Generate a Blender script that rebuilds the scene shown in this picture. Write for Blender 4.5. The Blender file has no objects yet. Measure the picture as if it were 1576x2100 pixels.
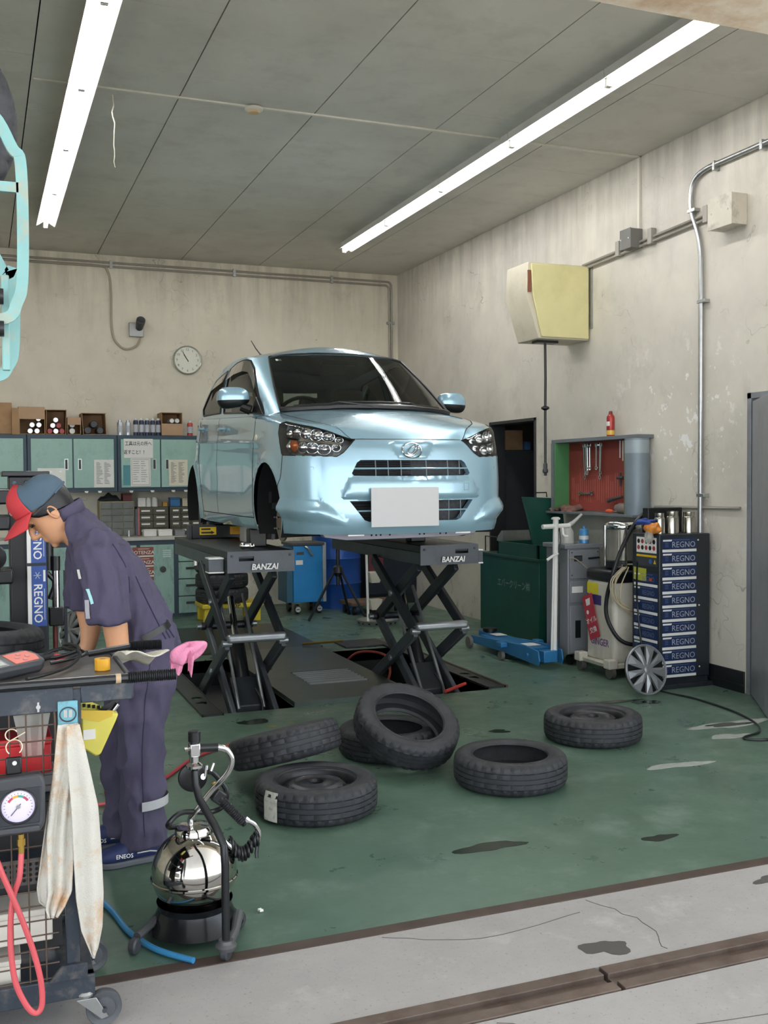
import bpy, bmesh, math, random
import numpy as np
from math import sin, cos, pi, radians, sqrt, atan2
from mathutils import Vector as V, Matrix, Euler, Quaternion
from mathutils.geometry import delaunay_2d_cdt
random.seed(7)
D = bpy.data; SC = bpy.context.scene; COL = SC.collection

# ------------------------------------------------------------ camera, world, exposure
CAM_YAW, CAM_PITCH, CAM_ROLL, CAM_F = .37558, .033093, -.0069955, 2104.6
fw = V((sin(CAM_YAW)*cos(CAM_PITCH), cos(CAM_YAW)*cos(CAM_PITCH), -sin(CAM_PITCH)))
rt = V((cos(CAM_YAW), -sin(CAM_YAW), 0)); up = rt.cross(fw)
rt2 = cos(CAM_ROLL)*rt + sin(CAM_ROLL)*up; up2 = -sin(CAM_ROLL)*rt + cos(CAM_ROLL)*up
cd = D.cameras.new('camera'); cam = D.objects.new('camera', cd); COL.objects.link(cam)
m = Matrix.Identity(4)
for i in range(3):
    m[i][0], m[i][1], m[i][2] = rt2[i], up2[i], -fw[i]
m[2][3] = 1.5
cam.matrix_world = m
cd.sensor_fit = 'VERTICAL'; cd.sensor_height = 36; cd.lens = 36*CAM_F/2100; cd.clip_start = .05; cd.clip_end = 200
SC.camera = cam
SKY_STRENGTH = 3.8; TUBE_STRENGTH = 60; SUN_STRENGTH = 55; EXPOSURE = 0.0
w = D.worlds.new('sky'); SC.world = w; w.use_nodes = True
bg = w.node_tree.nodes['Background']
bg.inputs[0].default_value = (.86, .93, 1.0, 1); bg.inputs[1].default_value = SKY_STRENGTH
sl = D.lights.new('sun', 'SUN'); sl.energy = SUN_STRENGTH; sl.angle = .01; sl.color = (1, .96, .9); so = D.objects.new('sun', sl); COL.objects.link(so); so.location = (0, 20, 30); so.rotation_euler = (radians(-38), radians(12), 0)
vs = SC.view_settings
vs.view_transform = 'Standard'; vs.look = 'None'; vs.gamma = 1; vs.use_curve_mapping = False; vs.exposure = EXPOSURE

# ------------------------------------------------------------ materials
def lin(c):
    if isinstance(c, str):
        c = [int(c[i:i+2], 16)/255 for i in (0, 2, 4)]
    return tuple(x/12.92 if x <= .04045 else ((x+.055)/1.055)**2.4 for x in c)
MATS = {}
def mat(name, col, rough=.5, metal=0., var=.08, scale=6., bump=0., bscale=60., dirt=None, damt=.5, dscale=3., coat=0., spec=.5, emit=0., alpha=1., trans=0., stretch=None):
    """procedural principled material: base colour with noise variation, optional dirt patches and fine bump"""
    if name in MATS: return MATS[name]
    mt = D.materials.new(name); mt.use_nodes = True; nt = mt.node_tree; N = nt.nodes; L = nt.links
    b = N['Principled BSDF']
    c = lin(col)
    b.inputs['Roughness'].default_value = rough; b.inputs['Metallic'].default_value = metal
    b.inputs['Specular IOR Level'].default_value = spec
    b.inputs['Coat Weight'].default_value = coat; b.inputs['Coat Roughness'].default_value = .04
    if alpha < 1: b.inputs['Alpha'].default_value = alpha
    if trans: b.inputs['Transmission Weight'].default_value = trans
    if emit:
        b.inputs['Emission Color'].default_value = (*c, 1); b.inputs['Emission Strength'].default_value = emit
    tc = N.new('ShaderNodeTexCoord'); src = tc.outputs['Object']
    if stretch:
        mp = N.new('ShaderNodeMapping'); mp.inputs['Scale'].default_value = stretch
        L.new(src, mp.inputs[0]); src = mp.outputs[0]
    out = None
    if var > 0 or dirt:
        n = N.new('ShaderNodeTexNoise'); n.inputs['Scale'].default_value = scale; n.inputs['Detail'].default_value = 5
        n.inputs['Roughness'].default_value = .6; L.new(src, n.inputs['Vector'])
        mx = N.new('ShaderNodeMix'); mx.data_type = 'RGBA'
        mx.inputs[6].default_value = (*[x*(1-var) for x in c], 1); mx.inputs[7].default_value = (*[min(1, x*(1+var)) for x in c], 1)
        rp = N.new('ShaderNodeMapRange'); rp.inputs[1].default_value = .3; rp.inputs[2].default_value = .7
        L.new(n.outputs[0], rp.inputs[0]); L.new(rp.outputs[0], mx.inputs[0]); out = mx.outputs[2]
        if dirt:
            n2 = N.new('ShaderNodeTexNoise'); n2.inputs['Scale'].default_value = dscale; n2.inputs['Detail'].default_value = 8
            n2.inputs['Roughness'].default_value = .7; L.new(src, n2.inputs['Vector'])
            r2 = N.new('ShaderNodeMapRange'); r2.inputs[1].default_value = .5; r2.inputs[2].default_value = .72; r2.inputs[4].default_value = damt
            L.new(n2.outputs[0], r2.inputs[0])
            m2 = N.new('ShaderNodeMix'); m2.data_type = 'RGBA'; m2.inputs[7].default_value = (*lin(dirt), 1)
            L.new(r2.outputs[0], m2.inputs[0]); L.new(out, m2.inputs[6]); out = m2.outputs[2]
        L.new(out, b.inputs['Base Color'])
    else:
        b.inputs['Base Color'].default_value = (*c, 1)
    if bump:
        n3 = N.new('ShaderNodeTexNoise'); n3.inputs['Scale'].default_value = bscale; n3.inputs['Detail'].default_value = 3
        L.new(src, n3.inputs['Vector'])
        bp = N.new('ShaderNodeBump'); bp.inputs['Strength'].default_value = bump; bp.inputs['Distance'].default_value = .01
        L.new(n3.outputs[0], bp.inputs['Height']); L.new(bp.outputs[0], b.inputs['Normal'])
    MATS[name] = mt
    return mt
def glass(name, col=(.9, .95, .95), rough=.02, fac=.75):
    """thin pane: see-through tint plus a mirror coat"""
    if name in MATS: return MATS[name]
    mt = D.materials.new(name); mt.use_nodes = True; nt = mt.node_tree; N = nt.nodes; L = nt.links
    N.remove(N['Principled BSDF'])
    tr = N.new('ShaderNodeBsdfTransparent'); tr.inputs[0].default_value = (*[x*fac for x in col], 1)
    gl = N.new('ShaderNodeBsdfGlossy'); gl.inputs['Roughness'].default_value = rough
    fr = N.new('ShaderNodeFresnel'); fr.inputs[0].default_value = 1.5
    mx = N.new('ShaderNodeMixShader'); L.new(fr.outputs[0], mx.inputs[0]); L.new(tr.outputs[0], mx.inputs[1]); L.new(gl.outputs[0], mx.inputs[2])
    L.new(mx.outputs[0], N['Material Output'].inputs[0]); MATS[name] = mt
    return mt

# ------------------------------------------------------------ mesh builder
class G:
    def __init__(s): s.v = []; s.f = []; s.mi = []
    def add(s, vs, fs, mi=0, M=None):
        o = len(s.v)
        s.v += [tuple(M @ V(p)) for p in vs] if M is not None else [tuple(p) for p in vs]
        s.f += [tuple(i+o for i in f) for f in fs]; s.mi += [mi]*len(fs); return s
    def bx(s, x0, x1, y0, y1, z0, z1, mi=0, M=None):
        vs = [(x, y, z) for z in (z0, z1) for y in (y0, y1) for x in (x0, x1)]
        return s.add(vs, [(0, 2, 3, 1), (4, 5, 7, 6), (0, 1, 5, 4), (2, 6, 7, 3), (0, 4, 6, 2), (1, 3, 7, 5)], mi, M)
    def box(s, c, sz, rot=(0, 0, 0), mi=0, M=None):
        T = Matrix.Translation(c) @ Euler(rot).to_matrix().to_4x4()
        if M is not None: T = M @ T
        h = [a/2 for a in sz]
        return s.bx(-h[0], h[0], -h[1], h[1], -h[2], h[2], mi, T)
    def bar(s, p0, p1, w, h, upv=(0, 0, 1), mi=0):
        """box beam from p0 to p1, w across, h along upv"""
        p0 = V(p0); p1 = V(p1); d = (p1-p0); L_ = d.length; d.normalize(); u = V(upv); x = d.cross(u).normalized(); u = x.cross(d)
        T = Matrix.Identity(4)
        for i in range(3): T[i][0], T[i][1], T[i][2], T[i][3] = x[i], d[i], u[i], p0[i]
        return s.bx(-w/2, w/2, 0, L_, -h/2, h/2, mi, T)
    def tube(s, pts, r, n=8, closed=False, mi=0, cap=True):
        pts = [V(p) for p in pts]; k = len(pts); rs = r if isinstance(r, (list, tuple)) else [r]*k
        tg = []
        for i in range(k):
            a = pts[(i-1) % k] if (closed or i > 0) else pts[i]; b = pts[(i+1) % k] if (closed or i < k-1) else pts[i]
            tg.append((b-a).normalized())
        n0 = tg[0].orthogonal().normalized(); vs = []
        for i in range(k):
            if i: n0 = (tg[i-1].rotation_difference(tg[i]) @ n0).normalized()
            b = tg[i].cross(n0)
            vs += [pts[i] + rs[i]*(cos(2*pi*j/n)*n0 + sin(2*pi*j/n)*b) for j in range(n)]
        fs = []
        for i in range(k if closed else k-1):
            q = (i+1) % k
            fs += [(i*n+j, i*n+(j+1) % n, q*n+(j+1) % n, q*n+j) for j in range(n)]
        if cap and not closed: fs += [tuple(range(n-1, -1, -1)), tuple((k-1)*n+j for j in range(n))]
        return s.add(vs, fs, mi)
    def cyl(s, p0, p1, r, r1=None, n=16, mi=0): return s.tube([p0, p1], [r, r if r1 is None else r1], n, mi=mi)
    def lathe(s, prof, n=32, M=None, mi=0, closed=False, a0=0, a1=2*pi):
        vs = []; fs = []; full = abs(a1-a0-2*pi) < 1e-6; na = n if full else n+1; k = len(prof)
        for j in range(na):
            t = a0+(a1-a0)*j/n; vs += [(r*cos(t), r*sin(t), z) for r, z in prof]
        for j in range(n):
            q = (j+1) % na
            for i in range(k if closed else k-1):
                i2 = (i+1) % k
                fs.append((j*k+i, q*k+i, q*k+i2, j*k+i2))
        return s.add(vs, fs, mi, M)
    def prism(s, poly, h, M=None, mi=0, z0=0.):
        n = len(poly)
        vs = [(x, y, z0) for x, y in poly]+[(x, y, z0+h) for x, y in poly]
        fs = [tuple(range(n-1, -1, -1)), tuple(range(n, 2*n))]+[(i, (i+1) % n, n+(i+1) % n, n+i) for i in range(n)]
        return s.add(vs, fs, mi, M)
    def sphere(s, c, r, nu=16, nv=10, M=None, mi=0):
        r = (r, r, r) if not isinstance(r, (tuple, list)) else r
        vs = [(c[0], c[1], c[2]-r[2])]
        for i in range(1, nv):
            a = -pi/2+pi*i/nv
            vs += [(c[0]+r[0]*cos(a)*cos(2*pi*j/nu), c[1]+r[1]*cos(a)*sin(2*pi*j/nu), c[2]+r[2]*sin(a)) for j in range(nu)]
        vs.append((c[0], c[1], c[2]+r[2])); e = len(vs)-1; fs = []
        for j in range(nu):
            fs.append((0, 1+(j+1) % nu, 1+j)); b = 1+(nv-2)*nu; fs.append((e, b+j, b+(j+1) % nu))
            for i in range(nv-2): a = 1+i*nu; fs.append((a+j, a+(j+1) % nu, a+nu+(j+1) % nu, a+nu+j))
        return s.add(vs, fs, mi, M)
    def grid(s, fn, nu, nv, cu=False, mi=0):
        vs = [fn(i/(nu if cu else nu-1), j/(nv-1)) for j in range(nv) for i in range(nu)]
        fs = [(j*nu+i, j*nu+(i+1) % nu, (j+1)*nu+(i+1) % nu, (j+1)*nu+i) for j in range(nv-1) for i in range(nu if cu else nu-1)]
        return s.add(vs, fs, mi)
    def mesh(s, name, mats, smooth=35):
        me = D.meshes.new(name); me.from_pydata(s.v, [], s.f)
        for m_ in (mats if isinstance(mats, (list, tuple)) else [mats]): me.materials.append(m_)
        if any(s.mi): me.polygons.foreach_set('material_index', s.mi)
        if smooth:
            me.polygons.foreach_set('use_smooth', [True]*len(me.polygons)); me.set_sharp_from_angle(angle=radians(smooth))
        me.validate(); me.update(); return me
    def build(s, name, mats, parent=None, loc=(0, 0, 0), rot=(0, 0, 0), bevel=0, seg=2, smooth=35, solid=0, sub=0):
        return obj(name, s.mesh(name, mats, smooth), parent, loc, rot, bevel, seg, solid, sub)
def obj(name, me, parent=None, loc=(0, 0, 0), rot=(0, 0, 0), bevel=0, seg=2, solid=0, sub=0):
    o = D.objects.new(name, me); COL.objects.link(o); o.parent = parent; o.location = loc; o.rotation_euler = rot
    if solid:
        md = o.modifiers.new('solid', 'SOLIDIFY'); md.thickness = solid; md.offset = -1
    if sub:
        md = o.modifiers.new('sub', 'SUBSURF'); md.levels = sub; md.render_levels = sub
    if bevel:
        md = o.modifiers.new('bevel', 'BEVEL'); md.width = bevel; md.segments = seg; md.limit_method = 'ANGLE'; md.angle_limit = radians(40)
    return o
def tag(o, label, cat, group=None):
    o['label'] = label; o['category'] = cat
    if group: o['group'] = group
    return o
def T(name, label, cat, loc=(0, 0, 0), rz=0, group=None, rot=None):
    o = D.objects.new(name, None); COL.objects.link(o); o.empty_display_size = .1; o.location = loc; o.rotation_euler = rot or (0, 0, rz)
    return tag(o, label, cat, group)
def struct(o):
    o['kind'] = 'structure'; return o
def stuff(o):
    o['kind'] = 'stuff'; return o
def copy_tree(o, parent=None):
    c = o.copy(); COL.objects.link(c)
    if parent is not None: c.parent = parent
    for ch in list(o.children): copy_tree(ch, c)
    return c
def spline(pts, n=8, closed=False):
    """Catmull-Rom through pts"""
    P = [V(p) for p in pts]; k = len(P); out = []
    for i in range(k if closed else k-1):
        if closed: a, b, c, d = P[i-1], P[i], P[(i+1) % k], P[(i+2) % k]
        else: a, b, c, d = P[max(i-1, 0)], P[i], P[i+1], P[min(i+2, k-1)]
        for j in range(n):
            t = j/n
            out.append(.5*((2*b)+(-a+c)*t+(2*a-5*b+4*c-d)*t*t+(-a+3*b-3*c+d)*t**3))
    if not closed: out.append(P[-1])
    return out
def interp(x, xs, ys):
    return float(np.interp(x, xs, ys))
_SP = {}
def sinterp(x, xs, ys):
    """smooth (cubic Hermite) version of interp"""
    k = (tuple(xs), tuple(ys))
    if k not in _SP:
        X = np.array(xs, float); Y = np.array(ys, float); d = np.diff(Y)/np.diff(X); m_ = np.concatenate([[d[0]], (d[:-1]+d[1:])/2, [d[-1]]]); fx = np.linspace(X[0], X[-1], 400); i = np.clip(np.searchsorted(X, fx, 'right')-1, 0, len(X)-2)
        h = X[i+1]-X[i]; t = (fx-X[i])/h; fy = (2*t**3-3*t**2+1)*Y[i]+(t**3-2*t**2+t)*h*m_[i]+(-2*t**3+3*t**2)*Y[i+1]+(t**3-t**2)*h*m_[i+1]; _SP[k] = (fx, fy)
    return float(np.interp(x, *_SP[k]))
def frame(o, x, y):
    """matrix with origin o, axes x, y and z = x cross y"""
    x = V(x).normalized(); z = x.cross(V(y)).normalized(); y = z.cross(x); M = Matrix.Identity(4)
    for i in range(3): M[i][0], M[i][1], M[i][2], M[i][3] = x[i], y[i], z[i], o[i]
    return M
def bake(o):
    """evaluated mesh of an unlinked object, in a scratch scene"""
    ts = D.scenes.new('scratch'); ts.collection.objects.link(o); vl = ts.view_layers[0]; vl.update(); dg = vl.depsgraph
    me = D.meshes.new_from_object(o.evaluated_get(dg)); D.objects.remove(o); D.scenes.remove(ts); return me
TXT = {}
def txt(s, size, m_, parent, o, x, y, name='lettering', align='CENTER', ext=.0004, shear=0, sx=1., bold=0.):
    key = (s, align, shear, bold)
    if key not in TXT:
        cu = D.curves.new('t', 'FONT'); cu.body = s; cu.size = 1; cu.align_x = align; cu.align_y = 'CENTER'; cu.shear = shear; cu.resolution_u = 2; cu.offset = bold
        ob = D.objects.new('t', cu); me = bake(ob); D.curves.remove(cu); me.materials.clear(); TXT[key] = me
    me = TXT[key].copy(); me.materials.append(m_); me.name = name
    M = frame(o, x, y) @ Matrix.Diagonal((size*sx, size, size, 1)); M.translation = V(o)
    z = M.to_3x3().col[2].normalized(); M.translation += z*ext
    me.transform(M)
    return obj(name, me, parent)
# ------------------------------------------------------------ room shell
XR, YB, ZC, XL, YF = 4.88, 11.87, 4.01, -4.0, 3.14
def nodes(mt): return mt.node_tree.nodes, mt.node_tree.links
def noise(N, L, src, scale, det=5, rough=.6, st=None):
    if st:
        mp = N.new('ShaderNodeMapping'); mp.inputs['Scale'].default_value = st; L.new(src, mp.inputs[0]); src = mp.outputs[0]
    n = N.new('ShaderNodeTexNoise'); n.inputs['Scale'].default_value = scale; n.inputs['Detail'].default_value = det; n.inputs['Roughness'].default_value = rough
    L.new(src, n.inputs['Vector']); return n.outputs[0]
def rng(N, L, src, a, b, c=0., d=1.):
    r = N.new('ShaderNodeMapRange'); r.inputs[1].default_value = a; r.inputs[2].default_value = b; r.inputs[3].default_value = c; r.inputs[4].default_value = d
    L.new(src, r.inputs[0]); return r.outputs[0]
def mul(N, L, a, b, op='MULTIPLY'):
    q = N.new('ShaderNodeMath'); q.operation = op
    for i, x in enumerate((a, b)):
        if isinstance(x, (int, float)): q.inputs[i].default_value = x
        else: L.new(x, q.inputs[i])
    return q.outputs[0]
def mixc(N, L, f, a, b):
    q = N.new('ShaderNodeMix'); q.data_type = 'RGBA'
    if isinstance(f, float): q.inputs[0].default_value = f
    else: L.new(f, q.inputs[0])
    for i, x in ((6, a), (7, b)):
        if isinstance(x, str): q.inputs[i].default_value = (*lin(x), 1)
        else: L.new(x, q.inputs[i])
    return q.outputs[2]
def surf(name, rough=.8):
    mt = D.materials.new(name); mt.use_nodes = True; N, L = nodes(mt); b = N['Principled BSDF']; b.inputs['Roughness'].default_value = rough
    tc = N.new('ShaderNodeTexCoord'); MATS[name] = mt
    return mt, N, L, b, tc.outputs['Object']
def bumpn(N, L, b, h, s=.3, dist=.01):
    bp = N.new('ShaderNodeBump'); bp.inputs['Strength'].default_value = s; bp.inputs['Distance'].default_value = dist
    L.new(h, bp.inputs['Height']); L.new(bp.outputs[0], b.inputs['Normal'])
def wallmat(name, base, dark, peel):
    mt, N, L, b, s = surf(name, .55)
    c = mixc(N, L, rng(N, L, noise(N, L, s, 1.3), .35, .7), base, dark)
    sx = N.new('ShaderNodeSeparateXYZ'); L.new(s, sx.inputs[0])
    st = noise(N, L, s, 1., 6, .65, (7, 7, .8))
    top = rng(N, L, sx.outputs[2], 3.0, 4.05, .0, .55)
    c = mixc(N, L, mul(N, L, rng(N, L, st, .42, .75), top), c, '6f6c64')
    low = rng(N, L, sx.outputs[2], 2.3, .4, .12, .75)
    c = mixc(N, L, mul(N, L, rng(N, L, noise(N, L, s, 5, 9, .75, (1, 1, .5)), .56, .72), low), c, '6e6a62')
    c = mixc(N, L, mul(N, L, rng(N, L, noise(N, L, s, 2.2, 9, .7), .55, .75), .4), c, '9b958a')
    vo = N.new('ShaderNodeTexVoronoi'); vo.feature = 'DISTANCE_TO_EDGE'; vo.inputs['Scale'].default_value = .8
    ds = N.new('ShaderNodeVectorMath'); ds.operation = 'ADD'
    nn = N.new('ShaderNodeTexNoise'); nn.inputs['Scale'].default_value = 4; L.new(s, nn.inputs['Vector']); L.new(nn.outputs[1], ds.inputs[1]); L.new(s, ds.inputs[0]); L.new(ds.outputs[0], vo.inputs['Vector'])
    ck = mul(N, L, rng(N, L, vo.outputs[0], .0, .006, 1., 0.), rng(N, L, noise(N, L, s, 1.1), .5, .6))
    c = mixc(N, L, mul(N, L, ck, .6), c, '6b665e')
    if peel:
        my = mul(N, L, rng(N, L, sx.outputs[1], 5.5, 6.0), rng(N, L, sx.outputs[1], 7.3, 6.5))
        mz = mul(N, L, rng(N, L, sx.outputs[2], .3, 1.6), rng(N, L, sx.outputs[2], 2.6, 2.2))
        f = rng(N, L, noise(N, L, s, 6.5, 9, .7), .595, .61)
        c = mixc(N, L, mul(N, L, f, mul(N, L, my, mz)), c, 'eceae6')
    L.new(c, b.inputs['Base Color']); L.new(rng(N, L, noise(N, L, s, 3), .3, .7, .4, .7), b.inputs['Roughness'])
    bumpn(N, L, b, noise(N, L, s, 14, 8, .65), .12)
    return mt
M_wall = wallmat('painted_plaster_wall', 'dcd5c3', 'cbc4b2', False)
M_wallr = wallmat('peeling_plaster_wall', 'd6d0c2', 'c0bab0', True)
mt, N, L, b, s = surf('ceiling_board')
c = mixc(N, L, rng(N, L, noise(N, L, s, 1.1), .3, .7), 'dad6cc', 'c9c5bb')
c = mixc(N, L, mul(N, L, rng(N, L, noise(N, L, s, 3, 9, .7), .5, .8), .5), c, 'a5a198'); L.new(c, b.inputs['Base Color'])
bumpn(N, L, b, noise(N, L, s, 40), .06); M_ceil = mt; b.inputs['Roughness'].default_value = .7
mt, N, L, b, s = surf('green_epoxy_floor')
c = mixc(N, L, rng(N, L, noise(N, L, s, .9, 6), .3, .7), '4c6657', '587162')
c = mixc(N, L, mul(N, L, rng(N, L, noise(N, L, s, 2.6, 10, .7), .52, .72), .65), c, '7d9186')
c = mixc(N, L, mul(N, L, rng(N, L, noise(N, L, s, 1.7, 8, .7), .55, .75), .6), c, '384f43')
c = mixc(N, L, rng(N, L, noise(N, L, s, 38, 4, .8), .70, .74), c, '9aa99e')
L.new(c, b.inputs['Base Color']); L.new(rng(N, L, noise(N, L, s, 3.1, 8, .7), .3, .7, .22, .5), b.inputs['Roughness'])
bumpn(N, L, b, noise(N, L, s, 25, 6), .05); M_floor = mt
mt, N, L, b, s = surf('worn_concrete', .85)
c = mixc(N, L, rng(N, L, noise(N, L, s, 1.6, 9, .7), .3, .7), 'a8a5a2', '969492')
c = mixc(N, L, rng(N, L, noise(N, L, s, 70, 3, .8), .6, .75), c, '6d6b69')
c = mixc(N, L, mul(N, L, rng(N, L, noise(N, L, s, 3.3, 9, .75), .55, .7), .5), c, 'bdb9b4')
L.new(c, b.inputs['Base Color']); bumpn(N, L, b, noise(N, L, s, 90, 6), .25, .004); M_conc = mt
M_black = mat('black_paint', '17191c', .35, var=.15)
M_steel = mat('dark_steel_plate', '3a3c3d', .38, .6, var=.2, scale=3, dirt='1d1d1d')
M_rust = mat('rusted_steel', '6a5d55', .6, .5, var=.2, scale=9, dirt='4b3328', damt=.8, dscale=6)
M_chrome = mat('chrome', 'd9dadb', .12, 1, var=0); M_galv = mat('galvanised_steel', 'b4b6b6', .35, .9, var=.1, scale=20)
M_lintel = mat('cream_steel_lintel', 'd8cdb9', .5, dirt='a9763f', damt=.8, dscale=2.5)
M_dark = mat('dark_void', '0b0c0d', .9, var=0)

g = G()
xs = [XL, 1.42, 1.9, 2.77, 3.33, XR]; ys = [YF, 6.44, 8.4, YB]
for i in range(5):
    for j in range(3):
        if j == 1 and i in (1, 3): continue
        g.bx(xs[i], xs[i+1], ys[j], ys[j+1], -.1, 0)
bm = bmesh.new(); me = g.mesh('floor', M_floor, 0); bm.from_mesh(me); bmesh.ops.remove_doubles(bm, verts=bm.verts, dist=1e-4); bm.to_mesh(me)
floor = struct(obj('floor', me))
def blob(cx, cy, rx, ry, n=22, seed=1, rough=.3):
    r = random.Random(seed); ph = [r.uniform(0, 6.28) for _ in range(5)]
    return [(cx+rx*(1+rough*sum(sin((k+2)*t+ph[k])/(k+1.5) for k in range(5)))*cos(t), cy+ry*(1+rough*sum(sin((k+2)*t+ph[k])/(k+1.5) for k in range(5)))*sin(t)) for t in [2*pi*i/n for i in range(n)]]
M_oil = mat('oil_stain_wet', '1c2b24', .16, var=.2); M_patch = mat('bare_patch', '9aa09a', .6, var=.15, scale=20); M_ochre = mat('ochre_paint_drip', '9a7b3a', .6)
for k, (x, y, rx, ry, mm) in enumerate([(1.9, 3.68, .13, .05, M_oil), (2.6, 3.5, .07, .035, M_oil), (2.83, 5.35, .06, .04, M_oil), (1.55, 6.15, .12, .05, M_oil), (2.5, 5.7, .05, .04, M_oil),
        (4.2, 4.95, .24, .075, M_patch), (4.0, 4.72, .13, .05, M_patch), (4.17, 4.95, .15, .04, M_oil), (3.35, 4.35, .19, .04, M_patch), (1.62, 6.0, .03, .015, M_ochre), (1.7, 5.93, .04, .018, M_ochre), (1.75, 6.02, .02, .01, M_ochre), (3.2, 5.2, .05, .02, M_oil), (3.9, 5.75, .16, .04, M_oil), (4.1, 5.66, .1, .04, M_oil)]):
    G().prism(blob(x, y, rx, ry, 26, k+3), .0012, z0=.0003+.0001*k).build('stain', mm, floor, smooth=0)
# lift pits
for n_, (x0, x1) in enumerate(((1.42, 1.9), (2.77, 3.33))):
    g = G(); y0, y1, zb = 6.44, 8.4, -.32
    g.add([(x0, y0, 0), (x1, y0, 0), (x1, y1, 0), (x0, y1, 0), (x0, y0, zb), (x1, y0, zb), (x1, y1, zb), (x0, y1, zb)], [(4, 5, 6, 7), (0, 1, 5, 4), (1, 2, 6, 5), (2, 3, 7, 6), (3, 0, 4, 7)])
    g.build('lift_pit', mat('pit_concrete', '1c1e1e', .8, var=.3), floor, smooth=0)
def railplate(x0, x1, y0, y1):
    # steel rail with oval slots beside a pit
    pts = [(x0, y0), (x1, y0), (x1, y1), (x0, y1)]; V2 = [V(p) for p in pts]; E2 = [(0, 1), (1, 2), (2, 3), (3, 0)]; holes = []
    for hy in (y0+.36, y0+.52):
        k0 = len(V2); h = [((x0+x1)/2+.036*cos(t), hy+.045*sin(t)) for t in [2*pi*i/14 for i in range(14)]]
        V2 += [V(p) for p in h]; E2 += [(k0+i, k0+(i+1) % 14) for i in range(14)]; holes.append(((x0+x1)/2, hy))
    r = delaunay_2d_cdt(V2, E2, [], 1, 1e-6); vo, fo = r[0], r[2]
    fk = []
    for f in fo:
        c = sum((vo[i] for i in f), V((0, 0)))/len(f)
        if not any(((c.x-hx)/.036)**2+((c.y-hy)/.045)**2 < .98 for hx, hy in holes): fk.append(f)
    g = G(); g.add([(p.x, p.y, .012) for p in vo], fk); g.bx(x0, x0+.008, y0, y1, -.05, .016); g.bx(x1-.008, x1, y0, y1, -.05, .016); g.bx(x0, x1, y0, y0+.008, -.05, .012)
    return g.build('pit_rail', M_steel, floor, smooth=0, solid=0)
railplate(1.28, 1.42, 6.4, 8.5); railplate(3.33, 3.47, 6.46, 8.5)
G().bx(3.475, 3.49, 6.46, 8.4, 0, .018).build('pit_rail', M_rust, floor)
# raised centre plate with a slotted grille
g = G(); X0, X1, Y0, Y1 = 1.905, 2.762, 6.46, 8.6
for (a, b_, c_, d_) in ((X0, 2.17, Y0, Y1), (2.62, X1, Y0, Y1), (2.17, 2.62, Y0, 6.96), (2.17, 2.62, 7.47, Y1)): g.bx(a, b_, c_, d_, .0, .03)
g.bx(2.17, 2.62, 6.96, 7.47, .0, .004, 1)
plate = tag(g.build('lift_cover_plate', [mat('cover_plate_paint', '43504a', .35, .3, var=.15, scale=2.5, dirt='2b302d'), M_dark], None, smooth=0), 'flat dark green steel cover plate in the floor between the two lifts', 'plate')
for k in range(7):
    G().bx(2.175, 2.615, 6.985+k*.07, 7.015+k*.07, .005, .034).build('slat', mat('bright_worn_steel', 'a9adac', .3, .9), plate)
tag(G().bx(1.3, 2.82, 8.66, 10.25, 0, .012).build('floor_plate', M_steel, None, bevel=.003), 'wide dark steel floor plate lying behind the lifts', 'plate')
tag(G().bx(2.98, 3.4, 8.5, 8.85, 0, .015).build('floor_plate', M_steel, None, bevel=.003), 'small dark steel hatch behind the right lift', 'plate')

# outside ground, threshold and door rail
g = G(); g.bx(-9, 9, -9, 2.49, -.1, 0); g.bx(-9, 9, 2.64, 3.10, -.1, 0); g.bx(-9, 9, 2.49, 2.64, -.1, -.05)
apron = struct(g.build('ground', M_conc, smooth=0))
G().bx(-4.4, 5.2, 3.10, 3.155, -.1, .003).build('threshold_strip', mat('threshold_rust', '4d3f38', .6, .2, var=.3, scale=12, dirt='2b2522'), apron, smooth=0)
M_gap = mat('black_joint', '121212', .8, var=0)
for x0, x1 in ((-3, 1.72), (1.735, 5.0)):
    G().bx(x0, x1, 2.495, 2.54, -.05, .004).build('door_rail', M_rust, apron, bevel=.002); G().bx(x0, x1, 2.585, 2.635, -.05, .004).build('door_rail', M_rust, apron, bevel=.002)
    G().bx(x0, x1, 2.54, 2.585, -.05, -.012).build('rail_channel', M_rust, apron)
G().prism(blob(1.83, 2.74, .075, .05, 26, 40, .35), .001, z0=.0004).build('stain', mat('dark_oil_on_concrete', '4c4a48', .7), apron, smooth=0)
G().prism(blob(2.7, 2.98, .06, .03, 26, 43, .35), .001, z0=.0004).build('stain', mat('dark_oil_on_concrete', '4c4a48', .7), apron, smooth=0)
g = G()
for pts in ([(1.2, 3.08), (1.5, 2.95), (1.9, 3.0)], [(2.0, 2.66), (2.05, 2.85), (1.98, 3.08)], [(1.3, 2.47), (1.6, 2.3), (2.2, 2.2)]):
    g.tube([(x+random.uniform(-.01, .01), y, 0) for x, y in [tuple(p)[:2] for p in spline([(a, b_, 0) for a, b_ in pts], 6)]], .0018, 4)
g.build('hairline_crack', mat('crack_dark', '5d5b59', .9), apron)

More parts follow.
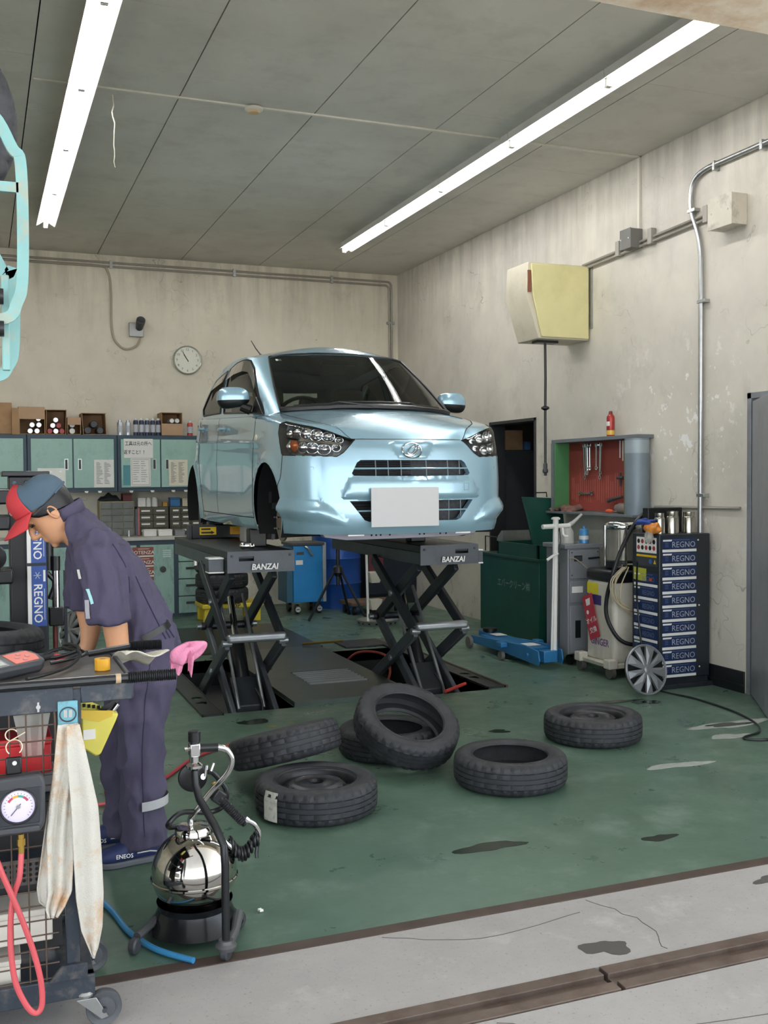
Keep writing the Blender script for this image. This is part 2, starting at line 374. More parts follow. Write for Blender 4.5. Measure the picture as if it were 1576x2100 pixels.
# walls
def wall(name, boxes, m_):
    g = G()
    for b_ in boxes: g.bx(*b_)
    return struct(g.build(name, m_, smooth=0))
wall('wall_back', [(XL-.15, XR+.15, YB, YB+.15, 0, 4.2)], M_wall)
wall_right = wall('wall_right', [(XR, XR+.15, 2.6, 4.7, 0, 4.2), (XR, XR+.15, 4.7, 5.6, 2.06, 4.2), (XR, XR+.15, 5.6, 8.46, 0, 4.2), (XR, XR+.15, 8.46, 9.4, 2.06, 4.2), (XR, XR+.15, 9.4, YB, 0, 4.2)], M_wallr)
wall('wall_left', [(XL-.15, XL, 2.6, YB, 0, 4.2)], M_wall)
g = G(); g.bx(XL-.3, XR+.3, 2.72, YF+.02, 3.18, 4.6)
struct(g.build('lintel_beam', M_lintel, bevel=.01))
g = G(); g.bx(XL-.3, XR+.3, YF, YB+.3, 4.032, 4.2); ceil_ = struct(g.build('ceiling', mat('ceiling_backing', '34322e', .9), smooth=0))
cols = [-4.0, -3.35, -2.43, -1.5, -.58, .345, 1.27, 2.195, 3.11, 4.02, XR]
for i in range(len(cols)-1):
    st = 3.16+.0 if False else None
    y = 5.56 if i % 2 else 6.47
    y -= 1.83*2; edges = [YF+.02]
    while y < YB:
        if y > YF+.3: edges.append(y)
        y += 1.83
    edges.append(YB)
    for j in range(len(edges)-1):
        G().bx(cols[i]+.004, cols[i+1]-.004, edges[j]+.0015, edges[j+1]-.0015, ZC, ZC+.015).build('panel', M_ceil, ceil_, smooth=0)
# baseboard on the right wall
bb = G(); bb.bx(XR-.012, XR, 5.62, 8.44, 0, .15); bb.bx(XR-.02, XR-.012, 5.62, 8.44, .05, .06)
struct(bb.build('baseboard_right', M_black, bevel=.003))
# far doorway: frame and the store room behind
g = G(); g.bx(XR-.01, XR+.16, 8.46, 8.49, 0, 2.06); g.bx(XR-.01, XR+.16, 9.37, 9.4, 0, 2.06); g.bx(XR-.01, XR+.16, 8.46, 9.4, 2.03, 2.06)
struct(g.build('door_1', mat('doorway_frame_paint', '2a2c2e', .5), bevel=.002))
M_store = mat('store_room_wall', '8d8a84', .8)
for nm_, b_ in (('wall_store_far', (7.4, 7.5, 8.0, 10.9, 0, 2.5)), ('wall_store_near', (XR+.15, 7.4, 7.9, 8.0, 0, 2.5)), ('wall_store_back', (XR+.15, 7.4, 10.9, 11.0, 0, 2.5)), ('ceiling_store', (XR+.15, 7.5, 7.9, 11.0, 2.5, 2.6)), ('floor_store', (XR, 7.5, 7.9, 11.0, -.1, 0))): struct(G().bx(*b_).build(nm_, M_store, smooth=0))
lk = T('steel_locker', 'dark grey steel locker standing inside the far doorway', 'locker', (5.07, 9.46, 0))
G().bx(0, 1.2, 0, .45, 0, 1.78).build('body', mat('dark_grey_locker_paint', '44474b', .45, .2), lk, bevel=.005)
G().bx(.02, .78, -.012, 0, .1, 1.74).build('door', mat('dark_grey_locker_paint', '44474b', .45, .2), lk, bevel=.003)
M_card = mat('cardboard', 'a5825f', .8, var=.12, scale=8, dirt='7d5f42', damt=.4)
def carton(name, label, x0, x1, y0, y1, z0, z1, grp=None, m_=None):
    t = T(name, label, 'box', ((x0+x1)/2, (y0+y1)/2, z0), group=grp); a, c = (x1-x0)/2, (y1-y0)/2
    G().bx(-a, a, -c, c, 0, z1-z0).build('body', m_ or M_card, t, bevel=.004)
    G().bx(-a*.98, a*.98, -.025, .025, z1-z0, z1-z0+.001).build('packing_tape', mat('packing_tape', 'b99a6b', .3), t)
    return t
carton('cardboard_box', 'brown cardboard box on top of the locker in the far doorway', 5.10, 5.32, 9.5, 9.8, 1.784, 1.99)
carton('binder_box', 'blue and white box at the edge of the locker top in the doorway', 5.335, 5.40, 9.48, 9.58, 1.784, 1.87, m_=mat('blue_print_box', '4a6c9c', .5))
G().bx(4.985, 5.045, 9.42, 9.48, 0, 2.0).build('store_post', mat('grey_post', '9a9c9b', .5), None, bevel=.004)
tag(D.objects['store_post'], 'pale grey upright post just inside the far doorway', 'post')
# steel door on the right, standing open into the room
dr = G(); ang = atan2(-.62, -.41)
frameg = G(); frameg.bx(XR-.012, XR+.15, 5.56, 5.6, 0, 2.06); frameg.bx(XR-.012, XR+.15, 4.7, 4.74, 0, 2.06); frameg.bx(XR-.012, XR+.15, 4.7, 5.6, 2.02, 2.06)
M_door = mat('grey_steel_door', '8d9096', .42, .4, var=.12, scale=2.5, dirt='63666b', damt=.5)
d2 = frameg.build('door_2', M_door, bevel=.002); struct(d2)
leaf = D.objects.new('door_3', None); COL.objects.link(leaf); leaf.location = (XR-.02, 5.54, 0); leaf.rotation_euler = (0, 0, ang); struct(leaf)
G().bx(0, .82, 0, .04, .012, 2.0).build('door_leaf', M_door, leaf, bevel=.003)
for z in (.35, .95, 1.35, 1.85): G().cyl((-.012, .02, z-.06), (-.012, .02, z+.06), .014, n=10).build('hinge', M_galv, leaf)
g = G(); g.cyl((.74, 0, 1.0), (.74, .09, 1.0), .02); g.sphere((.74, .1, 1.0), .028); g.build('door_knob', M_chrome, leaf)
# unseen passage beyond the steel door, ceiling and end walls added to dim it
M_pas = mat('passage_wall', '77756f', .8)
for nm_, b_ in (('wall_passage_far', (XR+.9, XR+1.0, 3.9, 6.3, 0, 2.6)), ('wall_passage_near', (XR+.15, XR+.9, 3.9, 4.0, 0, 2.6)), ('wall_passage_back', (XR+.15, XR+.9, 6.2, 6.3, 0, 2.6)), ('ceiling_passage', (XR+.15, XR+1.0, 3.9, 6.3, 2.6, 2.7)), ('floor_passage', (XR, XR+1.0, 3.9, 6.3, -.1, 0))): struct(G().bx(*b_).build(nm_, M_pas, smooth=0))
g = G(); g.bx(-9, 9, -6.5, 2.72, 4.7, 4.9)
struct(g.build('ceiling_canopy', mat('canopy_panel', 'd9dadb', .6), smooth=0))  # unseen station canopy overhead, added to shade the entrance concrete
g = G(); g.bx(-40, 40, -60, -9, -.12, 0); struct(g.build('ground_forecourt', M_conc, smooth=0))
# ------------------------------------------------------------ fluorescent rows
M_tube = mat('fluorescent_tube', 'ffffff', .5, var=0, emit=TUBE_STRENGTH); M_refl = mat('white_reflector', 'cfcfca', .4, var=.05)
def fluo(x, y0, label, grp):
    t = T('fluorescent_light', label, 'light', (x, y0, ZC), group=grp); Lg = 1.235
    G().prism([(-.035, 0), (.035, 0), (.03, -.05), (-.03, -.05)], Lg, frame((0, Lg, 0), (1, 0, 0), (0, 0, 1))).build('housing', M_refl, t)
    g = G()
    for sx in (-1, 1): g.add([(sx*.03, 0, -.05), (sx*.03, Lg, -.05), (sx*.085, Lg, -.085), (sx*.085, 0, -.085), (sx*.03, 0, -.053), (sx*.03, Lg, -.053), (sx*.084, Lg, -.088), (sx*.084, 0, -.088)], [(0, 1, 2, 3), (7, 6, 5, 4), (0, 3, 7, 4), (1, 5, 6, 2)])
    g.build('reflector_wing', M_refl, t, smooth=0)
    G().cyl((0, .025, -.084), (0, Lg-.025, -.084), .0165, n=14).build('tube', M_tube, t)
    for y in (0, Lg-.02): G().bx(-.02, .02, y, y+.02, -.105, -.05).build('lamp_holder', M_refl, t, bevel=.003)
for k in range(5):
    o_ = ('farthest', 'second farthest', 'third', 'fourth', 'nearest')[k]
    fluo(.635, 10.38-1.24*(k+1), f'{o_} fluorescent tube fitting of the left ceiling row counted from the back', 'left row of tube lights')
    fluo(3.67, 10.43-1.24*(k+1), f'{o_} fluorescent tube fitting of the right ceiling row counted from the back', 'right row of tube lights')
# ------------------------------------------------------------ ceiling and wall fixtures
M_white = mat('white_plastic', 'e4e3de', .45, var=.05); M_cream = mat('aged_cream_plastic', 'd6d2c4', .5)
M_grey = mat('grey_plastic', '7b7d7f', .5); M_beige = mat('beige_cable', 'a99f8c', .6); M_dgrey = mat('charcoal_plastic', '3a3c40', .5)
tag(G().bx(.36, XR, 6.82, 6.845, ZC-.012, ZC).build('ceiling_raceway', M_cream, bevel=.002), 'thin cream wiring raceway running across the ceiling', 'raceway')
t = T('heat_detector', 'small round cream detector on the ceiling raceway', 'detector', (1.77, 6.83, ZC-.012))
G().lathe([(0, 0), (.06, 0), (.062, -.012), (.05, -.02), (0, -.02)], 28).build('base', M_cream, t)
G().lathe([(.04, -.02), (.036, -.034), (.015, -.04), (0, -.04)], 24).build('cap', mat('detector_cap', 'c2a87e', .5), t)
g = G(); r_ = random.Random(3); z = ZC; x = .86; pts = []
for i in range(14): pts.append((x+r_.uniform(-.008, .008), 6.95+r_.uniform(-.01, .01), z)); z -= .036
tag(G().tube(pts, [.005-.0002*i for i in range(14)], 5).build('cobweb_strand', mat('dusty_web', 'cfc8b6', .9), None), 'dusty strand of cobweb hanging beside the left tube row', 'cobweb')
# back wall pipe run
bp = T('conduit_pipe', 'grey conduit pipes along the top of the back wall and down its corner', 'pipe', (XL, YB, 3.9))
M_cond = mat('painted_conduit', '98938a', .5, .2, dirt='6f6b63')
for dz, dx in ((0, 0), (.045, .03)):
    G().tube([(0, -.02, .03-dz), (8.74-dx, -.02, .02-dz)] + [(8.74-dx+.05*sin(a), -.02, -.03-dz+.05*cos(a)) for a in (.4, .9, 1.4)] + [(8.80-dx, -.02, -3.0)], .012, 8).build('pipe', M_cond, bp)
for x in (1.2, 2.6, 4.0, 5.4, 6.8, 8.0): G().bx(x, x+.03, -.035, 0, -.04, .05).build('clamp', M_galv, bp)
for z in (-.5, -1.3, -2.1): G().bx(8.73, 8.83, -.035, 0, z, z+.03).build('clamp', M_galv, bp)
g = G(); g.tube(spline([(XL+.3, YB-.012, 3.885), (.5, YB-.012, 3.885), (1.25, YB-.012, 3.885), (1.38, YB-.012, 3.82), (1.41, YB-.012, 3.6), (1.41, YB-.012, 3.3), (1.43, YB-.012, 3.1), (1.5, YB-.012, 3.0), (1.58, YB-.012, 2.97), (1.68, YB-.03, 3.01), (1.72, YB-.06, 3.1)], 8), .013, 8)
tag(g.build('flexible_conduit', M_beige), 'beige flexible conduit looping down the back wall to the sensor', 'cable')
t = T('wall_sensor', 'grey wall box with a dark round sensor head on the back wall', 'sensor', (1.68, YB, 3.19))
G().bx(-.08, .08, -.05, 0, -.08, .08).build('box', mat('sensor_box_grey', 'a4a6a6', .4, .4), t, bevel=.006)
G().lathe([(0, 0), (.04, 0), (.043, .05), (.05, .11), (.05, .16), (.04, .17), (.03, .165), (0, .165)], 22, frame((.03, -.05, .02), (1, 0, 0), (.25, .45, 1)) @ Matrix.Rotation(radians(0), 4, 'X')).build('sensor_head', M_dgrey, t)
t = T('wall_clock', 'round white wall clock on the back wall showing five to eleven', 'clock', (2.255, YB, 2.87))
Fc = frame((0, 0, 0), (1, 0, 0), (0, 0, 1))
G().lathe([(0, .0), (.16, 0), (.166, .01), (.166, .03), (.158, .038), (.15, .034), (.15, .02)], 48, Fc).build('rim', mat('clock_rim', 'b9b9ae', .25, .5), t)
G().lathe([(0, .021), (.151, .021)], 48, Fc).build('dial', mat('clock_dial', 'dfe0d2', .5, var=.03), t)
for k in range(1, 13):
    a = k*pi/6; txt(str(k), .038, mat('clock_ink', '3a3c38', .5), t, (.12*sin(a), -.0225, .12*cos(a)), (1, 0, 0), (0, 0, 1), 'numeral')
for a, l, w_ in ((radians(360*55/60), .11, .006), (radians(330-2.5), .075, .009)):
    g = G(); g.bar((-.02*sin(a), -.027, -.02*cos(a)), (l*sin(a), -.027, l*cos(a)), w_, .002, (0, 1, 0)); g.build('hand', mat('clock_ink', '3a3c38', .5), t)
# right wall pipe
pp = T('wall_pipe', 'tall bright steel conduit pipe bending down the right wall', 'pipe', (XR, 6.06, 0))
pts = spline([(-.03, -1.6, 3.69), (-.03, -.3, 3.685), (-.03, -.05, 3.68), (-.03, .07, 3.64), (-.03, .115, 3.55), (-.03, .11, 3.43), (-.03, .05, 3.28), (-.03, .015, 3.15), (-.03, 0, 2.95), (-.03, 0, 2.4)], 7)
G().tube(pts + [V((-.03, 0, 1.8)), V((-.03, 0, .02))], .0185, 12).build('pipe', M_galv, pp)
for y, z, al in ((-.62, 3.69, 1), (-.15, 3.685, 1), (.11, 3.42, 0), (0, 2.75, 0), (0, 1.36, 0)):
    g = G(); (g.bx(-.052, 0, y-.012, y+.012, z-.045, z+.022) if al else g.bx(-.052, 0, y-.06, y+.022, z-.012, z+.012)); g.build('clamp', M_galv, pp, bevel=.002)
cr = T('conduit_run', 'pair of thin grey conduits along the upper right wall', 'pipe', (XR, 7.5, 3.3))
for dz in (0, -.035): G().tube([(-.025, -1.62, .065+dz), (-.025, .12, .01+dz)], .011, 8).build('pipe', M_cond, cr)
for y in (-1.5, -.85, -.42): 
    z = .02-.032*y/1.7*1.; G().bx(-.05, 0, y-.025, y+.025, z-.05, z+.07).build('bracket', M_cond, cr, bevel=.003)
tag(G().bx(XR-.02, XR, 6.82, 6.845, 3.44, ZC).build('wall_raceway', M_cream, bevel=.002), 'cream raceway dropping from the ceiling to the small grey box', 'raceway')
def jbox(lbl, y0, y1, z0, z1, d, m_):
    t = T('junction_box', lbl, 'box', (XR, (y0+y1)/2, z0)); h = (y1-y0)/2
    G().bx(-d, 0, -h, h, 0, z1-z0).build('body', m_, t, bevel=.004); G().bx(-d-.006, -d, -h-.004, h+.004, -.004, z1-z0+.004).build('cover', m_, t, bevel=.003)
    for sy in (-1, 1): G().cyl((-d-.01, sy*h*.7, (z1-z0)/2), (-d-.004, sy*h*.7, (z1-z0)/2), .006, n=8).build('screw', M_galv, t)
jbox('small dark grey junction box where the raceway meets the wall conduits', 6.8, 6.94, 3.29, 3.44, .11, mat('dusty_box_grey', '6c6a66', .6))
jbox('cream metal junction box with worn corners high on the right wall', 5.62, 5.86, 3.2, 3.41, .13, mat('worn_cream_metal', 'c9c3b4', .5, dirt='6d675b', damt=.8, dscale=7))
# small pipe ledge right of the black cabinet
tag(G().tube([(XR-.015, 6.62, 1.262), (XR-.015, 5.66, 1.275)], .012, 8).build('ledge_pipe', M_cond), 'thin horizontal pipe at waist height on the right wall', 'pipe')
# hose reel box
t = T('hose_reel_box', 'yellow and cream hose reel box hung high on the right wall', 'reel box', (XR, 7.55, 2.66))
M_yel = mat('pale_yellow_panel', 'd4cd98', .5, var=.06, scale=4, dirt='a89b58', damt=.25); M_off = mat('dirty_cream_panel', 'cbc3ae', .5, dirt='8d8574', damt=.5)
Fy = frame((0, .36, 0), (1, 0, 0), (0, 0, 1))
pol = [(-.60, .63), (-.012, .63), (-.012, 0), (-.5, 0), (-.62, .37)]
G().prism(pol, .36, Fy).build('body', M_off, t, bevel=.006)
G().prism([(-.58, .615), (-.02, .625), (-.02, .01), (-.48, .012), (-.565, .36)], .02, frame((0, 0, 0), (1, 0, 0), (0, 0, 1))).build('side_panel', M_yel, t, bevel=.008)
G().bx(-.012, 0, -.05, .4, .1, .62).build('mount_plate', M_galv, t)
G().bx(-.45, -.25, .1, .2, -.02, 0).build('hose_outlet', M_black, t)
G().bx(-.605, -.575, -.012, .004, .38, .56).build('slot', mat('rust_brown_slot', '7a4a34', .6), t)
h = T('hanging_hose', 'black air hose hanging straight down from the reel box', 'hose', (4.53, 7.7, 2.64))
G().tube([(0, 0, 0), (.003, 0, -.3), (0, 0, -.6), (0, 0, -1.05)], .011, 10).build('hose', M_black, h)
G().lathe([(.012, .02), (.034, .008), (.036, -.006), (.012, -.02)], 20, Matrix.Translation((0, 0, -.55))).build('stopper_disc', M_black, h)
G().lathe([(.012, .03), (.018, .02), (.018, -.02), (.024, -.03), (.024, -.05), (.012, -.06), (.012, -.08), (0, -.08)], 14, Matrix.Translation((0, 0, -1.05))).build('coupler', M_dgrey, h)
# ------------------------------------------------------------ tool board
t = T('tool_board', 'grey open tool cabinet with red tool-shadow back board on the right wall', 'tool board', (XR, 6.65, 1.18))
M_tb = mat('blue_grey_tool_paint', '6a7074', .5, dirt='4f5254'); M_red = mat('faded_red_board', '8e3a31', .6, var=.15, dirt='5a2a24', damt=.5)
G().bx(-.02, -.005, .2, 1.2, .03, .62).build('back_board', M_red, t)
G().bx(-.16, 0, 0, 1.27, .615, .645).build('top_panel', M_tb, t, bevel=.003)
G().bx(-.16, 0, 1.2, 1.22, .02, .615).build('side_panel', [mat('green_side_paint', '4f8a57', .5, dirt='3a6a44')], t, bevel=.002)
G().bx(-.17, -.0, 1.22, 1.26, .0, .615).build('frame_post', M_tb, t, bevel=.002)
G().bx(-.14, 0, .16, .2, .02, .615).build('side_panel', mat('olive_side_paint', '6b6440', .6), t, bevel=.002)
G().bx(-.2, 0, 0, 1.3, 0, .02).build('shelf', M_tb, t, bevel=.003)
G().lathe([(.0, .02), (.095, .02), (.095, .615)], 28, Matrix.Translation((-.1, .08, 0))).build('corner_roller', mat('blue_grey_cylinder', '7c8890', .45, .2), t)
G().lathe([(.0965, .5), (.0965, .6)], 28, Matrix.Translation((-.1, .08, 0))).build('roller_band', mat('pale_band', '9aa4aa', .45, .2), t)
g = G()
for k in range(14):
    y = .26+k*.066; z0 = .1+.02*(k % 3); 
    for dy in (0, .03): g.bx(-.0215, -.02, y+dy, y+dy+.004, z0, z0+.16+.03*(k % 4))
for k in range(5):
    z = .33+k*.03; 
    for dz in (0, .016): g.bx(-.0215, -.02, .75, .95-.02*k, z+dz, z+dz+.003)
stuff(g.build('painted_outline', mat('pale_red_line', 'b46a5a', .6), t, smooth=0))
def wrench_mesh(L_, w_=.02):
    g = G(); F = frame((0, 0, 0), (0, 1, 0), (0, 0, 1))
    pl = [(-w_*.35, -L_), (w_*.35, -L_), (w_*.4, 0), (-w_*.4, 0)]
    g.prism(pl, .006, F)
    g.prism([(w_*1.0*cos(a), w_*1.0*sin(a)+.01) for a in [radians(q) for q in range(120, 421, 25)]]+[(w_*.3, .012), (0, -.002), (-w_*.3, .012)], .009, F)
    g.lathe([(w_*.95, 0), (w_*.95, .009), (w_*.5, .009), (w_*.5, 0)], 12, F @ Matrix.Translation((0, -L_-.012, 0)), closed=True)
    return g.mesh('wrench', M_chrome)
wm = {L_: wrench_mesh(L_) for L_ in (.17, .21, .25)}
for k, (y, L_, dx, nm) in enumerate([(7.58, .25, 0, 'leftmost of the hanging spanners, longest'), (7.53, .21, .012, 'second hanging spanner from the left'), (7.50, .21, .02, 'third hanging spanner from the left'), (7.47, .17, .008, 'fourth hanging spanner from the left'), (7.37, .17, .01, 'fifth hanging spanner from the left'), (7.33, .25, 0, 'sixth hanging spanner from the left'), (7.30, .21, .012, 'rightmost of the hanging spanners')]):
    o = obj('wrench', wm[L_], None, (XR-.045-dx, y, 1.755), (radians((k*37 % 9)-4), 0, 0)); tag(o, f'{nm} on the red tool board', 'wrench', 'spanners on the tool board')
for y, l in ((7.06, .14), (7.02, .165)):
    tag(G().cyl((XR-.03, y, 1.79), (XR-.03, y, 1.79-l), .006, n=8).build('tool_rod', M_white), ('shorter' if l < .15 else 'longer') + ' of two pale rods hanging on the red board', 'rod')
t = T('socket_driver', 'dark cross-shaped socket tool on the right of the red board', 'tool', (XR-.036, 7.05, 1.48)); g = G(); g.cyl((0, 0, -.06), (0, 0, .05), .009, n=8); g.cyl((0, -.04, .01), (0, .04, .01), .012, n=8); g.build('body', M_dgrey, t)
t = T('air_tool', 'dark ratchet handle lying across the lower red board', 'tool', (XR-.05, 7.1, 1.32)); g = G(); g.tube([(0, .1, -.025), (0, .06, -.01), (0, -.1, .015)], [.016, .018, .01], 8); g.cyl((0, -.1, .015), (0, -.16, .005), .004, n=6); g.build('body', M_dgrey, t)
tag(obj('wrench', wm[.17].copy(), None, (XR-.035, 7.48, 1.36), (radians(88), 0, 0)), 'short spanner stuck sideways low on the red board', 'wrench')
t = T('screwdriver', 'orange handled screwdriver on the tool board shelf', 'screwdriver', (XR-.12, 7.12, 1.219)); G().lathe([(0, 0), (.012, .004), (.016, .03), (.013, .07), (.008, .09), (0, .09)], 12, frame((0, 0, 0), (1, 0, 0), (0, 0, 1))).build('handle', mat('orange_handle', 'd2562c', .4), t); G().cyl((0, -.09, 0), (0, -.2, -.0), .004, n=8).build('shaft', M_chrome, t)
t = T('jar', 'clear plastic jar lying on its side on the tool board shelf', 'jar', (XR-.1, 6.9, 1.246)); G().lathe([(0, -.08), (.035, -.08), (.04, -.06), (.04, .06), (.03, .075), (.03, .1), (0, .1)], 18, frame((0, 0, 0), (0, 0, 1), (1, 0, 0))).build('body', mat('cloudy_plastic', '8f8580', .3, alpha=.85), t)
g = G(); r_ = random.Random(5)
g.grid(lambda u, v: (XR-.02-.16*v, 7.93-.3*u, 1.222+.015*sin(9*u+3*v)+.012*sin(23*u)-.05*max(0, v-.6)), 26, 12)
tag(g.build('work_rag', mat('dirty_red_rag', '77564c', .9, var=.4, scale=25, dirt='3f3b38', damt=.9, dscale=12), None, solid=.012), 'crumpled grimy rag on the far end of the tool board shelf', 'rag')
t = T('spray_bottle', 'red and yellow spray can standing on the tool board', 'can', (XR-.08, 7.12, 1.826))
G().lathe([(0, 0), (.031, 0), (.033, .004), (.033, .15), (.03, .165), (.018, .18)], 20).build('body', [mat('red_can_print', 'a83a36', .3, .3)], t)
G().lathe([(.034, .012), (.034, .05)], 20).build('label_band', mat('yellow_can_print', 'd9b24a', .35), t); G().lathe([(.0335, .085), (.0335, .12)], 12, a0=2.2, a1=3.9).build('label_mark', M_white, t)
G().lathe([(.018, .18), (.016, .19), (.013, .205), (0, .207)], 16).build('nozzle_cap', mat('dark_red_cap', '6f2c28', .4), t)
# ------------------------------------------------------------ back wall cabinets
M_aqua = mat('aqua_cabinet_paint', '9dbfb5', .45, var=.07, scale=3, dirt='5f8a82', damt=.45, dscale=6); M_navy = mat('navy_cabinet_frame', '2f4452', .45, var=.1)
def wall_cabinet(x0, x1, lbl):
    t = T('wall_cabinet', lbl, 'cabinet', ((x0+x1)/2, 11.53, 1.37), group='aqua wall cabinets'); h = (x1-x0)/2
    G().bx(-h, h, .0, .335, 0, .62).build('body', M_navy, t, bevel=.003)
    for s in (-1, 1):
        a, b_ = sorted((s*.006, s*(h-.035)))
        d = G().bx(a, b_, -.018, 0, .045, .575).build('door', M_aqua, t, bevel=.004)
        G().bx(s*.07-.02, s*.07+.02, -.0195, -.017, .24, .36).build('handle', mat('recessed_handle', 'cfd2cf', .35, .6), d, bevel=.003)
        G().bx(s*.07-.012, s*.07+.012, -.0205, -.0185, .25, .35).build('handle_recess', M_dgrey, d)
    for k in range(4):
        x = -h+.14+k*.2+.03*((k*7) % 3)
        G().prism([(-.022, 0), (.022, 0), (.013, -.022), (-.013, -.022)], .01, frame((x, -.004, .012), (1, 0, 0), (0, 0, 1))).build('hook_tag', M_white, t)
    return t
wall_cabinet(-.45, .475, 'aqua wall cabinet at the left end, partly hidden by the dark column')
wall_cabinet(.48, 1.41, 'middle aqua wall cabinet above the bench, with one paper on its right door')
wall_cabinet(1.415, 2.345, 'right aqua wall cabinet next to the car, with the big lettered notice')
M_paper = mat('white_paper', 'e9e8e3', .7, var=.03); M_ink = mat('print_ink', '4a4a4c', .7, var=0); M_bk = mat('black_ink', '1c1c1e', .6, var=0)
def sheet(lbl, x0, x1, z0, z1, y=11.509, m_=None, lines=12, border=False, name='notice_sheet', cat='paper'):
    t = T(name, lbl, cat, ((x0+x1)/2, y, z0)); w_ = x1-x0; h_ = z1-z0
    G().bx(-w_/2, w_/2, -.002, 0, 0, h_).build('sheet', m_ or M_paper, t)
    g = G(); r_ = random.Random(lbl)
    if lines:
        for k in range(lines):
            z = h_*(.9-.8*k/lines)
            for c_ in range(2):
                a = -w_*.38+c_*w_*.4; g.bx(a, a+w_*r_.uniform(.12, .34), -.0026, -.002, z-.004, z)
        stuff(g.build('printed_line', M_ink, t, smooth=0))
    if border:
        g = G(); e = .012
        for b_ in ((-w_/2+e, w_/2-e, h_-e-.004, h_-e), (-w_/2+e, w_/2-e, e, e+.004), (-w_/2+e, -w_/2+e+.004, e, h_-e), (w_/2-e-.004, w_/2-e, e, h_-e)): g.bx(b_[0], b_[1], -.0026, -.002, b_[2], b_[3])
        g.build('printed_border', mat('brown_ink', 'a58a78', .6), t, smooth=0)
    return t
sheet('printed list sheet on the right door of the middle wall cabinet', 1.16, 1.37, 1.42, 1.72, lines=18)
sheet('bordered certificate sheet under the lettered notice', 1.55, 1.765, 1.43, 1.735, lines=10, border=True)
sheet('printed table sheet on the wall cabinet nearest the car', 1.965, 2.175, 1.43, 1.72, m_=mat('cream_paper', 'e2dcca', .7), lines=20)
t = sheet('white notice with large black lettering on the right wall cabinet', 1.48, 1.795, 1.74, 1.95, lines=0, name='lettered_notice', cat='sign')
txt('工具は元の所へ', .052, M_bk, t, (0, -.0022, .155), (1, 0, 0), (0, 0, 1), sx=.8, bold=.012); txt('返すこと！！', .052, M_bk, t, (-.035, -.0022, .06), (1, 0, 0), (0, 0, 1), sx=.8, bold=.012)
sheet('small blue card left of the certificate on the right wall cabinet', 1.47, 1.545, 1.44, 1.66, m_=mat('teal_card', '4f8c96', .5), lines=0)
t = sheet('riveted pale plate on the left door of the middle wall cabinet', .58, .865, 1.41, 1.63, lines=0, m_=mat('pale_plate', 'd5d5cd', .4, .2), name='parts_plate', cat='plate')
for k in range(9): G().lathe([(.012, 0), (.012, .006), (.006, .006), (.006, 0)], 10, frame((-.11+.1*(k % 3), -.002, .04+.07*(k//3)), (1, 0, 0), (0, 0, 1)), closed=True).build('ring', M_galv, t)
# cartons and cans on the cabinets
ZT = 1.992
def open_carton(lbl, x0, x1, h_, d=.3, skew=0., flap=0.):
    t = T('open_carton', lbl, 'box', ((x0+x1)/2, 11.54, ZT), group='open cartons on the wall cabinets'); w_ = x1-x0; a = w_/2; k = .006
    G().bx(-a, a, d-k, d, 0, h_).build('back_panel', M_card, t); G().bx(-a, a, 0, d, 0, k).build('bottom_panel', M_card, t)
    for s in (-1, 1): G().box((s*(a-k/2), d/2, h_/2), (k, d, h_), (0, skew, 0)).build('side_panel', M_card, t)
    G().bx(-a, a, 0, d, h_-k, h_).build('top_panel', M_card, t)
    if flap: G().bx(-a, a, -.006, 0, h_-flap, h_).build('flap', mat('cardboard_light', 'b39274', .8), t)
    if flap > .09: G().box((-a-.03, -.02, h_/2-.01), (.09, .005, h_*.96), (0, 0, .5)).build('flap', M_card, t)
    return t
carton('cardboard_box', 'closed brown carton at the left end of the cabinet tops', .05, .335, 11.54, 11.84, ZT, ZT+.33)
open_carton('open carton holding silver cans, top flap hanging, beside the closed carton', .40, .665, .29, flap=.13)
open_carton('open carton of red-rimmed cans, second open box from the left', .675, .885, .265, skew=.03)
open_carton('smallest open carton with two white cans', .895, 1.035, .185, flap=.08)
open_carton('tilted open carton with dark bottles, right of the small carton', 1.05, 1.30, .235, skew=-.06)
M_canend = mat('can_end', 'c9cbcc', .25, .9); M_cand = mat('dark_bottle_plastic', '2d3033', .35)
canm = {}
def can_lying(x, y, z, r, m_, lbl, grp, rim=None):
    key = (r, m_.name)
    if key not in canm:
        g = G(); g.lathe([(0, .004), (r*.8, .004), (r*.85, 0), (r, .004), (r, .2), (0, .2)], 16, frame((0, 0, 0), (1, 0, 0), (0, 0, -1)))
        canm[key] = g.mesh('can', m_)
    o = obj('can', canm[key], None, (x, y, z)); tag(o, lbl, 'can', grp)
    return o
pos = ['lower left', 'lower right', 'middle left', 'middle right', 'top']
for i, (x, z) in enumerate([(.515, .03), (.585, .03), (.535, .095), (.605, .095), (.60, .16)]): can_lying(x, 11.56, ZT+.006+z, .03, M_canend, f'{pos[i]} silver can end in the flap-topped carton', 'silver cans')
for i, (x, z) in enumerate([(.715, .03), (.777, .03), (.839, .03), (.746, .09), (.808, .09), (.777, .15)]): can_lying(x, 11.56, ZT+.006+z, .03, M_canend if i % 2 else mat('red_can_side', '8c3b3a', .35, .3), ['bottom left', 'bottom middle', 'bottom right', 'second row left', 'second row right', 'topmost'][i]+' can in the second open carton', 'red rimmed cans')
for i, z in enumerate((.032, .1)): can_lying(.945, 11.56, ZT+.006+z, .03, M_white, ('lower', 'upper')[i]+' white can in the smallest carton', 'white capped cans')
for i, (x, z) in enumerate([(1.11, .042), (1.24, .042), (1.175, .11)]): can_lying(x, 11.57, ZT+.006+z, .04, M_cand, ['left', 'right', 'upper'][i]+' dark bottle in the tilted carton', 'dark bottles')
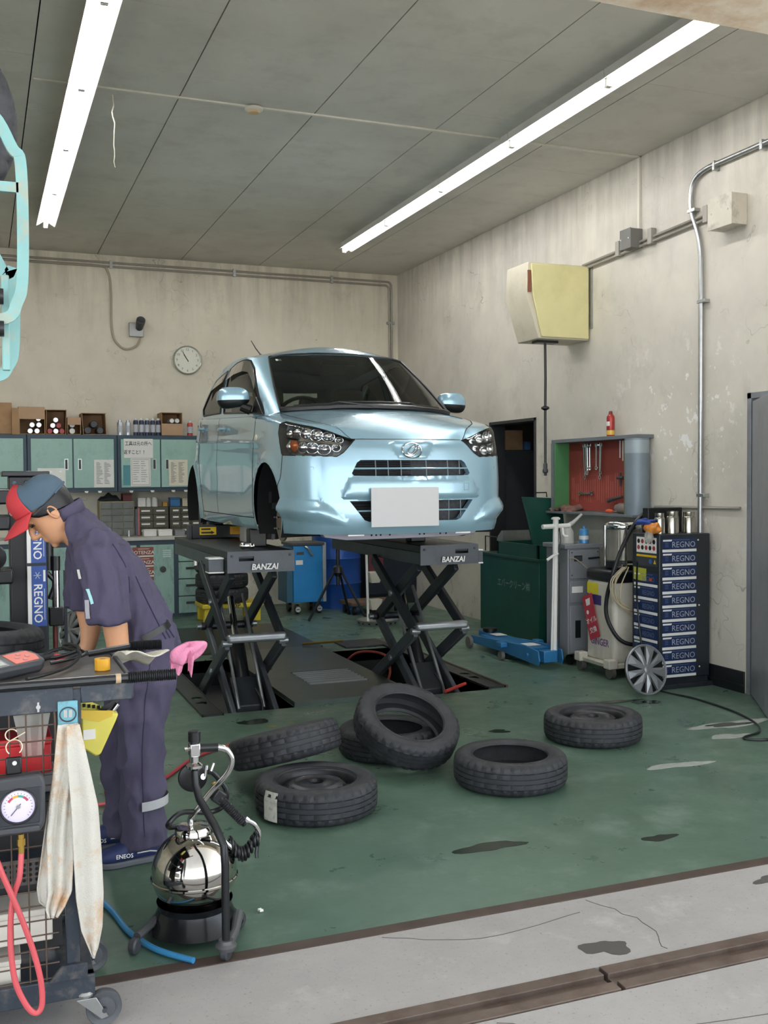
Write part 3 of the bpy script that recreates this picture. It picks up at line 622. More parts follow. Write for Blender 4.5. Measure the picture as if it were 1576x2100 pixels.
def spray(lbl, x, y, z, body, cap, h_=.17, r=.03, grp=None, key=None):
    t = T('spray_can', lbl, 'spray can', (x, y, z), group=grp)
    G().lathe([(0, 0), (r, 0), (r, h_*.8), (r*.8, h_*.87), (r*.5, h_*.89)], 14).build('body', body, t); G().lathe([(r*.62, h_*.88), (r*.62, h_), (0, h_)], 12).build('cap', cap, t)
    G().lathe([(r*1.01, h_*.18), (r*1.01, h_*.62)], 14).build('label_band', mat('pale_label', 'b9bcc4', .5), t)
M_alu = mat('aluminium_can', 'c7ccd2', .3, .7); M_navycan = mat('navy_can', '2d3350', .35, .2)
nth = ['first', 'second', 'third', 'fourth', 'fifth']
for i in range(2): spray(f'{("left", "right")[i]} of the two silver spray cans on the cabinet top', 1.455+.085*i, 11.6, ZT, M_alu, M_alu, .165, .032, 'silver spray cans')
for i in range(5): spray(f'{nth[i]} dark blue spray can with white cap counted from the silver ones', 1.625+.062*i, 11.6, ZT, M_navycan, M_white, .19, .028, 'dark blue spray cans')
spray('red spray can on the cabinet top beside the car roof', 2.225, 11.6, ZT, mat('red_can', 'a8403c', .35, .2), M_white, .165, .032)
t = open_carton('carton with two can ends showing near the top, right of the spray cans', 1.90, 2.13, .255, flap=0)
G().bx(-.115, .115, -.004, 0, 0, .13).build('front_panel', mat('cardboard_light', 'b39274', .8), t)
for i in range(2): can_lying(2.02+.058*i, 11.57, ZT+.165, .026, M_white, ('left', 'right')[i]+' white can in the carton beside the dark blue spray cans', 'white cans')
# ------------------------------------------------------------ bench below
t = T('work_bench', 'long aqua steel work bench along the back wall', 'bench', (.8, 11.3, 0))
G().bx(-2.5, 1.32, -.02, .57, .84, .88).build('worktop', mat('worn_steel_top', 'b9b6ae', .4, .3, dirt='7c7770'), t, bevel=.004)
G().bx(-2.5, 1.6, .01, .55, .0, .84).build('carcass', M_navy, t)
M_aqua2 = mat('scraped_aqua_paint', '93b4a9', .5, var=.1, scale=5, dirt='4a605c', damt=.85, dscale=9, stretch=(1, 1, .35))
for i, (a, b_) in enumerate(((-1.2, -.72), (-.7, -.22), (-.2, .28), (.3, .78), (.80, 1.18))):
    d = G().bx(a+.01, b_-.01, -.012, .008, .03, .79).build('door', M_aqua2, t, bevel=.004)
    for k in range(4): G().bx(b_-.13, b_-.04, -.014, -.012, .72-.022*k, .733-.022*k).build('vent_slot', mat('slot_light', 'c2d4cf', .5), d)
for k in range(4):
    d = G().bx(1.22, 1.58, -.012, .008, .03+.19*k, .21+.19*k).build('drawer', M_aqua2, t, bevel=.004); G().bx(1.3, 1.45, -.016, -.012, .13+.19*k, .155+.19*k).build('drawer_pull', M_dgrey, d)
G().lathe([(.03, 0), (.035, .005), (.012, .008), (0, .008)], 14, frame((1.05, -.012, .52), (1, 0, 0), (0, 0, 1))).build('lock_hole', M_dgrey, t)
M_rb = mat('brick_red_plate', '8a4a3a', .5)
for k in range(5):
    p = T('name_plate', f'{["topmost", "second", "third", "fourth", "lowest"][k]} brick red lettered plate stacked on the bench door', 'plate', (1.645, 11.286, .68-.108*k), group='brick red plates on the bench door')
    G().bx(-.12, .105, -.003, 0, 0, .09).build('plate', M_rb, p); txt('POTENZA', .052, M_white, p, (-.01, -.0032, .03), (1, 0, 0), (0, 0, 1), sx=1.05, bold=.01)
    G().bx(-.06, .06, -.0036, -.003, .068, .073).build('small_print', M_paper, p); G().bx(-.12, .105, -.0036, 0, -.016, -.002).build('white_strip', M_paper, p)
def organizer(lbl, x0, x1, z1, cols_, rows, m_, tagw, y=11.62, frame_m=None, dep=.24):
    t = T('drawer_organizer', lbl, 'organizer', ((x0+x1)/2, y, .88), group='drawer organizers on the bench'); w_ = x1-x0; h_ = z1-.88
    G().bx(-w_/2, w_/2, .0, dep, 0, h_).build('case', frame_m or m_, t, bevel=.003)
    for i in range(cols_):
        for j in range(rows):
            x = -w_/2+.012+i*(w_-.016)/cols_; z = .012+j*(h_-.02)/rows; cw = (w_-.016)/cols_-.008; ch = (h_-.02)/rows-.007
            d = G().bx(x, x+cw, -.012, 0, z, z+ch).build('drawer', m_, t, bevel=.002)
            if tagw: G().bx(x+cw*.2, x+cw*.8, -.0145, -.012, z+ch*.45, z+ch*.72).build('drawer_label', M_paper, d)
M_olv = mat('olive_drawer', '4b493c', .45); M_smoke = mat('smoky_drawer', '5b5f5a', .25, var=.2)
organizer('tall organizer with three columns of smoky drawers in a tan frame', 1.225, 1.60, 1.265, 3, 5, M_smoke, False, frame_m=mat('tan_frame', '8f866a', .5))
organizer('olive organizer with paper-labelled drawers, left of the pair', 1.63, 1.975, 1.195, 2, 4, M_olv, True)
organizer('olive organizer with paper-labelled drawers, right of the pair by the car', 1.99, 2.345, 1.195, 3, 4, M_olv, True)
def small(name, lbl, cat, parts):
    o = None
    for i, (nm, g, m_) in enumerate(parts):
        if i == 0: base = V(g.v[0])
    t = T(name, lbl, cat)
    for nm, g, m_ in parts: g.build(nm, m_, t, bevel=.002)
    return t
def can_on(lbl, x, y, z, r, h_, m_, cap, name='canister', cat='can'):
    t = T(name, lbl, cat, (x, y, z)); G().lathe([(0, 0), (r, 0), (r, h_), (0, h_)], 16).build('body', m_, t); G().lathe([(r*.7, h_), (r*.7, h_*1.15), (0, h_*1.15)], 14).build('cap', cap, t)
def bx_on(lbl, x0, x1, y0, y1, z0, h_, m_, name='parts_box', lid=None):
    t = T(name, lbl, 'box', ((x0+x1)/2, (y0+y1)/2, z0)); a = (x1-x0)/2; c_ = (y1-y0)/2
    G().bx(-a, a, -c_, c_, 0, h_*.8).build('body', m_, t, bevel=.004); G().bx(-a-.002, a+.002, -c_-.002, c_+.002, h_*.8, h_).build('lid', lid or m_, t, bevel=.003)
bx_on('white box on the left olive organizer', 1.645, 1.73, 11.66, 11.78, 1.197, .1, M_paper)
can_on('left of two white canisters on the olive organizer', 1.765, 11.7, 1.197, .03, .09, M_white, M_white); can_on('right of two white canisters on the olive organizer', 1.835, 11.7, 1.197, .033, .09, M_white, M_white)
bx_on('bright blue parts box on the right olive organizer', 2.0, 2.11, 11.64, 11.76, 1.197, .1, mat('blue_parts_box', '2a6aa0', .4))
bx_on('small yellow tin between the canisters and the blue box', 1.92, 1.97, 11.66, 11.72, 1.197, .055, mat('ochre_tin', 'b48a3a', .4))
bx_on('cream carton right of the blue parts box', 2.14, 2.26, 11.66, 11.8, 1.197, .09, mat('cream_carton', 'c9c2ac', .6))
bx_on('dark red case on top of the smoky organizer', 1.48, 1.58, 11.66, 11.82, 1.267, .08, mat('dark_red_case', '6a2a2c', .5))
G().grid(lambda u, v: (1.22+.24*u, 11.64+.16*v, 1.28+.07*sin(pi*u)*sin(pi*v)+.012*sin(17*u)*sin(pi*v)), 20, 10).build('cloth_bundle', mat('black_cloth', '26272a', .9), None, solid=.01); tag(D.objects['cloth_bundle'], 'black cloth bundle lying on the smoky drawer organizer', 'cloth')
bx_on('open white tray box at the front of the bench top', 1.66, 1.80, 11.36, 11.46, .881, .075, M_white); bx_on('flat white carton with printed end on the bench top', 1.82, 1.97, 11.36, 11.5, .881, .07, M_paper)
bx_on('grey metal instrument near the right end of the bench top', 2.0, 2.11, 11.36, 11.5, .881, .065, M_grey)
can_on('small clear bottle near the front edge of the bench', 1.51, 11.42, .881, .014, .06, M_alu, M_white, 'bottle', 'bottle')
can_on('white cup beside the smoky organizer', 1.13, 11.5, .881, .03, .07, M_white, M_white, 'cup', 'cup')
t = T('hanging_strap', 'red and white strap hanging down between the organizers', 'strap', (1.63, 11.58, .885)); G().bx(-.03, 0, -.01, .0, 0, .29).build('strap_band', mat('grey_strap', '565a66', .6), t); G().bx(0, .018, -.012, 0, 0, .3).build('strap_edge', mat('pink_red_strap', 'b5695f', .6), t)
# ------------------------------------------------------------ the car on the lifts (a: lateral, d: rearwards from the nose, z: up)
M_paint = mat('pale_aqua_car_paint', '98bccd', .26, .4, var=.03, scale=400, coat=1.0)
M_trim = mat('black_car_trim', '131416', .4, var=.05); M_seam = mat('panel_gap', '0d1012', .8, var=0)
M_ws = glass('windscreen_glass', (.80, .90, .86), fac=.62); M_side = glass('side_glass', (.82, .80, .80), fac=.55); M_lens = glass('lamp_lens', (1, 1, 1), fac=.96)
M_visor = glass('smoked_visor', (.34, .28, .27), fac=.5)
KP = [(0, 0), (.2, .006), (.40, .03), (.54, .075), (.64, .15), (.69, .25), (.72, .40), (.735, .65), (.7375, 1.2), (.7375, 2.2), (.735, 2.7), (.715, 3.05), (.67, 3.25), (.58, 3.36), (.35, 3.392), (0, 3.395)]
_pl = [tuple(p)[:2] for p in spline([(a, d, 0) for a, d in KP], 24)]
PA = np.array([p[0] for p in _pl]); PD = np.array([p[1] for p in _pl]); PS = np.concatenate([[0], np.cumsum(np.hypot(np.diff(PA), np.diff(PD)))]); SMAX = float(PS[-1])
def plan(s): return float(np.interp(s, PS, PA)), float(np.interp(s, PS, PD))
def s_of_d(d):
    k = np.argmax(PD > .12); return float(np.interp(d, PD[k:], PS[k:]))
def s_of_a(a): return float(np.interp(a, PA[:int(np.argmax(PA))], PS[:int(np.argmax(PA))]))
def pnorm(s):
    if s < 1e-5: return V((0, -1))
    a0, d0 = plan(max(0, s-.004)); a1, d1 = plan(min(SMAX, s+.004)); n = V((d1-d0, -(a1-a0))); n.normalize(); return n
SIDE = s_of_d(.65)
def zs_end(s):   # height of the shoulder's upper end
    if s < .62: return sinterp(s, [0, .3, .38, .45, .52, .62], [.752, .752, .754, .775, .80, .826])
    return sinterp(s-.55, [.07, .3, .5, .75, 1.0, 2.3, 3.1, 4.2], [.826, .86, .892, .925, .94, 1.0, 1.03, 1.03])
def Rsh(s): return interp(s, [0, .5, .9, 1.4], [.025, .03, .032, .03])
def nose(z): return sinterp(z, [.15, .19, .24, .34, .46, .60, .70, .76, .9], [.07, .03, .004, -.004, 0, .012, .03, .048, .075])
def wz(z): return sinterp(z, [.15, .2, .28, .45, .62, .78, .9, 1.0], [.95, .968, .985, 1.0, 1.0, .985, .97, .96])
def inpoly(p, poly):
    x, y = p; c = False; n = len(poly); j = n-1
    for i in range(n):
        xi, yi = poly[i]; xj, yj = poly[j]
        if (yi > y) != (yj > y) and x < (xj-xi)*(y-yi)/(yj-yi)+xi: c = not c
        j = i
    return c
def pdist(p, poly):
    best = 9
    for i in range(len(poly)):
        a = V(poly[i]); b = V(poly[(i+1) % len(poly)]); ab = b-a; t = max(0, min(1, (V(p)-a).dot(ab)/max(ab.length_squared, 1e-9))); best = min(best, (V(p)-(a+ab*t)).length)
    return best
MIDP = [(0, .525), (.375, .53), (.405, .52), (.455, .41), (.44, .395), (0, .392)]
VEE = [(0, .742), (.155, .742), (.095, .64), (0, .635)]
FANG = [(.40, .238), (.50, .345), (.56, .385), (.78, .405), (1.02, .40), (1.03, .30), (.90, .275), (.62, .255)]
TRAP = [(.47, .60), (.40, .655), (.0, .655), (0, .50), (.43, .50)]
def disp(s, z):
    h = 0.
    if inpoly((s, z), MIDP) : h += .022*min(1, pdist((s, z), [(.375, .53), (.405, .52), (.455, .41), (.44, .395), (0, .392), (0, .525)] if False else MIDP[1:5]+[(-1, .392), (-1, .53)])/.018)
    if inpoly((s, z), VEE): h -= .012*min(1, pdist((s, z), [(-1, .742), (.155, .742), (.095, .64), (-1, .635)])/.02)
    if inpoly((s, z), FANG): h += .035*min(1, pdist((s, z), FANG)/.055)
    d = plan(s)[1]
    if s > .7:
        for c in (.66, 3.10):
            r = sqrt((d-c)**2+(z-.335)**2); h += .014*max(0, 1-abs(r-.30)/.06)
        h += .006*math.exp(-((z-.74-.03*d)/.02)**2)*min(1, max(0, (s-1.2)/.3)) - .008*math.exp(-((z-.5)/.1)**2)*min(1, max(0, (s-1.5)/.3))*max(0, min(1, (3.2-s)/.3))
    return h
def low(s, v, off=0.):
    a, d = plan(s); n = pnorm(s); R = Rsh(s); ze = zs_end(s); z0 = ze-R
    if v <= z0: z = v; ins = 0.
    else:
        t = min(pi/2, (v-z0)/R); z = z0+R*sin(t); ins = R*(1-cos(t))
    h = disp(s, v)+off-ins; w_ = wz(z)
    e = nose(z)*max(0, 1-d/1.1)**2; r = (max(0, z-.5)*.12)*max(0, min(1, (d-2.6)/.8))**2
    return V((a*w_+n.x*h, d+e-r+n.y*h, z))
def vend(s): return zs_end(s)-Rsh(s)+Rsh(s)*pi/2
# feature outlines in the (s, v) domain, for one half of the car
def arch(c, n=26): return [(s_of_d(c+.285*cos(t)) , .335+.29*sin(t)) for t in [pi*(-.28)+pi*1.56*i/n for i in range(n+1)]]
ARC_F = arch(.66); ARC_R = arch(3.10)
UPG = [(0, .627), (.33, .627), (.352, .612), (.385, .548), (.372, .534), (0, .530)]
LOG = [(0, .386), (.405, .386), (.318, .272), (.29, .262), (0, .262)]
s_hi = [.385, .45, .52, .60, .68, .78, .88]
HEAD = [(.355, .752)] + [(s, vend(s)-.006) for s in s_hi] + [(.955, .852), (.965, .80), (.905, .672), (.885, .662), (.47, .648), (.43, .672)]
SILLZ = .262
def cdt_patch(polys, holes, s0, s1, vlo, vhi, step=.024):
    pts = []; ed = []
    def loop(P, closed=True, m_=8):
        k = len(pts); P2 = []
        for i in range(len(P) if closed else len(P)-1):
            a = P[i]; b = P[(i+1) % len(P)]; q = max(1, int(sqrt((a[0]-b[0])**2+(a[1]-b[1])**2)/step))
            P2 += [(a[0]+(b[0]-a[0])*j/q, a[1]+(b[1]-a[1])*j/q) for j in range(q)]
        if not closed: P2.append(P[-1])
        pts.extend(P2); n = len(P2); ed.extend([(k+i, k+(i+1) % n) for i in range(n if closed else n-1)])
    ns = int((s1-s0)/step); ss = [s0+(s1-s0)*i/ns for i in range(ns+1)]
    loop([(s, vlo(s)) for s in ss]+[(s, vhi(s)) for s in reversed(ss)])
    for P in polys: loop(P)
    for i in range(1, ns):
        s = ss[i]; nv = int((vhi(s)-vlo(s))/step)
        for j in range(1, nv): pts.append((s+(.3*step if j % 2 else 0), vlo(s)+(vhi(s)-vlo(s))*j/nv))
    r = delaunay_2d_cdt([V(p) for p in pts], ed, [], 0, 1e-5)
    vo, fo = r[0], r[2]; outl = [(s, vlo(s)) for s in ss]+[(s, vhi(s)) for s in reversed(ss)]
    fk = []
    for f in fo:
        c = sum((vo[i] for i in f), V((0, 0)))/len(f); c = (c.x, c.y)
        if not inpoly(c, outl) or any(inpoly(c, H) for H in holes): continue
        fk.append((tuple(f), c))
    return vo, fk
CAR = T('car', 'pale aqua small hatchback raised on two lifts with its wheels off', 'car', (2.42, 5.64, .98))
def emit(name, vo, faces, fn, m_, mirror, parent=CAR, solid=0):
    """faces: index tuples into vo (domain); one half, or both halves in one mesh when mirror is 'both'"""
    def half(sx, g):
        used = {}; vs = []; fs = []
        for f in faces:
            ff = []
            for i in f:
                if i not in used: used[i] = len(vs); p = fn(vo[i].x, vo[i].y); vs.append((sx*p.x, p.y, p.z))
                ff.append(used[i])
            fs.append(tuple(ff) if sx > 0 else tuple(reversed(ff)))
        g.add(vs, fs)
    out = []
    if mirror == 'both':
        g = G(); half(1, g); half(-1, g); me = g.mesh(name, m_, 50)
        bm = bmesh.new(); bm.from_mesh(me); bmesh.ops.remove_doubles(bm, verts=bm.verts, dist=2e-4); bm.to_mesh(me); bm.free()
        out.append(obj(name, me, parent, solid=solid))
    else:
        for sx in ((1, -1) if mirror == 'each' else (mirror,)):
            g = G(); half(sx, g); out.append(obj(name, g.mesh(name, m_, 50), parent, solid=solid))
    return out
SF = [(0, .15), (0, 1.2), (s_of_d(.35), 1.2), (s_of_d(.355), .66), (s_of_d(.375), .52), (s_of_d(.41), .45), (s_of_d(.41), .15)]
vo, fk = cdt_patch([UPG, LOG, HEAD, ARC_F, ARC_R, MIDP, VEE, FANG, [(s_of_d(1.0), SILLZ), (s_of_d(1.0), vend(s_of_d(1.0))-.002), (s_of_d(2.11), vend(s_of_d(2.11))-.002), (s_of_d(2.11), SILLZ)],
    [(s_of_d(2.111), SILLZ), (s_of_d(2.111), vend(s_of_d(2.11))-.002), (s_of_d(2.86), vend(s_of_d(2.86))-.002), (s_of_d(2.83), .7), (s_of_d(2.70), .45), (s_of_d(2.66), SILLZ)], SF[2:6]], [UPG, LOG, ARC_F, ARC_R], 0, SMAX, lambda s: interp(s, [0, .7, 1.1, 3.2, 4.0, SMAX], [.185, .19, .185, .19, .24, .26]), vend)
bins = {}
RD = [(s_of_d(2.11), SILLZ), (s_of_d(2.11), 1.2), (s_of_d(2.86), 1.2), (s_of_d(2.83), .7), (s_of_d(2.70), .45), (s_of_d(2.66), SILLZ)]
for f, c in fk:
    s, v = c
    if inpoly(c, HEAD): k = 'headlight_lens'
    elif inpoly(c, SF): k = 'front_bumper'
    elif v < SILLZ and s < s_of_d(2.8): k = 'sill'
    elif s < s_of_d(1.0): k = 'front_fender'
    elif s < s_of_d(2.11): k = 'front_door'
    elif inpoly(c, RD): k = 'rear_door'
    elif s < s_of_d(3.3): k = 'rear_quarter'
    else: k = 'tailgate'
    bins.setdefault(k, []).append(f)
PARTS = {}
for k, fs in bins.items():
    PARTS[k] = emit(k, vo, fs, lambda s, v: low(s, v), M_lens if k == 'headlight_lens' else M_paint, 'both' if k in ('front_bumper', 'tailgate') else 'each')
def strip(pts, sx, fn=low, w_=.0028, off=.0012):
    P = [fn(s, v, off) for s, v in pts]; g = G(); vs = []
    for i, p in enumerate(P):
        t = (P[min(i+1, len(P)-1)]-P[max(i-1, 0)]).normalized(); q = V((-.4, 0, 0)) if False else V((p.x, (p.y-1.7)*.35, .0)).normalized(); b = t.cross(q).normalized()*w_
        vs += [p+b, p-b]
    vs = [(sx*v_.x, v_.y, v_.z) for v_ in vs]; return vs, [(2*i, 2*i+1, 2*i+3, 2*i+2) for i in range(len(P)-1)]
def dens(P, q=8): return [(P[i][0]+(P[i+1][0]-P[i][0])*j/q, P[i][1]+(P[i+1][1]-P[i][1])*j/q) for i in range(len(P)-1) for j in range(q)]+[P[-1]]
seams = [dens([(s_of_d(1.0), SILLZ), (s_of_d(.985), vend(s_of_d(.985)))], 24), dens([(s_of_d(2.11), SILLZ), (s_of_d(2.11), vend(s_of_d(2.11)))], 24), dens(RD[2:]+[(s_of_d(2.6), SILLZ)], 14), dens([(s_of_d(1.0), SILLZ), (s_of_d(2.66), SILLZ)], 40), dens([(.945, .75), (s_of_d(.35), .66), (s_of_d(.375), .52), (s_of_d(.41), .46)], 8), dens(HEAD+HEAD[:1], 6)]
for sx in (1, -1):
    for P in seams:
        g = G(); vs, fs = strip(P, sx); g.add(vs, fs); g.build('shut_line', M_seam, CAR, smooth=0)
# bonnet and fender tops
def ztop(a, d):
    aa = abs(a); de = max(.12, d); s = s_of_d(de); e = low(s, vend(s)); ae = max(.2, e.x); ze = e.z
    zc = sinterp(d, [.0, .07, .10, .15, .2, .32, .48, .64, .8, 1.0], [.74, .752, .774, .805, .832, .881, .931, .971, 1.0, 1.0])
    if d < .22:
        pass
    k = min(1, aa/ae); return zc+(ze-zc)*k**2.4
top_b = [low(s, vend(s)) for s in [i*.02 for i in range(0, int(s_of_d(.98)/.02)+1)]]
def hood_patch():
    edge = [(p.x, p.y) for p in top_b]
    a_end, d_end = edge[-1]
    back = [(a_end*.93, .90), (.60, .80), (.45, .70), (.25, .64)]+[(0, .62-(.62-edge[0][1])*i/28) for i in range(28)]
    outl = edge+back; pts = [V(p) for p in outl]; n = len(pts); ed = [(i, (i+1) % n) for i in range(n)]
    # bonnet side line
    HL = [(.355, None), (.45, .19), (.53, .29), (.585, .42), (.61, .56), (.615, .70), (.60, .80)]
    i0 = min(range(len(edge)), key=lambda i: abs(edge[i][0]-.36)); HL[0] = (edge[i0][0], edge[i0][1])
    hl = dens(HL, 8); k = len(pts); pts += [V(p) for p in hl]; ed += [(k+i, k+i+1) for i in range(len(hl)-1)]
    for i in range(1, 40):
        for j in range(0, 40):
            a, d = (j+.0)*.02+(.01 if i % 2 else 0), i*.024
            if inpoly((a, d), outl) and pdist((a, d), outl) > .008: pts.append(V((a, d)))
    r = delaunay_2d_cdt(pts, ed, [], 0, 1e-5); vo2, fo = r[0], r[2]
    hood_poly = edge[:i0+1]+hl+[(.45, .70), (.25, .64), (0, .62)]
    H, Fd = [], []
    for f in fo:
        c = sum((vo2[i] for i in f), V((0, 0)))/len(f)
        if not inpoly((c.x, c.y), outl): continue
        (H if inpoly((c.x, c.y), hood_poly) else Fd).append(tuple(f))
    eset = {(round(p.x, 4), round(p.y, 4)): p.z for p in top_b}
    def fn(a, d):
        z = eset.get((round(a, 4), round(d, 4)))
        if z is None:
            # smooth blend to the rim so that nose and fender shoulders meet the bonnet
            z = ztop(a, d); q = min(top_b, key=lambda p: (p.x-a)**2+(p.y-d)**2); D_ = sqrt((q.x-a)**2+(q.y-d)**2); w_ = max(0, 1-D_/.06); w_ = w_*w_*(3-2*w_)
            z = z*(1-w_)+w_*min(z, q.z+.62*D_)
        return V((a, d, z))
    emit('bonnet', vo2, H, fn, M_paint, 'both'); emit('fender_top', vo2, Fd, fn, M_paint, 'each')
    for sx in (1, -1):
        P = [fn(a, d)+V((0, 0, .0015)) for a, d in hl]; g = G(); vs = []
        for i, p in enumerate(P):
            t = (P[min(i+1, len(P)-1)]-P[max(i-1, 0)]).normalized(); b = t.cross(V((0, 0, 1))).normalized()*.003; vs += [p+b, p-b]
        g.add([(sx*q.x, q.y, q.z) for q in vs], [(2*i, 2*i+1, 2*i+3, 2*i+2) for i in range(len(P)-1)]); g.build('shut_line', M_seam, CAR, smooth=0)
    g = G(); P = [low(s, vend(s), .001)+V((0, 0, .001)) for s in [i*.01 for i in range(0, 37)]]; P = [V((-p.x, p.y, p.z)) for p in reversed(P[1:])]+P; vs = []
    for p in P: vs += [p+V((0, .002, .002)), p+V((0, -.003, -.004))]
    g.add(vs, [(2*i, 2*i+1, 2*i+3, 2*i+2) for i in range(len(P)-1)]); g.build('shut_line', M_seam, CAR, smooth=0)
hood_patch()
# greenhouse: ruled between belt and roof outlines
GB = [(0, .61, .975), (.25, .63, .972), (.45, .69, .965), (.60, .785, .95), (.672, .93, .93), (.693, 1.2, .935), (.697, 2.0, .972), (.692, 2.7, 1.0), (.675, 3.08, 1.01), (.60, 3.27, 1.01), (.38, 3.34, 1.01), (0, 3.355, 1.01)]
GT = [(0, 1.30, 1.405), (.2, 1.315, 1.403), (.38, 1.365, 1.398), (.50, 1.44, 1.39), (.558, 1.54, 1.388), (.588, 1.75, 1.408), (.60, 2.1, 1.412), (.592, 2.6, 1.378), (.568, 2.9, 1.338), (.50, 3.06, 1.315), (.3, 3.13, 1.307), (0, 3.14, 1.305)]
_gb = spline(GB, 12); _gt = spline(GT, 12); NG = len(_gb)-1
def gh(u, t, off=0.):
    x = max(0, min(1, u/11.))*NG; i = min(NG-1, int(x)); f = x-i
    b = _gb[i].lerp(_gb[i+1], f); q = _gt[i].lerp(_gt[i+1], f); p = b.lerp(q, t)
    n = V(((_gb[i+1]-_gb[i]).y, -(_gb[i+1]-_gb[i]).x, 0)); n.normalize()
    if b.x < .3 and b.y < 2: n = V((0, -1, .9)).normalized()
    return p+n*(off+.016*sin(pi*t))
def u_of_d(d):   # along the belt on the side
    ds = [p.y for p in _gb]; k = 4*12; return float(np.interp(d, ds[k-12:9*12], [i*11/NG for i in range(k-12, 9*12)]))
WS = [(0, .045), (2.2, .045), (2.97, .06), (2.97, .955), (2.2, .965), (0, .97)]
FW = [(3.98, .06), (u_of_d(2.0), .10), (u_of_d(2.0), .86), (u_of_d(1.62), .93), (5.02, .955), (4.5, .93), (4.2, .80)]
RW = [(u_of_d(2.13), .11), (u_of_d(2.80), .10), (u_of_d(2.88), .25), (u_of_d(2.74), .62), (u_of_d(2.62), .80), (u_of_d(2.13), .86)]
vo3, fk3 = cdt_patch([WS, FW, RW, [(9.6, .12), (10.999, .12), (10.999, .9), (9.6, .9)]], [], 0, 11, lambda s: 0., lambda s: 1., .07)
b3 = {}
for f, c in fk3:
    u, t = c
    k = 'windscreen' if inpoly(c, WS) else 'front_side_glass' if inpoly(c, FW) else 'rear_side_glass' if inpoly(c, RW) else 'rear_window' if u > 9.6 and .12 < t < .9 else 'a_pillar' if u < 4.05 else 'window_frame' if u < 9.4 else 'rear_hatch'
    b3.setdefault(k, []).append(f)
for k, fs in b3.items():
    emit(k, vo3, fs, gh, {'windscreen': M_ws, 'front_side_glass': M_side, 'rear_side_glass': M_side, 'rear_window': M_ws}.get(k, M_paint), 'both' if k in ('windscreen', 'rear_window', 'rear_hatch', 'a_pillar') else 'each')
def band(P, fn, w_, off, name, m_, sx, closed=True):
    Q = dens(P+P[:1] if closed else P, 10); pts = [fn(u, t, off) for u, t in Q]; g = G(); g.tube([(sx*p.x, p.y, p.z) for p in pts], w_, 5); return g.build(name, m_, CAR)
for sx in (1, -1):
    band(FW, gh, .008, .001, 'window_seal', M_trim, sx); band(RW, gh, .008, .001, 'window_seal', M_trim, sx)
    # smoked rain visors over the side windows
    for P in ([(4.15, .62), (4.28, .80), (4.55, .93), (5.02, .96), (u_of_d(1.62), .935), (u_of_d(1.99), .87)], [(u_of_d(2.13), .865), (u_of_d(2.62), .80), (u_of_d(2.73), .63)]):
        Q = dens(P, 8); g = G(); vs = []
        for (u, t) in Q:
            p = gh(u, t, .006); q = gh(u, max(0, t-.20), .022); vs += [(sx*p.x, p.y, p.z), (sx*q.x, q.y, q.z)]
        g.add(vs, [(2*i, 2*i+1, 2*i+3, 2*i+2) for i in range(len(Q)-1)]); g.build('rain_visor', M_visor, CAR)
    g = G(); g.prism([(.93, .945), (1.2, .95), (1.15, 1.03), (1.08, 1.07)], .03, frame((sx*.672-.015, 0, 0), (0, 1, 0), (0, 0, 1))); g.build('mirror_sail', M_trim, CAR, bevel=.005)
Qw = WS[1:]; 
for P, nm in (([(-2.97, .06), (-2.2, .045), (0, .045), (2.2, .045), (2.97, .06)], 'cowl'),):
    pts = [gh(abs(u), t, .004) for u, t in dens(P, 10)]; sg = [1 if u >= 0 else -1 for u, t in dens(P, 10)]
    g = G(); g.tube([(s_*p.x, p.y-.02, p.z-.012) for p, s_ in zip(pts, sg)], .019, 6); g.build('cowl', M_trim, CAR)
for sx in (1, -1): band([(2.97, .04), (2.97, .97), (1.5, .985), (0, .99)], gh, .009, .002, 'screen_trim', M_trim, sx, False)
# roof dome
def roof(u, q):
    e = gh(u*11, 1.0); ds = min(2.75, max(1.62, e.y)); zsn = interp(ds, [1.6, 1.9, 2.3, 2.75], [1.485, 1.5, 1.49, 1.44]); f = sin(q*pi/2)
    return V((e.x*(1-q), e.y+(ds-e.y)*q, e.z+(zsn-e.z)*f))
g = G(); NU, NQ = 90, 14
for sx in (1, -1):
    vs = []
    for j in range(NQ):
        for i in range(NU): p = roof(i/(NU-1), j/(NQ-1)); vs.append((sx*p.x, p.y, p.z))
    fs = [(j*NU+i, j*NU+i+1, (j+1)*NU+i+1, (j+1)*NU+i) for j in range(NQ-1) for i in range(NU-1)]
    g.add(vs, fs if sx > 0 else [tuple(reversed(f)) for f in fs])
me = g.mesh('roof', M_paint, 60); bm = bmesh.new(); bm.from_mesh(me); bmesh.ops.remove_doubles(bm, verts=bm.verts, dist=1e-4); bm.to_mesh(me); obj('roof', me, CAR)
ant = G().lathe([(.028, 0), (.026, .012), (.014, .022), (.008, .034), (0, .036)], 14, Matrix.Translation((-.35, 2.22, 1.462)) @ Matrix.Diagonal((1, 1.7, 1, 1))).build('antenna_base', M_trim, CAR)
G().tube([(-.35, 2.22, 1.49), (-.352, 2.36, 1.555), (-.354, 2.50, 1.635)], [.005, .0045, .003], 8).build('antenna_rod', M_trim, ant)
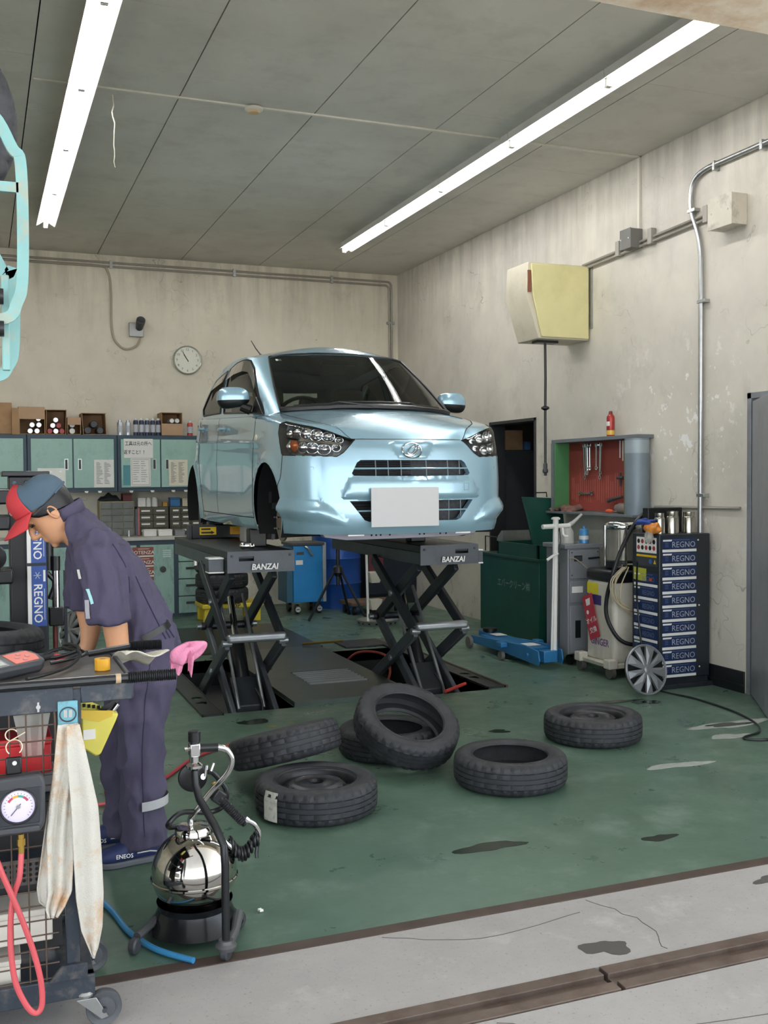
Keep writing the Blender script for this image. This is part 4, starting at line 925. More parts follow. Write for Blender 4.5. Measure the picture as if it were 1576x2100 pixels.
# grilles
def opening(poly, depth, nm, bars_z, fine):
    n = len(poly); P = poly[1:]; full = [(-s, v) for s, v in reversed(P[:-1])]+P[:-1] if False else None
    half = dens(poly[1:-1], 6); pts = [(low(s, v), 1) for s, v in half]
    top0 = dens([(0, poly[0][1]), poly[1]], 8); bot0 = dens([poly[-2], (0, poly[-1][1])], 8)
    rp = [low(s, v) for s, v in top0[:-1]]+[p for p, _ in pts]+[low(s, v) for s, v in bot0[1:]]
    ring = rp+[V((-p.x, p.y, p.z)) for p in reversed(rp)]
    g = G(); k = len(ring); cz = sum(p.z for p in ring)/k
    vs = [tuple(p) for p in ring]+[(p.x*.985, max(p.y, .0)+depth if False else p.y+depth, cz+(p.z-cz)*.93) for p in ring]
    g.add(vs, [(i, (i+1) % k, k+(i+1) % k, k+i) for i in range(k)]); g.build('grille_surround', M_paint, CAR, smooth=40)
    g = G(); g.add([(p.x*1.02, .105, cz+(p.z-cz)*1.1) for p in ring], [tuple(range(k))]); g.build('radiator', mat('radiator_core', '3f4144', .6, .4, var=.25, scale=60), CAR, smooth=0)
    zt, zb = poly[0][1], poly[-1][1]
    def span(z):   # half width of the opening at z
        xs_ = []
        for i in range(len(P)):
            (x0, y0), (x1, y1) = P[i-1] if i else P[0], P[i]
            if i and (y0-z)*(y1-z) <= 0 and abs(y1-y0) > 1e-6: xs_.append(x0+(x1-x0)*(z-y0)/(y1-y0))
        return max(xs_) if xs_ else P[0][0]
    for z in bars_z:
        w_ = span(z)-.003; pts = [(a, low(s_of_a(abs(a)), z).y+.006, z) for a in [w_*(i/10-1) for i in range(21)]]
        g = G(); g.tube(pts, .0055, 6); g.build('grille_slat', M_paint, CAR)
    for z in fine:
        w_ = span(z)-.006; g = G(); pts = [(a, low(s_of_a(abs(a)), z).y+.03, z) for a in [-w_+(w_*.98)*(i/8) for i in range(9)]]; g.tube(pts, .0038, 5); g.build('grille_slat', M_trim, CAR)
    for a in (-.235, -.157, -.075, .09, .235, .318):
        zs_ = [z for z in np.linspace(zb+.003, zt-.003, 12) if span(z) > abs(a)+.01]
        if zs_: g = G(); g.tube([(a, low(s_of_a(abs(a)), z).y+.014, z) for z in zs_], .0035, 5); g.build('grille_upright', mat('grille_upright_grey', '7b858a', .4, .3), CAR)
opening(UPG, .05, 'upper', (.577,), (.54, .552, .564, .59, .602, .614)); opening(LOG, .05, 'lower', (.326,), (.275, .29, .305, .34, .355, .37))
# number plate, emblem, sensors
pl = G().bx(-.218, .216, -.006, 0, 0, .232).build('number_plate', mat('blank_grey_plate', 'c3c3c3', .6, var=0), CAR, (-.073, -.034, .232), bevel=.002)
em = D.objects.new('badge', None); COL.objects.link(em); em.parent = CAR; em.location = (0, low(0, .685).y-.008, .685); em.rotation_euler = (radians(-12), 0, 0)
Fe = frame((0, 0, 0), (1, 0, 0), (0, 0, 1)); SE = Matrix.Diagonal((1.3, 1, 1, 1))
def ering(rx, rz, r, pts_=None): return [(rx*cos(t), 0, rz*sin(t)) for t in [2*pi*i/40 for i in range(40)]]
G().tube(ering(.062, .047, 0), .0045, 6, closed=True).build('badge_ring', M_chrome, em)
g = G(); g.tube(spline([(-.045, -.002, -.03), (-.01, -.002, -.026), (.02, -.002, .0), (.032, -.002, .03), (.012, -.002, .028), (-.018, -.002, .008), (-.03, -.002, -.016), (-.012, -.002, -.024)], 6), [.004]*43, 6); g.tube(spline([(-.05, -.002, -.026), (-.02, -.002, -.036), (.018, -.002, -.02), (.045, -.002, .012), (.04, -.002, .034)], 6), .0045, 6); g.build('badge_mark', M_chrome, em)
for s, z in ((.62, .58), ):
    for sx in (1, -1):
        p = low(s, z, .001); n = pnorm(s); G().lathe([(0, .003), (.008, .003), (.011, 0)], 14, frame((sx*p.x, p.y, p.z), (-n.y*sx if False else n.y, -n.x*sx, 0), (0, 0, 1))).build('parking_sensor', M_paint, CAR)
p = low(.33, .46, .0015); g = G(); vs, fs = strip([(.325, .445), (.325, .485), (.36, .485), (.36, .445), (.325, .445)], 1, w_=.0008); g.add(vs, fs); g.build('tow_cover_line', M_seam, CAR, smooth=0)
# headlights: reflector bowl, chrome bowls, amber lamp
M_bowl = mat('lamp_chrome', 'eef2f5', .14, .95, var=.06, scale=60); M_amber = mat('amber_lamp', 'd8743a', .25, .2)
for sx in (1, -1):
    hs = [v for v in HEAD]; bmv = delaunay_2d_cdt([V(p) for p in hs], [(i, (i+1) % len(hs)) for i in range(len(hs))], [], 1, 1e-5)
    hl_ = emit('headlight', bmv[0], [tuple(f) for f in bmv[2]], lambda s, v: low(s, v, -.05), mat('lamp_reflector', '9aa0a6', .25, .8, var=.2, scale=40), sx)[0]
    g = G(); P = dens(HEAD+HEAD[:1], 4); vs = []
    for s, v in P: a = low(s, v, -.001); b = low(s, v, -.05); vs += [(sx*a.x, a.y, a.z), (sx*b.x, b.y, b.z)]
    g.add(vs, [(2*i, 2*i+1, 2*i+3, 2*i+2) for i in range(len(P)-1)]); g.build('lamp_housing', mat('lamp_rim_grey', '5a5f63', .3, .5), hl_, smooth=0)
    for (s, v, rx, rz, mm) in [(.47, .70, .024, .02, M_bowl), (.45, .745, .022, .016, M_bowl), (.86, .79, .03, .026, M_bowl), (.86, .715, .03, .034, M_bowl), (.52, .765, .034, .026, M_bowl), (.60, .775, .036, .03, M_bowl), (.68, .785, .036, .03, M_bowl), (.55, .69, .036, .028, M_bowl), (.63, .70, .036, .03, M_bowl), (.71, .705, .034, .03, M_bowl), (.80, .72, .034, .034, M_amber), (.78, .80, .034, .022, M_bowl)]:
        p = low(s, v, -.028); n = pnorm(s); g = G()
        g.lathe([(0, -.02), (.4, -.017), (.8, -.006), (1, .006), (1.06, .004)], 16, frame((sx*p.x, p.y, p.z), (-n.y*sx, n.x, 0) if sx > 0 else (n.y*1., n.x, 0), (0, 0, 1)) @ Matrix.Diagonal((rx*1.12, rz*1.12, 1, 1))); g.build('lamp_bowl', mm, hl_)
    g = G(); Q = dens([(.44, .722), (.6, .737), (.86, .765)], 10); vs = []
    for s, v in Q: a = low(s, v-.006, -.008); b = low(s, v+.006, -.008); vs += [(sx*a.x, a.y, a.z), (sx*b.x, b.y, b.z)]
    g.add(vs, [(2*i, 2*i+1, 2*i+3, 2*i+2) for i in range(len(Q)-1)]); g.build('lamp_bar', M_chrome, hl_)
# mirrors, handles, markers, wipers
for sx in (1, -1):
    mr = G(); 
    def mf(u, v, top=True):
        th = 2*pi*u; ph = -pi/2+pi*v; ce = abs(cos(ph))**.6*(1 if cos(ph) >= 0 else -1); x = .112*(abs(cos(th))**.7)*(1 if cos(th) > 0 else -1)*ce; y = .062*(abs(sin(th))**.8)*(1 if sin(th) > 0 else -1)*ce; z = .073*(abs(sin(ph))**.9)*(1 if sin(ph) > 0 else -1)
        if z < 0: z *= .95+.25*x/.11*1
        return V((sx*(.812+x), 1.2+y, 1.068+z-.0*x))
    vs = [mf(i/28, j/16) for j in range(17) for i in range(28)]; fs = [(j*28+i, j*28+(i+1) % 28, (j+1)*28+(i+1) % 28, (j+1)*28+i) for j in range(16) for i in range(28)]
    up_ = [f for f in fs if sum(vs[i].z for i in f)/4 > 1.052]; dn = [f for f in fs if f not in up_]
    g = G(); g.add(vs, up_ if sx > 0 else [tuple(reversed(f)) for f in up_]); o = g.build('door_mirror', M_paint, CAR, smooth=60); g = G(); g.add(vs, dn); g.build('mirror_base', M_trim, o, smooth=60)
    g = G(); g.tube([(sx*.76, 1.19, 1.01), (sx*.70, 1.17, .985)], [.03, .035], 10); g.build('mirror_arm', M_trim, o)
    for d_, z_ in ((1.93, .89), (2.71, .925)):
        s = s_of_d(d_); 
        g = G(); g.tube([tuple(V((sx*q.x, q.y, q.z))) for q in [low(s-.085, z_, .004), low(s-.06, z_, .026), low(s, z_+.002, .032), low(s+.06, z_, .026), low(s+.085, z_, .004)]], [.009, .012, .013, .012, .009], 8); g.build('door_handle', M_paint, CAR)
        p = low(s-.01, z_-.004, -.012); g = G(); g.sphere((sx*p.x, p.y, p.z), (.02, .055, .033), 16, 10); g.build('handle_recess', M_paint, CAR)
    p = low(s_of_d(.92), .79, .002); G().sphere((sx*p.x, p.y, p.z), (.008, .02, .02), 14, 8).build('side_marker', mat('clear_amber_marker', 'd9cfae', .2), CAR)
for a0, a1, zz in ((-.52, .02, .0), (.02, .5, .0)):
    g = G(); P = [(a0+(a1-a0)*i/8) for i in range(9)]
    pts = []
    for a in P: u = float(np.interp(abs(a), [p.x for p in _gb[:37]], [i*11/NG for i in range(37)])); p = gh(u, .07, .016); pts.append((a, p.y, p.z))
    g.tube(pts, .007, 6); g.bar((pts[4][0], pts[4][1]-.01, pts[4][2]), (a1-.05, pts[-1][1]-.06, pts[-1][2]-.03), .016, .008); g.build('wiper', M_trim, CAR)
# cabin interior
M_seat = mat('beige_grey_seat', '8b8578', .8); M_dash = mat('dark_dashboard', '26282a', .6)
g = G(); g.bx(-.62, .62, .95, 3.1, .32, .36); g.bx(-.64, -.62, .95, 3.1, .36, .95); g.bx(.62, .64, .95, 3.1, .36, .95); g.build('cabin_tub', M_dash, CAR, smooth=0)
g = G(); g.prism([(.74, .88), (.80, .97), (.98, 1.0), (1.14, .985), (1.2, .9), (1.18, .6), (1.0, .5), (.9, .5)], 1.2, frame((-.6, 0, 0), (0, 1, 0), (0, 0, 1))); g.build('dashboard', M_dash, CAR, bevel=.02)
def seat(x, y, w_, hr):
    st = D.objects.new('seat', None); COL.objects.link(st); st.parent = CAR; st.location = (x, y, .36)
    G().bx(-w_/2, w_/2, -.25, .27, 0, .2).build('cushion', M_seat, st, bevel=.05, seg=3); G().box((0, .34, .42), (w_, .14, .6), (radians(-14), 0, 0)).build('backrest', M_seat, st, bevel=.05, seg=3)
    for h_ in hr: G().box((h_, .44, .78), (.24, .1, .17), (radians(-10), 0, 0)).build('headrest', M_seat, st, bevel=.04, seg=3)
seat(-.33, 1.65, .48, (0,)); seat(.33, 1.65, .48, (0,)); seat(0, 2.5, 1.15, (-.3, .3))
g = G(); g.tube([(.18*cos(t), 0, .18*sin(t)) for t in [2*pi*i/28 for i in range(28)]], .014, 8, closed=True); g.cyl((0, 0, 0), (0, -.2, -.05), .03); g.bx(-.17, .17, -.01, .01, -.02, .02); g.build('steering_wheel', M_trim, CAR, (-.33, 1.25, .92), (radians(28), 0, 0))
g = G(); g.bx(-.13, .13, 1.32, 1.42, 1.33, 1.36); g.build('inner_mirror', M_trim, CAR, bevel=.012)
for sx, n_ in ((-1, 'inspection_sticker'),): p = gh(2.5, .9, -.004); G().bx(-.02, .02, -.001, .001, -.012, .012).build(n_, M_white, CAR, (-p.x, p.y, p.z), (radians(-60), 0, 0))
# underbody
M_under = mat('underbody_black', '1f2123', .7); M_bare = mat('bare_cast_iron', '8d7f72', .45, .6, dirt='5d4a3c', damt=.6, dscale=20)
g = G(); g.bx(-.46, .46, .3, 3.1, .2, .3); g.bx(-.62, .62, 1.05, 2.75, .2, .3); g.bx(-.6, .6, .16, .32, .2, .25); g.build('floor_pan', M_under, CAR, bevel=.01)
g = G(); g.prism([(-.50, .165), (-.36, .145), (.36, .15), (.5, .165), (.52, .195), (-.52, .195)], .06, frame((0, .26, 0), (1, 0, 0), (0, 0, 1))); g.build('radiator_support', mat('grey_primer', '9797a3', .5, .2), CAR, bevel=.004)
for a in (-.2, -.17, -.14, -.08, .12, .15, .26, .3): G().cyl((a, .199, .172), (a, .204, .172), .006, n=8).build('support_hole', M_dark, CAR)
for sx in (1, -1):
    for c in (.66, 3.10):
        g = G(); g.lathe([(.31, 0), (.30, .30)], 30, frame((sx*.715, c, .335), (0, 1, 0), (0, 0, 1 if sx < 0 else 1)) @ (Matrix.Identity(4) if sx < 0 else Matrix.Identity(4)), a0=-.6, a1=pi+.6)
        # liner runs inboard
        vs = g.v; g.v = [(sx*(.715-abs(abs(v_[0])-.715)), v_[1], v_[2]) for v_ in vs]; g.build('wheel_liner', mat('liner_felt', '0e0f10', .95), CAR, smooth=60)
        g = G(); g.bx(sx*.40-.012, sx*.40+.012, c-.32, c+.32, .2, .66); g.build('wheel_liner', mat('liner_felt', '0e0f10', .95), CAR)
    hb = G().lathe([(0, .03), (.03, .03), (.035, .02), (.07, .02), (.075, .0), (.115, 0), (.118, -.004), (.118, -.018), (.07, -.02), (0, -.02)], 30, frame((sx*.62, .66, .24), (0, -sx, 0) if sx > 0 else (0, 1, 0), (0, 0, 1)) @ Matrix.Identity(4)).build('brake_disc', M_bare, CAR)
    for k in range(4):
        t_ = pi/4+k*pi/2; G().cyl((sx*.63, .66+.05*cos(t_), .24+.05*sin(t_)), (sx*.675, .66+.05*cos(t_), .24+.05*sin(t_)), .006, n=8).build('wheel_stud', M_chrome, hb)
    g = G(); g.bx(sx*.57-.04, sx*.57+.04, .72, .80, .17, .32); g.build('brake_caliper', M_bare, CAR, bevel=.012)
    g = G(); g.tube([(sx*.58, .66, .18), (sx*.4, .68, .17), (sx*.25, .85, .2)], [.025, .02, .03], 8); g.build('suspension_arm', M_under, CAR); g = G(); g.tube([(sx*.56, .67, .26), (sx*.5, .68, .62)], [.03, .035], 10); g.build('strut', M_under, CAR)
    G().lathe([(0, .03), (.05, .03), (.055, .02), (.1, .015), (.105, -.06), (0, -.06)], 26, frame((sx*.60, 3.10, .22), (0, -sx, 0) if sx > 0 else (0, 1, 0), (0, 0, 1))).build('brake_drum', mat('rusty_drum', '4c4440', .6, .4), CAR)
    G().tube([(sx*.56, 3.10, .22), (sx*.5, 2.4, .24)], .035, 8).build('trailing_arm', M_under, CAR)
    g = G(); g.bx(sx*.35-.05, sx*.35+.05, .06, .075, .178, .186); g.build('lip_clip', M_white, CAR)
G().tube([(-.56, 3.1, .24), (.56, 3.1, .24)], .04, 10).build('rear_axle', M_under, CAR)
# ------------------------------------------------------------ scissor lifts
M_lift = mat('lift_grey_paint', '4d5258', .4, .3, var=.12, scale=5, dirt='2b2e31'); M_liftd = mat('lift_dark_paint', '2b2f34', .42, .3, var=.15)
M_edge = mat('worn_steel_edge', '93979a', .35, .7, var=.15, scale=12); M_ylw = mat('warning_yellow', 'd8b51e', .45, var=.03)
def lift(x0, side, lbl):
    t = T('scissor_lift', lbl, 'lift', (x0, 6.45, 0), group='scissor lifts under the car')
    W_ = .375; FB, FM, FT, BB, BM, BT = (.05, -.06), (.04, .44), (.08, .89), (.86, -.02), (.86, .445), (.84, .89)
    for sx in (0, 1):
        xo = .0 if sx == 0 else W_; xi = .045 if sx == 0 else W_-.045
        for (p, q, x, nm) in ((FB, BM, xi, 'lower_arm'), (BB, FM, xo, 'lower_arm'), (FM, BT, xo, 'upper_arm'), (BM, FT, xi, 'upper_arm')):
            G().bar((x, p[0], p[1]), (x, q[0], q[1]), .036, .085).build(nm, M_lift if nm == 'lower_arm' else M_liftd, t, bevel=.008)
        for (y, z) in (FM, BM, ((FB[0]+BM[0])/2, (FB[1]+BM[1])/2), ((FM[0]+BT[0])/2, (FM[1]+BT[1])/2)):
            G().cyl((xo-.03, y, z), (xo+.03, y, z), .022, n=12).build('pivot_pin', M_edge, t)
    g = G(); g.bx(-.005, W_+.012, -.012, .05, .445, .50); g.build('cross_bar', M_edge, t, bevel=.018, seg=3)
    G().tube([(0, BM[0], BM[1]), (W_, BM[0], BM[1])], .028, 10).build('rear_cross_shaft', M_liftd, t)
    G().tube([(W_*.5, .30, -.05), (W_*.5, .58, .36)], .055, 16).build('hydraulic_cylinder', M_black, t); G().tube([(W_*.5, .56, .33), (W_*.5, .74, .66)], .024, 12).build('piston_rod', M_chrome, t)
    for dx in (-.085, .085): G().tube([(W_*.5+dx, .16, -.02), (W_*.5+dx, .72, .68)], .012, 8).build('guide_rod', M_edge, t)
    G().prism([(.17, -.2), (.17, .0), (.36, .16), (.40, .10), (.25, -.2)], .2, frame((W_*.5-.1, 0, 0), (0, 1, 0), (0, 0, 1))).build('cylinder_guard', M_liftd, t, bevel=.006)
    G().tube(spline([(W_*.5+.06, .1, -.1), (W_*.5+.07, .16, .02), (W_*.5+.04, .22, .1)], 6), .008, 6).build('hydraulic_hose', M_black, t)
    g = G(); g.bx(0, W_, 0, 1.9, -.25, -.2); g.build('base_plate', M_liftd, t)
    # platform
    P0, P1 = (0., .445) if side < 0 else (.025, .47)
    G().bx(P0, P1, 0.012, 1.9, .985, 1.035).build('platform', M_liftd, t, bevel=.004)
    for x in (P0, P1-.02): G().bx(x, x+.02, .012, 1.9, .90, .985).build('platform_side', M_lift, t, bevel=.003)
    G().bx(P0+.02, P1-.02, .10, .7, .93, .985).build('platform_rib', M_liftd, t)
    # front plate with its slot
    sl0, sl1 = (P0+.075, P0+.175) if side < 0 else (P1-.18, P1-.08)
    pts = [(P0, .897), (P1, .897), (P1, .985), (P1-.002, 1.035), (P0+.002, 1.035), (P0, .985)]; h = [(sl0, .972), (sl0, 1.002), (sl1, 1.002), (sl1, .972)]
    r = delaunay_2d_cdt([V(p) for p in pts+h], [(i, (i+1) % 6) for i in range(6)]+[(6+i, 6+(i+1) % 4) for i in range(4)], [], 1, 1e-6)
    fk_ = [f for f in r[2] if not inpoly(tuple(sum((r[0][i] for i in f), V((0, 0)))/len(f)), h)]
    g = G(); g.add([(p.x, 0, p.y) for p in r[0]], fk_); fp = g.build('front_plate', M_lift, t, smooth=0, solid=.012)
    for x in (P0+.03, P1-.03): G().cyl((x, -.006, 1.005), (x, .004, 1.005), .009, n=12).build('bolt', M_dgrey, fp)
    G().bx(P0, P1, -.004, .004, .99, 1.036).build('plate_lip', M_edge if side < 0 else M_lift, fp, bevel=.002) if False else None
    txt('BANZAI', .052, M_white, t, ((P0+P1)/2+.02, -.0135, .932), (1, 0, 0), (0, 0, 1), bold=.03, shear=.15, sx=.95)
    # side guide stub
    xs_ = (P0-.11, P0-.01) if side < 0 else (P1+.0, P1+.035)
    st = G().bx(xs_[0], xs_[1], .06 if side < 0 else .0, .16 if side < 0 else .1, .905, .985).build('side_stub', M_lift, t, bevel=.003)
    for z in (.895, .985): G().bx(xs_[0], xs_[1], .05 if side < 0 else -.005, .165 if side < 0 else .1, z, z+.01).build('stub_roller', M_white, st, bevel=.003)
    # pads
    for y in (.42, 1.75):
        x = (.30 if side < 0 else .17); p = G().bx(x-.06, x+.06, y-.05, y+.05, 1.036, 1.16).build('rubber_pad', M_black, t, bevel=.008)
    return t
LL = lift(1.465, -1, 'left scissor lift carrying the driver side of the car')
LR = lift(2.785, 1, 'right scissor lift nearer the green container')
# jacking beam with the yellow stickers on the left platform
t = T('jacking_beam', 'black jacking beam with yellow stickers lying across the left lift platform', 'beam', (1.53, 7.95, 1.037))
G().bx(0, .5, 0, .12, 0, .105).build('beam', M_black, t, bevel=.006); G().bx(-.02, .0, -.005, .125, -.01, .11).build('end_cap', M_dgrey, t, bevel=.004)
for x0, x1, tx in ((.06, .19, 1), (.30, .49, 0)):
    s_ = G().bx(x0, x1, -.003, 0, .03, .09).build('sticker', M_ylw if tx else mat('amber_sticker', 'd99f17', .45), t)
    if tx:
        G().prism([(x0+.012, .04), (x0+.09, .04), (x0+.09, .033), (x0+.118, .047), (x0+.09, .061), (x0+.09, .054), (x0+.012, .054)], .001, frame((0, -.003, 0), (1, 0, 0), (0, 0, 1))).build('arrow_mark', M_bk, s_); G().bx(x0+.012, x0+.085, -.0038, -.003, .068, .08).build('small_print', M_bk, s_)
    else:
        for k in range(4): G().bx(x0+.02, x1-.03-.02*(k % 2), -.0038, -.003, .042+.011*k, .045+.011*k).build('small_print', mat('brown_print', '9a6a10', .5), s_)
for x in (.03, .075): G().cyl((x, .03, 0), (x, .03, -.21), .016, n=12).build('guide_post', M_chrome, t)
G().cyl((.05, .03, -.21), (.05, .03, -.24), .03, n=12).build('post_foot', M_dgrey, t)
G().tube([(.45, .05, .06), (.50, -.4, .05), (.44, -.75, .05)], [.035, .03, .03], 8).build('swing_arm', M_black, t)
G().lathe([(0, 0), (.05, 0), (.05, .04), (.035, .05), (.035, .085), (0, .085)], 20, Matrix.Translation((.42, -.8, .03))).build('lifting_pad', M_black, t)
tag(G().bx(1.80, 1.93, 7.35, 7.5, 1.037, 1.15).build('support_block', mat('grey_block', 'b9b9b4', .6), bevel=.004), 'pale grey block standing on the left lift platform under the sill', 'block')
g = G(); g.cyl((1.6, 6.62, 1.06), (1.68, 6.6, 1.06), .018, n=10); g.sphere((1.61, 6.62, 1.06), .024, 10, 8); g.sphere((1.66, 6.6, 1.058), .02, 10, 8); tag(g.build('chrome_fitting', M_chrome), 'small chrome fitting lying on the left lift platform', 'fitting')
tag(G().tube([(2.98, 6.42, .02), (3.2, 6.56, .03)], .012, 8).build('red_rod', mat('red_painted_rod', 'a8352e', .4)), 'short red rod across the front of the right lift pit', 'rod')
tag(G().tube(spline([(2.86, 8.3, -.12), (2.95, 8.1, .03), (3.05, 7.75, .06), (3.0, 7.5, -.02), (2.9, 7.3, -.1), (2.95, 7.15, -.14)], 8), .01, 8).build('pit_hose', mat('red_air_hose', 'b0413a', .45)), 'thin red hose looping out of the right lift pit', 'hose')
tag(G().tube([(2.62, 8.63, .045), (2.95, 8.5, .07)], .01, 8).build('brass_rod', mat('brass', 'b39348', .3, .8)), 'short brass rod behind the right lift pit', 'rod')
# ------------------------------------------------------------ tyres
M_rub = mat('tyre_rubber', '2b2d31', .6, var=.2, scale=12, dirt='4a4b4c', damt=.35, dscale=10, bump=.15, bscale=120); M_rim = mat('black_steel_rim', '2e3136', .38, .35, var=.3, dirt='5a4c42', damt=.5, dscale=14)
def tyre_mesh(seed=0, NA=108):
    R0, ri, w_ = .2785, .182, .0775
    prof = [(ri, -.060), (ri+.006, -.068), (ri+.012, -.066), (.205, -.073), (.225, -.0775), (.25, -.074), (.262, -.068), (.270, -.061), (.2745, -.052), (.2765, -.045), (.2765, -.0395), (.2705, -.039), (.2705, -.035), (.2778, -.0345), (.2782, -.014), (.272, -.0135), (.272, -.0095), (.2785, -.009), (.2785, .009), (.272, .0095), (.272, .0135), (.2782, .014), (.2778, .0345), (.2705, .035), (.2705, .039), (.2765, .0395), (.2765, .045), (.2745, .052), (.270, .061), (.262, .068), (.25, .074), (.225, .0775), (.205, .073), (ri+.012, .066), (ri+.006, .068), (ri, .060), (ri+.012, .05), (.24, .055), (.262, .04), (.266, 0), (.262, -.04), (.24, -.055), (ri+.012, -.05)]
    k = len(prof); vs = []
    for j in range(NA):
        a = 2*pi*j/NA
        for i, (r, z) in enumerate(prof):
            if (6 <= i <= 9 or 26 <= i <= 29) and j % 3 == 0: r -= .008
            if (13 <= i <= 14 or 21 <= i <= 22) and j % 4 == 1: r -= .006
            vs.append((r*cos(a), r*sin(a), z))
    fs = [(j*k+i, ((j+1) % NA)*k+i, ((j+1) % NA)*k+(i+1) % k, j*k+(i+1) % k) for j in range(NA) for i in range(k)]
    g = G(); g.add(vs, fs); return g.mesh('tyre_carcass', M_rub, 28)
TM = tyre_mesh()
g = G(); g.lathe([(.186, .068), (.19, .062), (.178, .056), (.172, .05), (.165, .03), (.162, -.05), (.178, -.06), (.188, -.068)], 48); RIM = g.mesh('rim', M_rim, 40)
g = G(); g.lathe([(.164, .0), (.15, .006), (.135, .02), (.118, .034), (.10, .038), (.085, .03), (.07, .03), (.06, .036), (.035, .036), (.032, .02)], 48); WD = g.mesh('wheel_disc', M_rim, 40)
g = G(); F_ = 14
holes = [(.1365*cos(2*pi*i/F_), .1365*sin(2*pi*i/F_)) for i in range(F_)]
VH = G().lathe([(0, .0), (.0135, .0), (.0145, .0015), (.0145, -.002)], 12).mesh('vent_hole', mat('vent_hole_light', '0a0b0b', .9, var=0))
NUT = G().lathe([(.006, 0), (.006, .002), (0, .002)], 8).mesh('stud_hole', M_dark)
def tyre(lbl, loc, rot, rim=True, grp='tyres on the floor', lab=False):
    t = T('mounted_tyre' if rim else 'tyre', lbl, 'wheel' if rim else 'tyre', loc, group=grp, rot=rot)
    obj('tyre_carcass', TM, t)
    if rim:
        rm = obj('rim', RIM, t); wd = obj('wheel_disc', WD, t, (0, 0, .016))
        for i, (x, y) in enumerate(holes):
            o = obj('vent_hole', VH, wd); a = 2*pi*i/F_; o.location = (x, y, .0205); o.rotation_euler = (0, radians(42), a)
        for i in range(4): o = obj('stud_hole', NUT, wd, (.05*cos(i*pi/2+.5), .05*sin(i*pi/2+.5), .0345))
    if lab:
        g = G(); n_ = 8; vs = []
        for i in range(n_+1):
            a = pi*1.02+.3*i/n_-.1; vs += [(.2795*cos(a), .2795*sin(a), -.06), (.2795*cos(a), .2795*sin(a), .03), (.27*cos(a), .27*sin(a), .0665)]
        g.add(vs, [(3*i+q, 3*i+3+q, 3*i+4+q, 3*i+1+q) for i in range(n_) for q in (0, 1)]); g.build('paper_label', mat('dirty_label', 'd8d5c9', .7, dirt='4f4d48', damt=.8, dscale=30), t)
    return t
tyre('wheel with black steel rim lying flat in front, paper label on its tread', (1.395, 4.40, .078), (0, 0, .35), True, lab=True)
tyre('tilted wheel resting on the edge of the labelled wheel', (1.385, 4.87, .188), (radians(-15), radians(-8), 0), True)
tyre('bare tyre lying flat under the leaning tyre', (2.06, 5.17, .078), (0, 0, .2), False)
tyre('bare tyre leaning up on another tyre in the middle of the floor', (2.05, 4.90, .212), (radians(29), radians(6), 0), False)
tyre('bare tyre lying flat in the middle, nearest the car front', (2.405, 4.43, .078), (0, 0, .9), False)
tyre('wheel with black steel rim lying flat alone at the right', (3.25, 5.0, .078), (0, 0, .1), True)
# ------------------------------------------------------------ things in front of the right wall
M_gr = mat('dark_green_enamel', '174a3f', .35, var=.12, scale=3, dirt='0e2f29', damt=.5)
t = T('waste_container', 'dark green steel waste container with its lid standing open', 'container', (4.5, 7.76, 0))
G().bx(0, .36, 0, 1.12, .04, .775).build('body', M_gr, t, bevel=.004); G().bx(-.008, .362, -.008, 1.13, .76, .785).build('rim', M_gr, t, bevel=.003)
for b_ in ((.0, .02, .02, .76), (.34, .36, .02, .76), (.0, .36, .02, .04), (.0, .36, .74, .76)): G().bx(b_[0], b_[1], b_[2], b_[3], .785, .905).build('collar_panel', M_gr, t, bevel=.002)
ld = D.objects.new('lid', None); COL.objects.link(ld); ld.parent = t; ld.location = (0, .16, .89)
G().prism([(.03, 0), (.36, 0), (.36, .42), (-.04, .44)], .02, frame((0, 0, 0), (1, 0, 0), (0, .18, 1))).build('lid_panel', M_gr, ld, bevel=.003)
G().tube([(.10, .08, .43), (.10, .085, .47), (.22, .085, .47), (.22, .08, .43)], .006, 6).build('lid_handle', M_black, ld)
G().tube([(-.005, 1.0, .80), (-.005, 1.0, .94), (-.005, .76, .94)], .006, 6).build('rail', M_black, t)
txt('エバークリーン㈱', .085, mat('faded_white_paint', '8fa89d', .7), t, (-.0008, .46, .52), (0, -1, 0), (0, 0, 1), sx=.9); txt('TEL', .035, mat('faded_green_paint', '3d6a5c', .7), t, (-.0008, .5, .40), (0, -1, 0), (0, 0, 1))
G().prism([(0, 0), (.12, 0), (.12, .03), (.03, .1), (0, .1)], .3, frame((.05, .75, .9), (0, 1, 0), (0, 0, 1))).build('scrap', M_galv, t)
# floor jack
M_jb = mat('blue_jack_paint', '2f78ad', .4, .1, var=.1, scale=6, dirt='1d4a6e', damt=.4)
t = T('floor_jack', 'long blue floor jack with a white upright handle', 'jack', (4.13, 7.45, 0))
for sx in (-1, 1): G().prism([(-.5, .03), (-.52, .07), (-.50, .145), (-.3, .16), (.3, .13), (.66, .11), (.70, .075), (.66, .045), (.1, .05)], .012, frame((sx*.105-.006, 0, 0), (0, 1, 0), (0, 0, 1))).build('side_plate', M_jb, t, bevel=.003)
G().bx(-.1, .1, -.3, .5, .085, .135).build('top_cover', M_jb, t, bevel=.004); G().box((0, .42, .12), (.12, .4, .05), (radians(4), 0, 0)).build('lift_arm', M_jb, t, bevel=.004)
G().lathe([(0, 0), (.05, 0), (.05, .02), (.062, .022), (.062, .05), (0, .05)], 24, Matrix.Translation((.0, .52, .135))).build('saddle', M_black, t); G().lathe([(.052, -.004), (.056, .008)], 24, Matrix.Translation((.0, .52, .135))).build('saddle_ring', M_white, t)
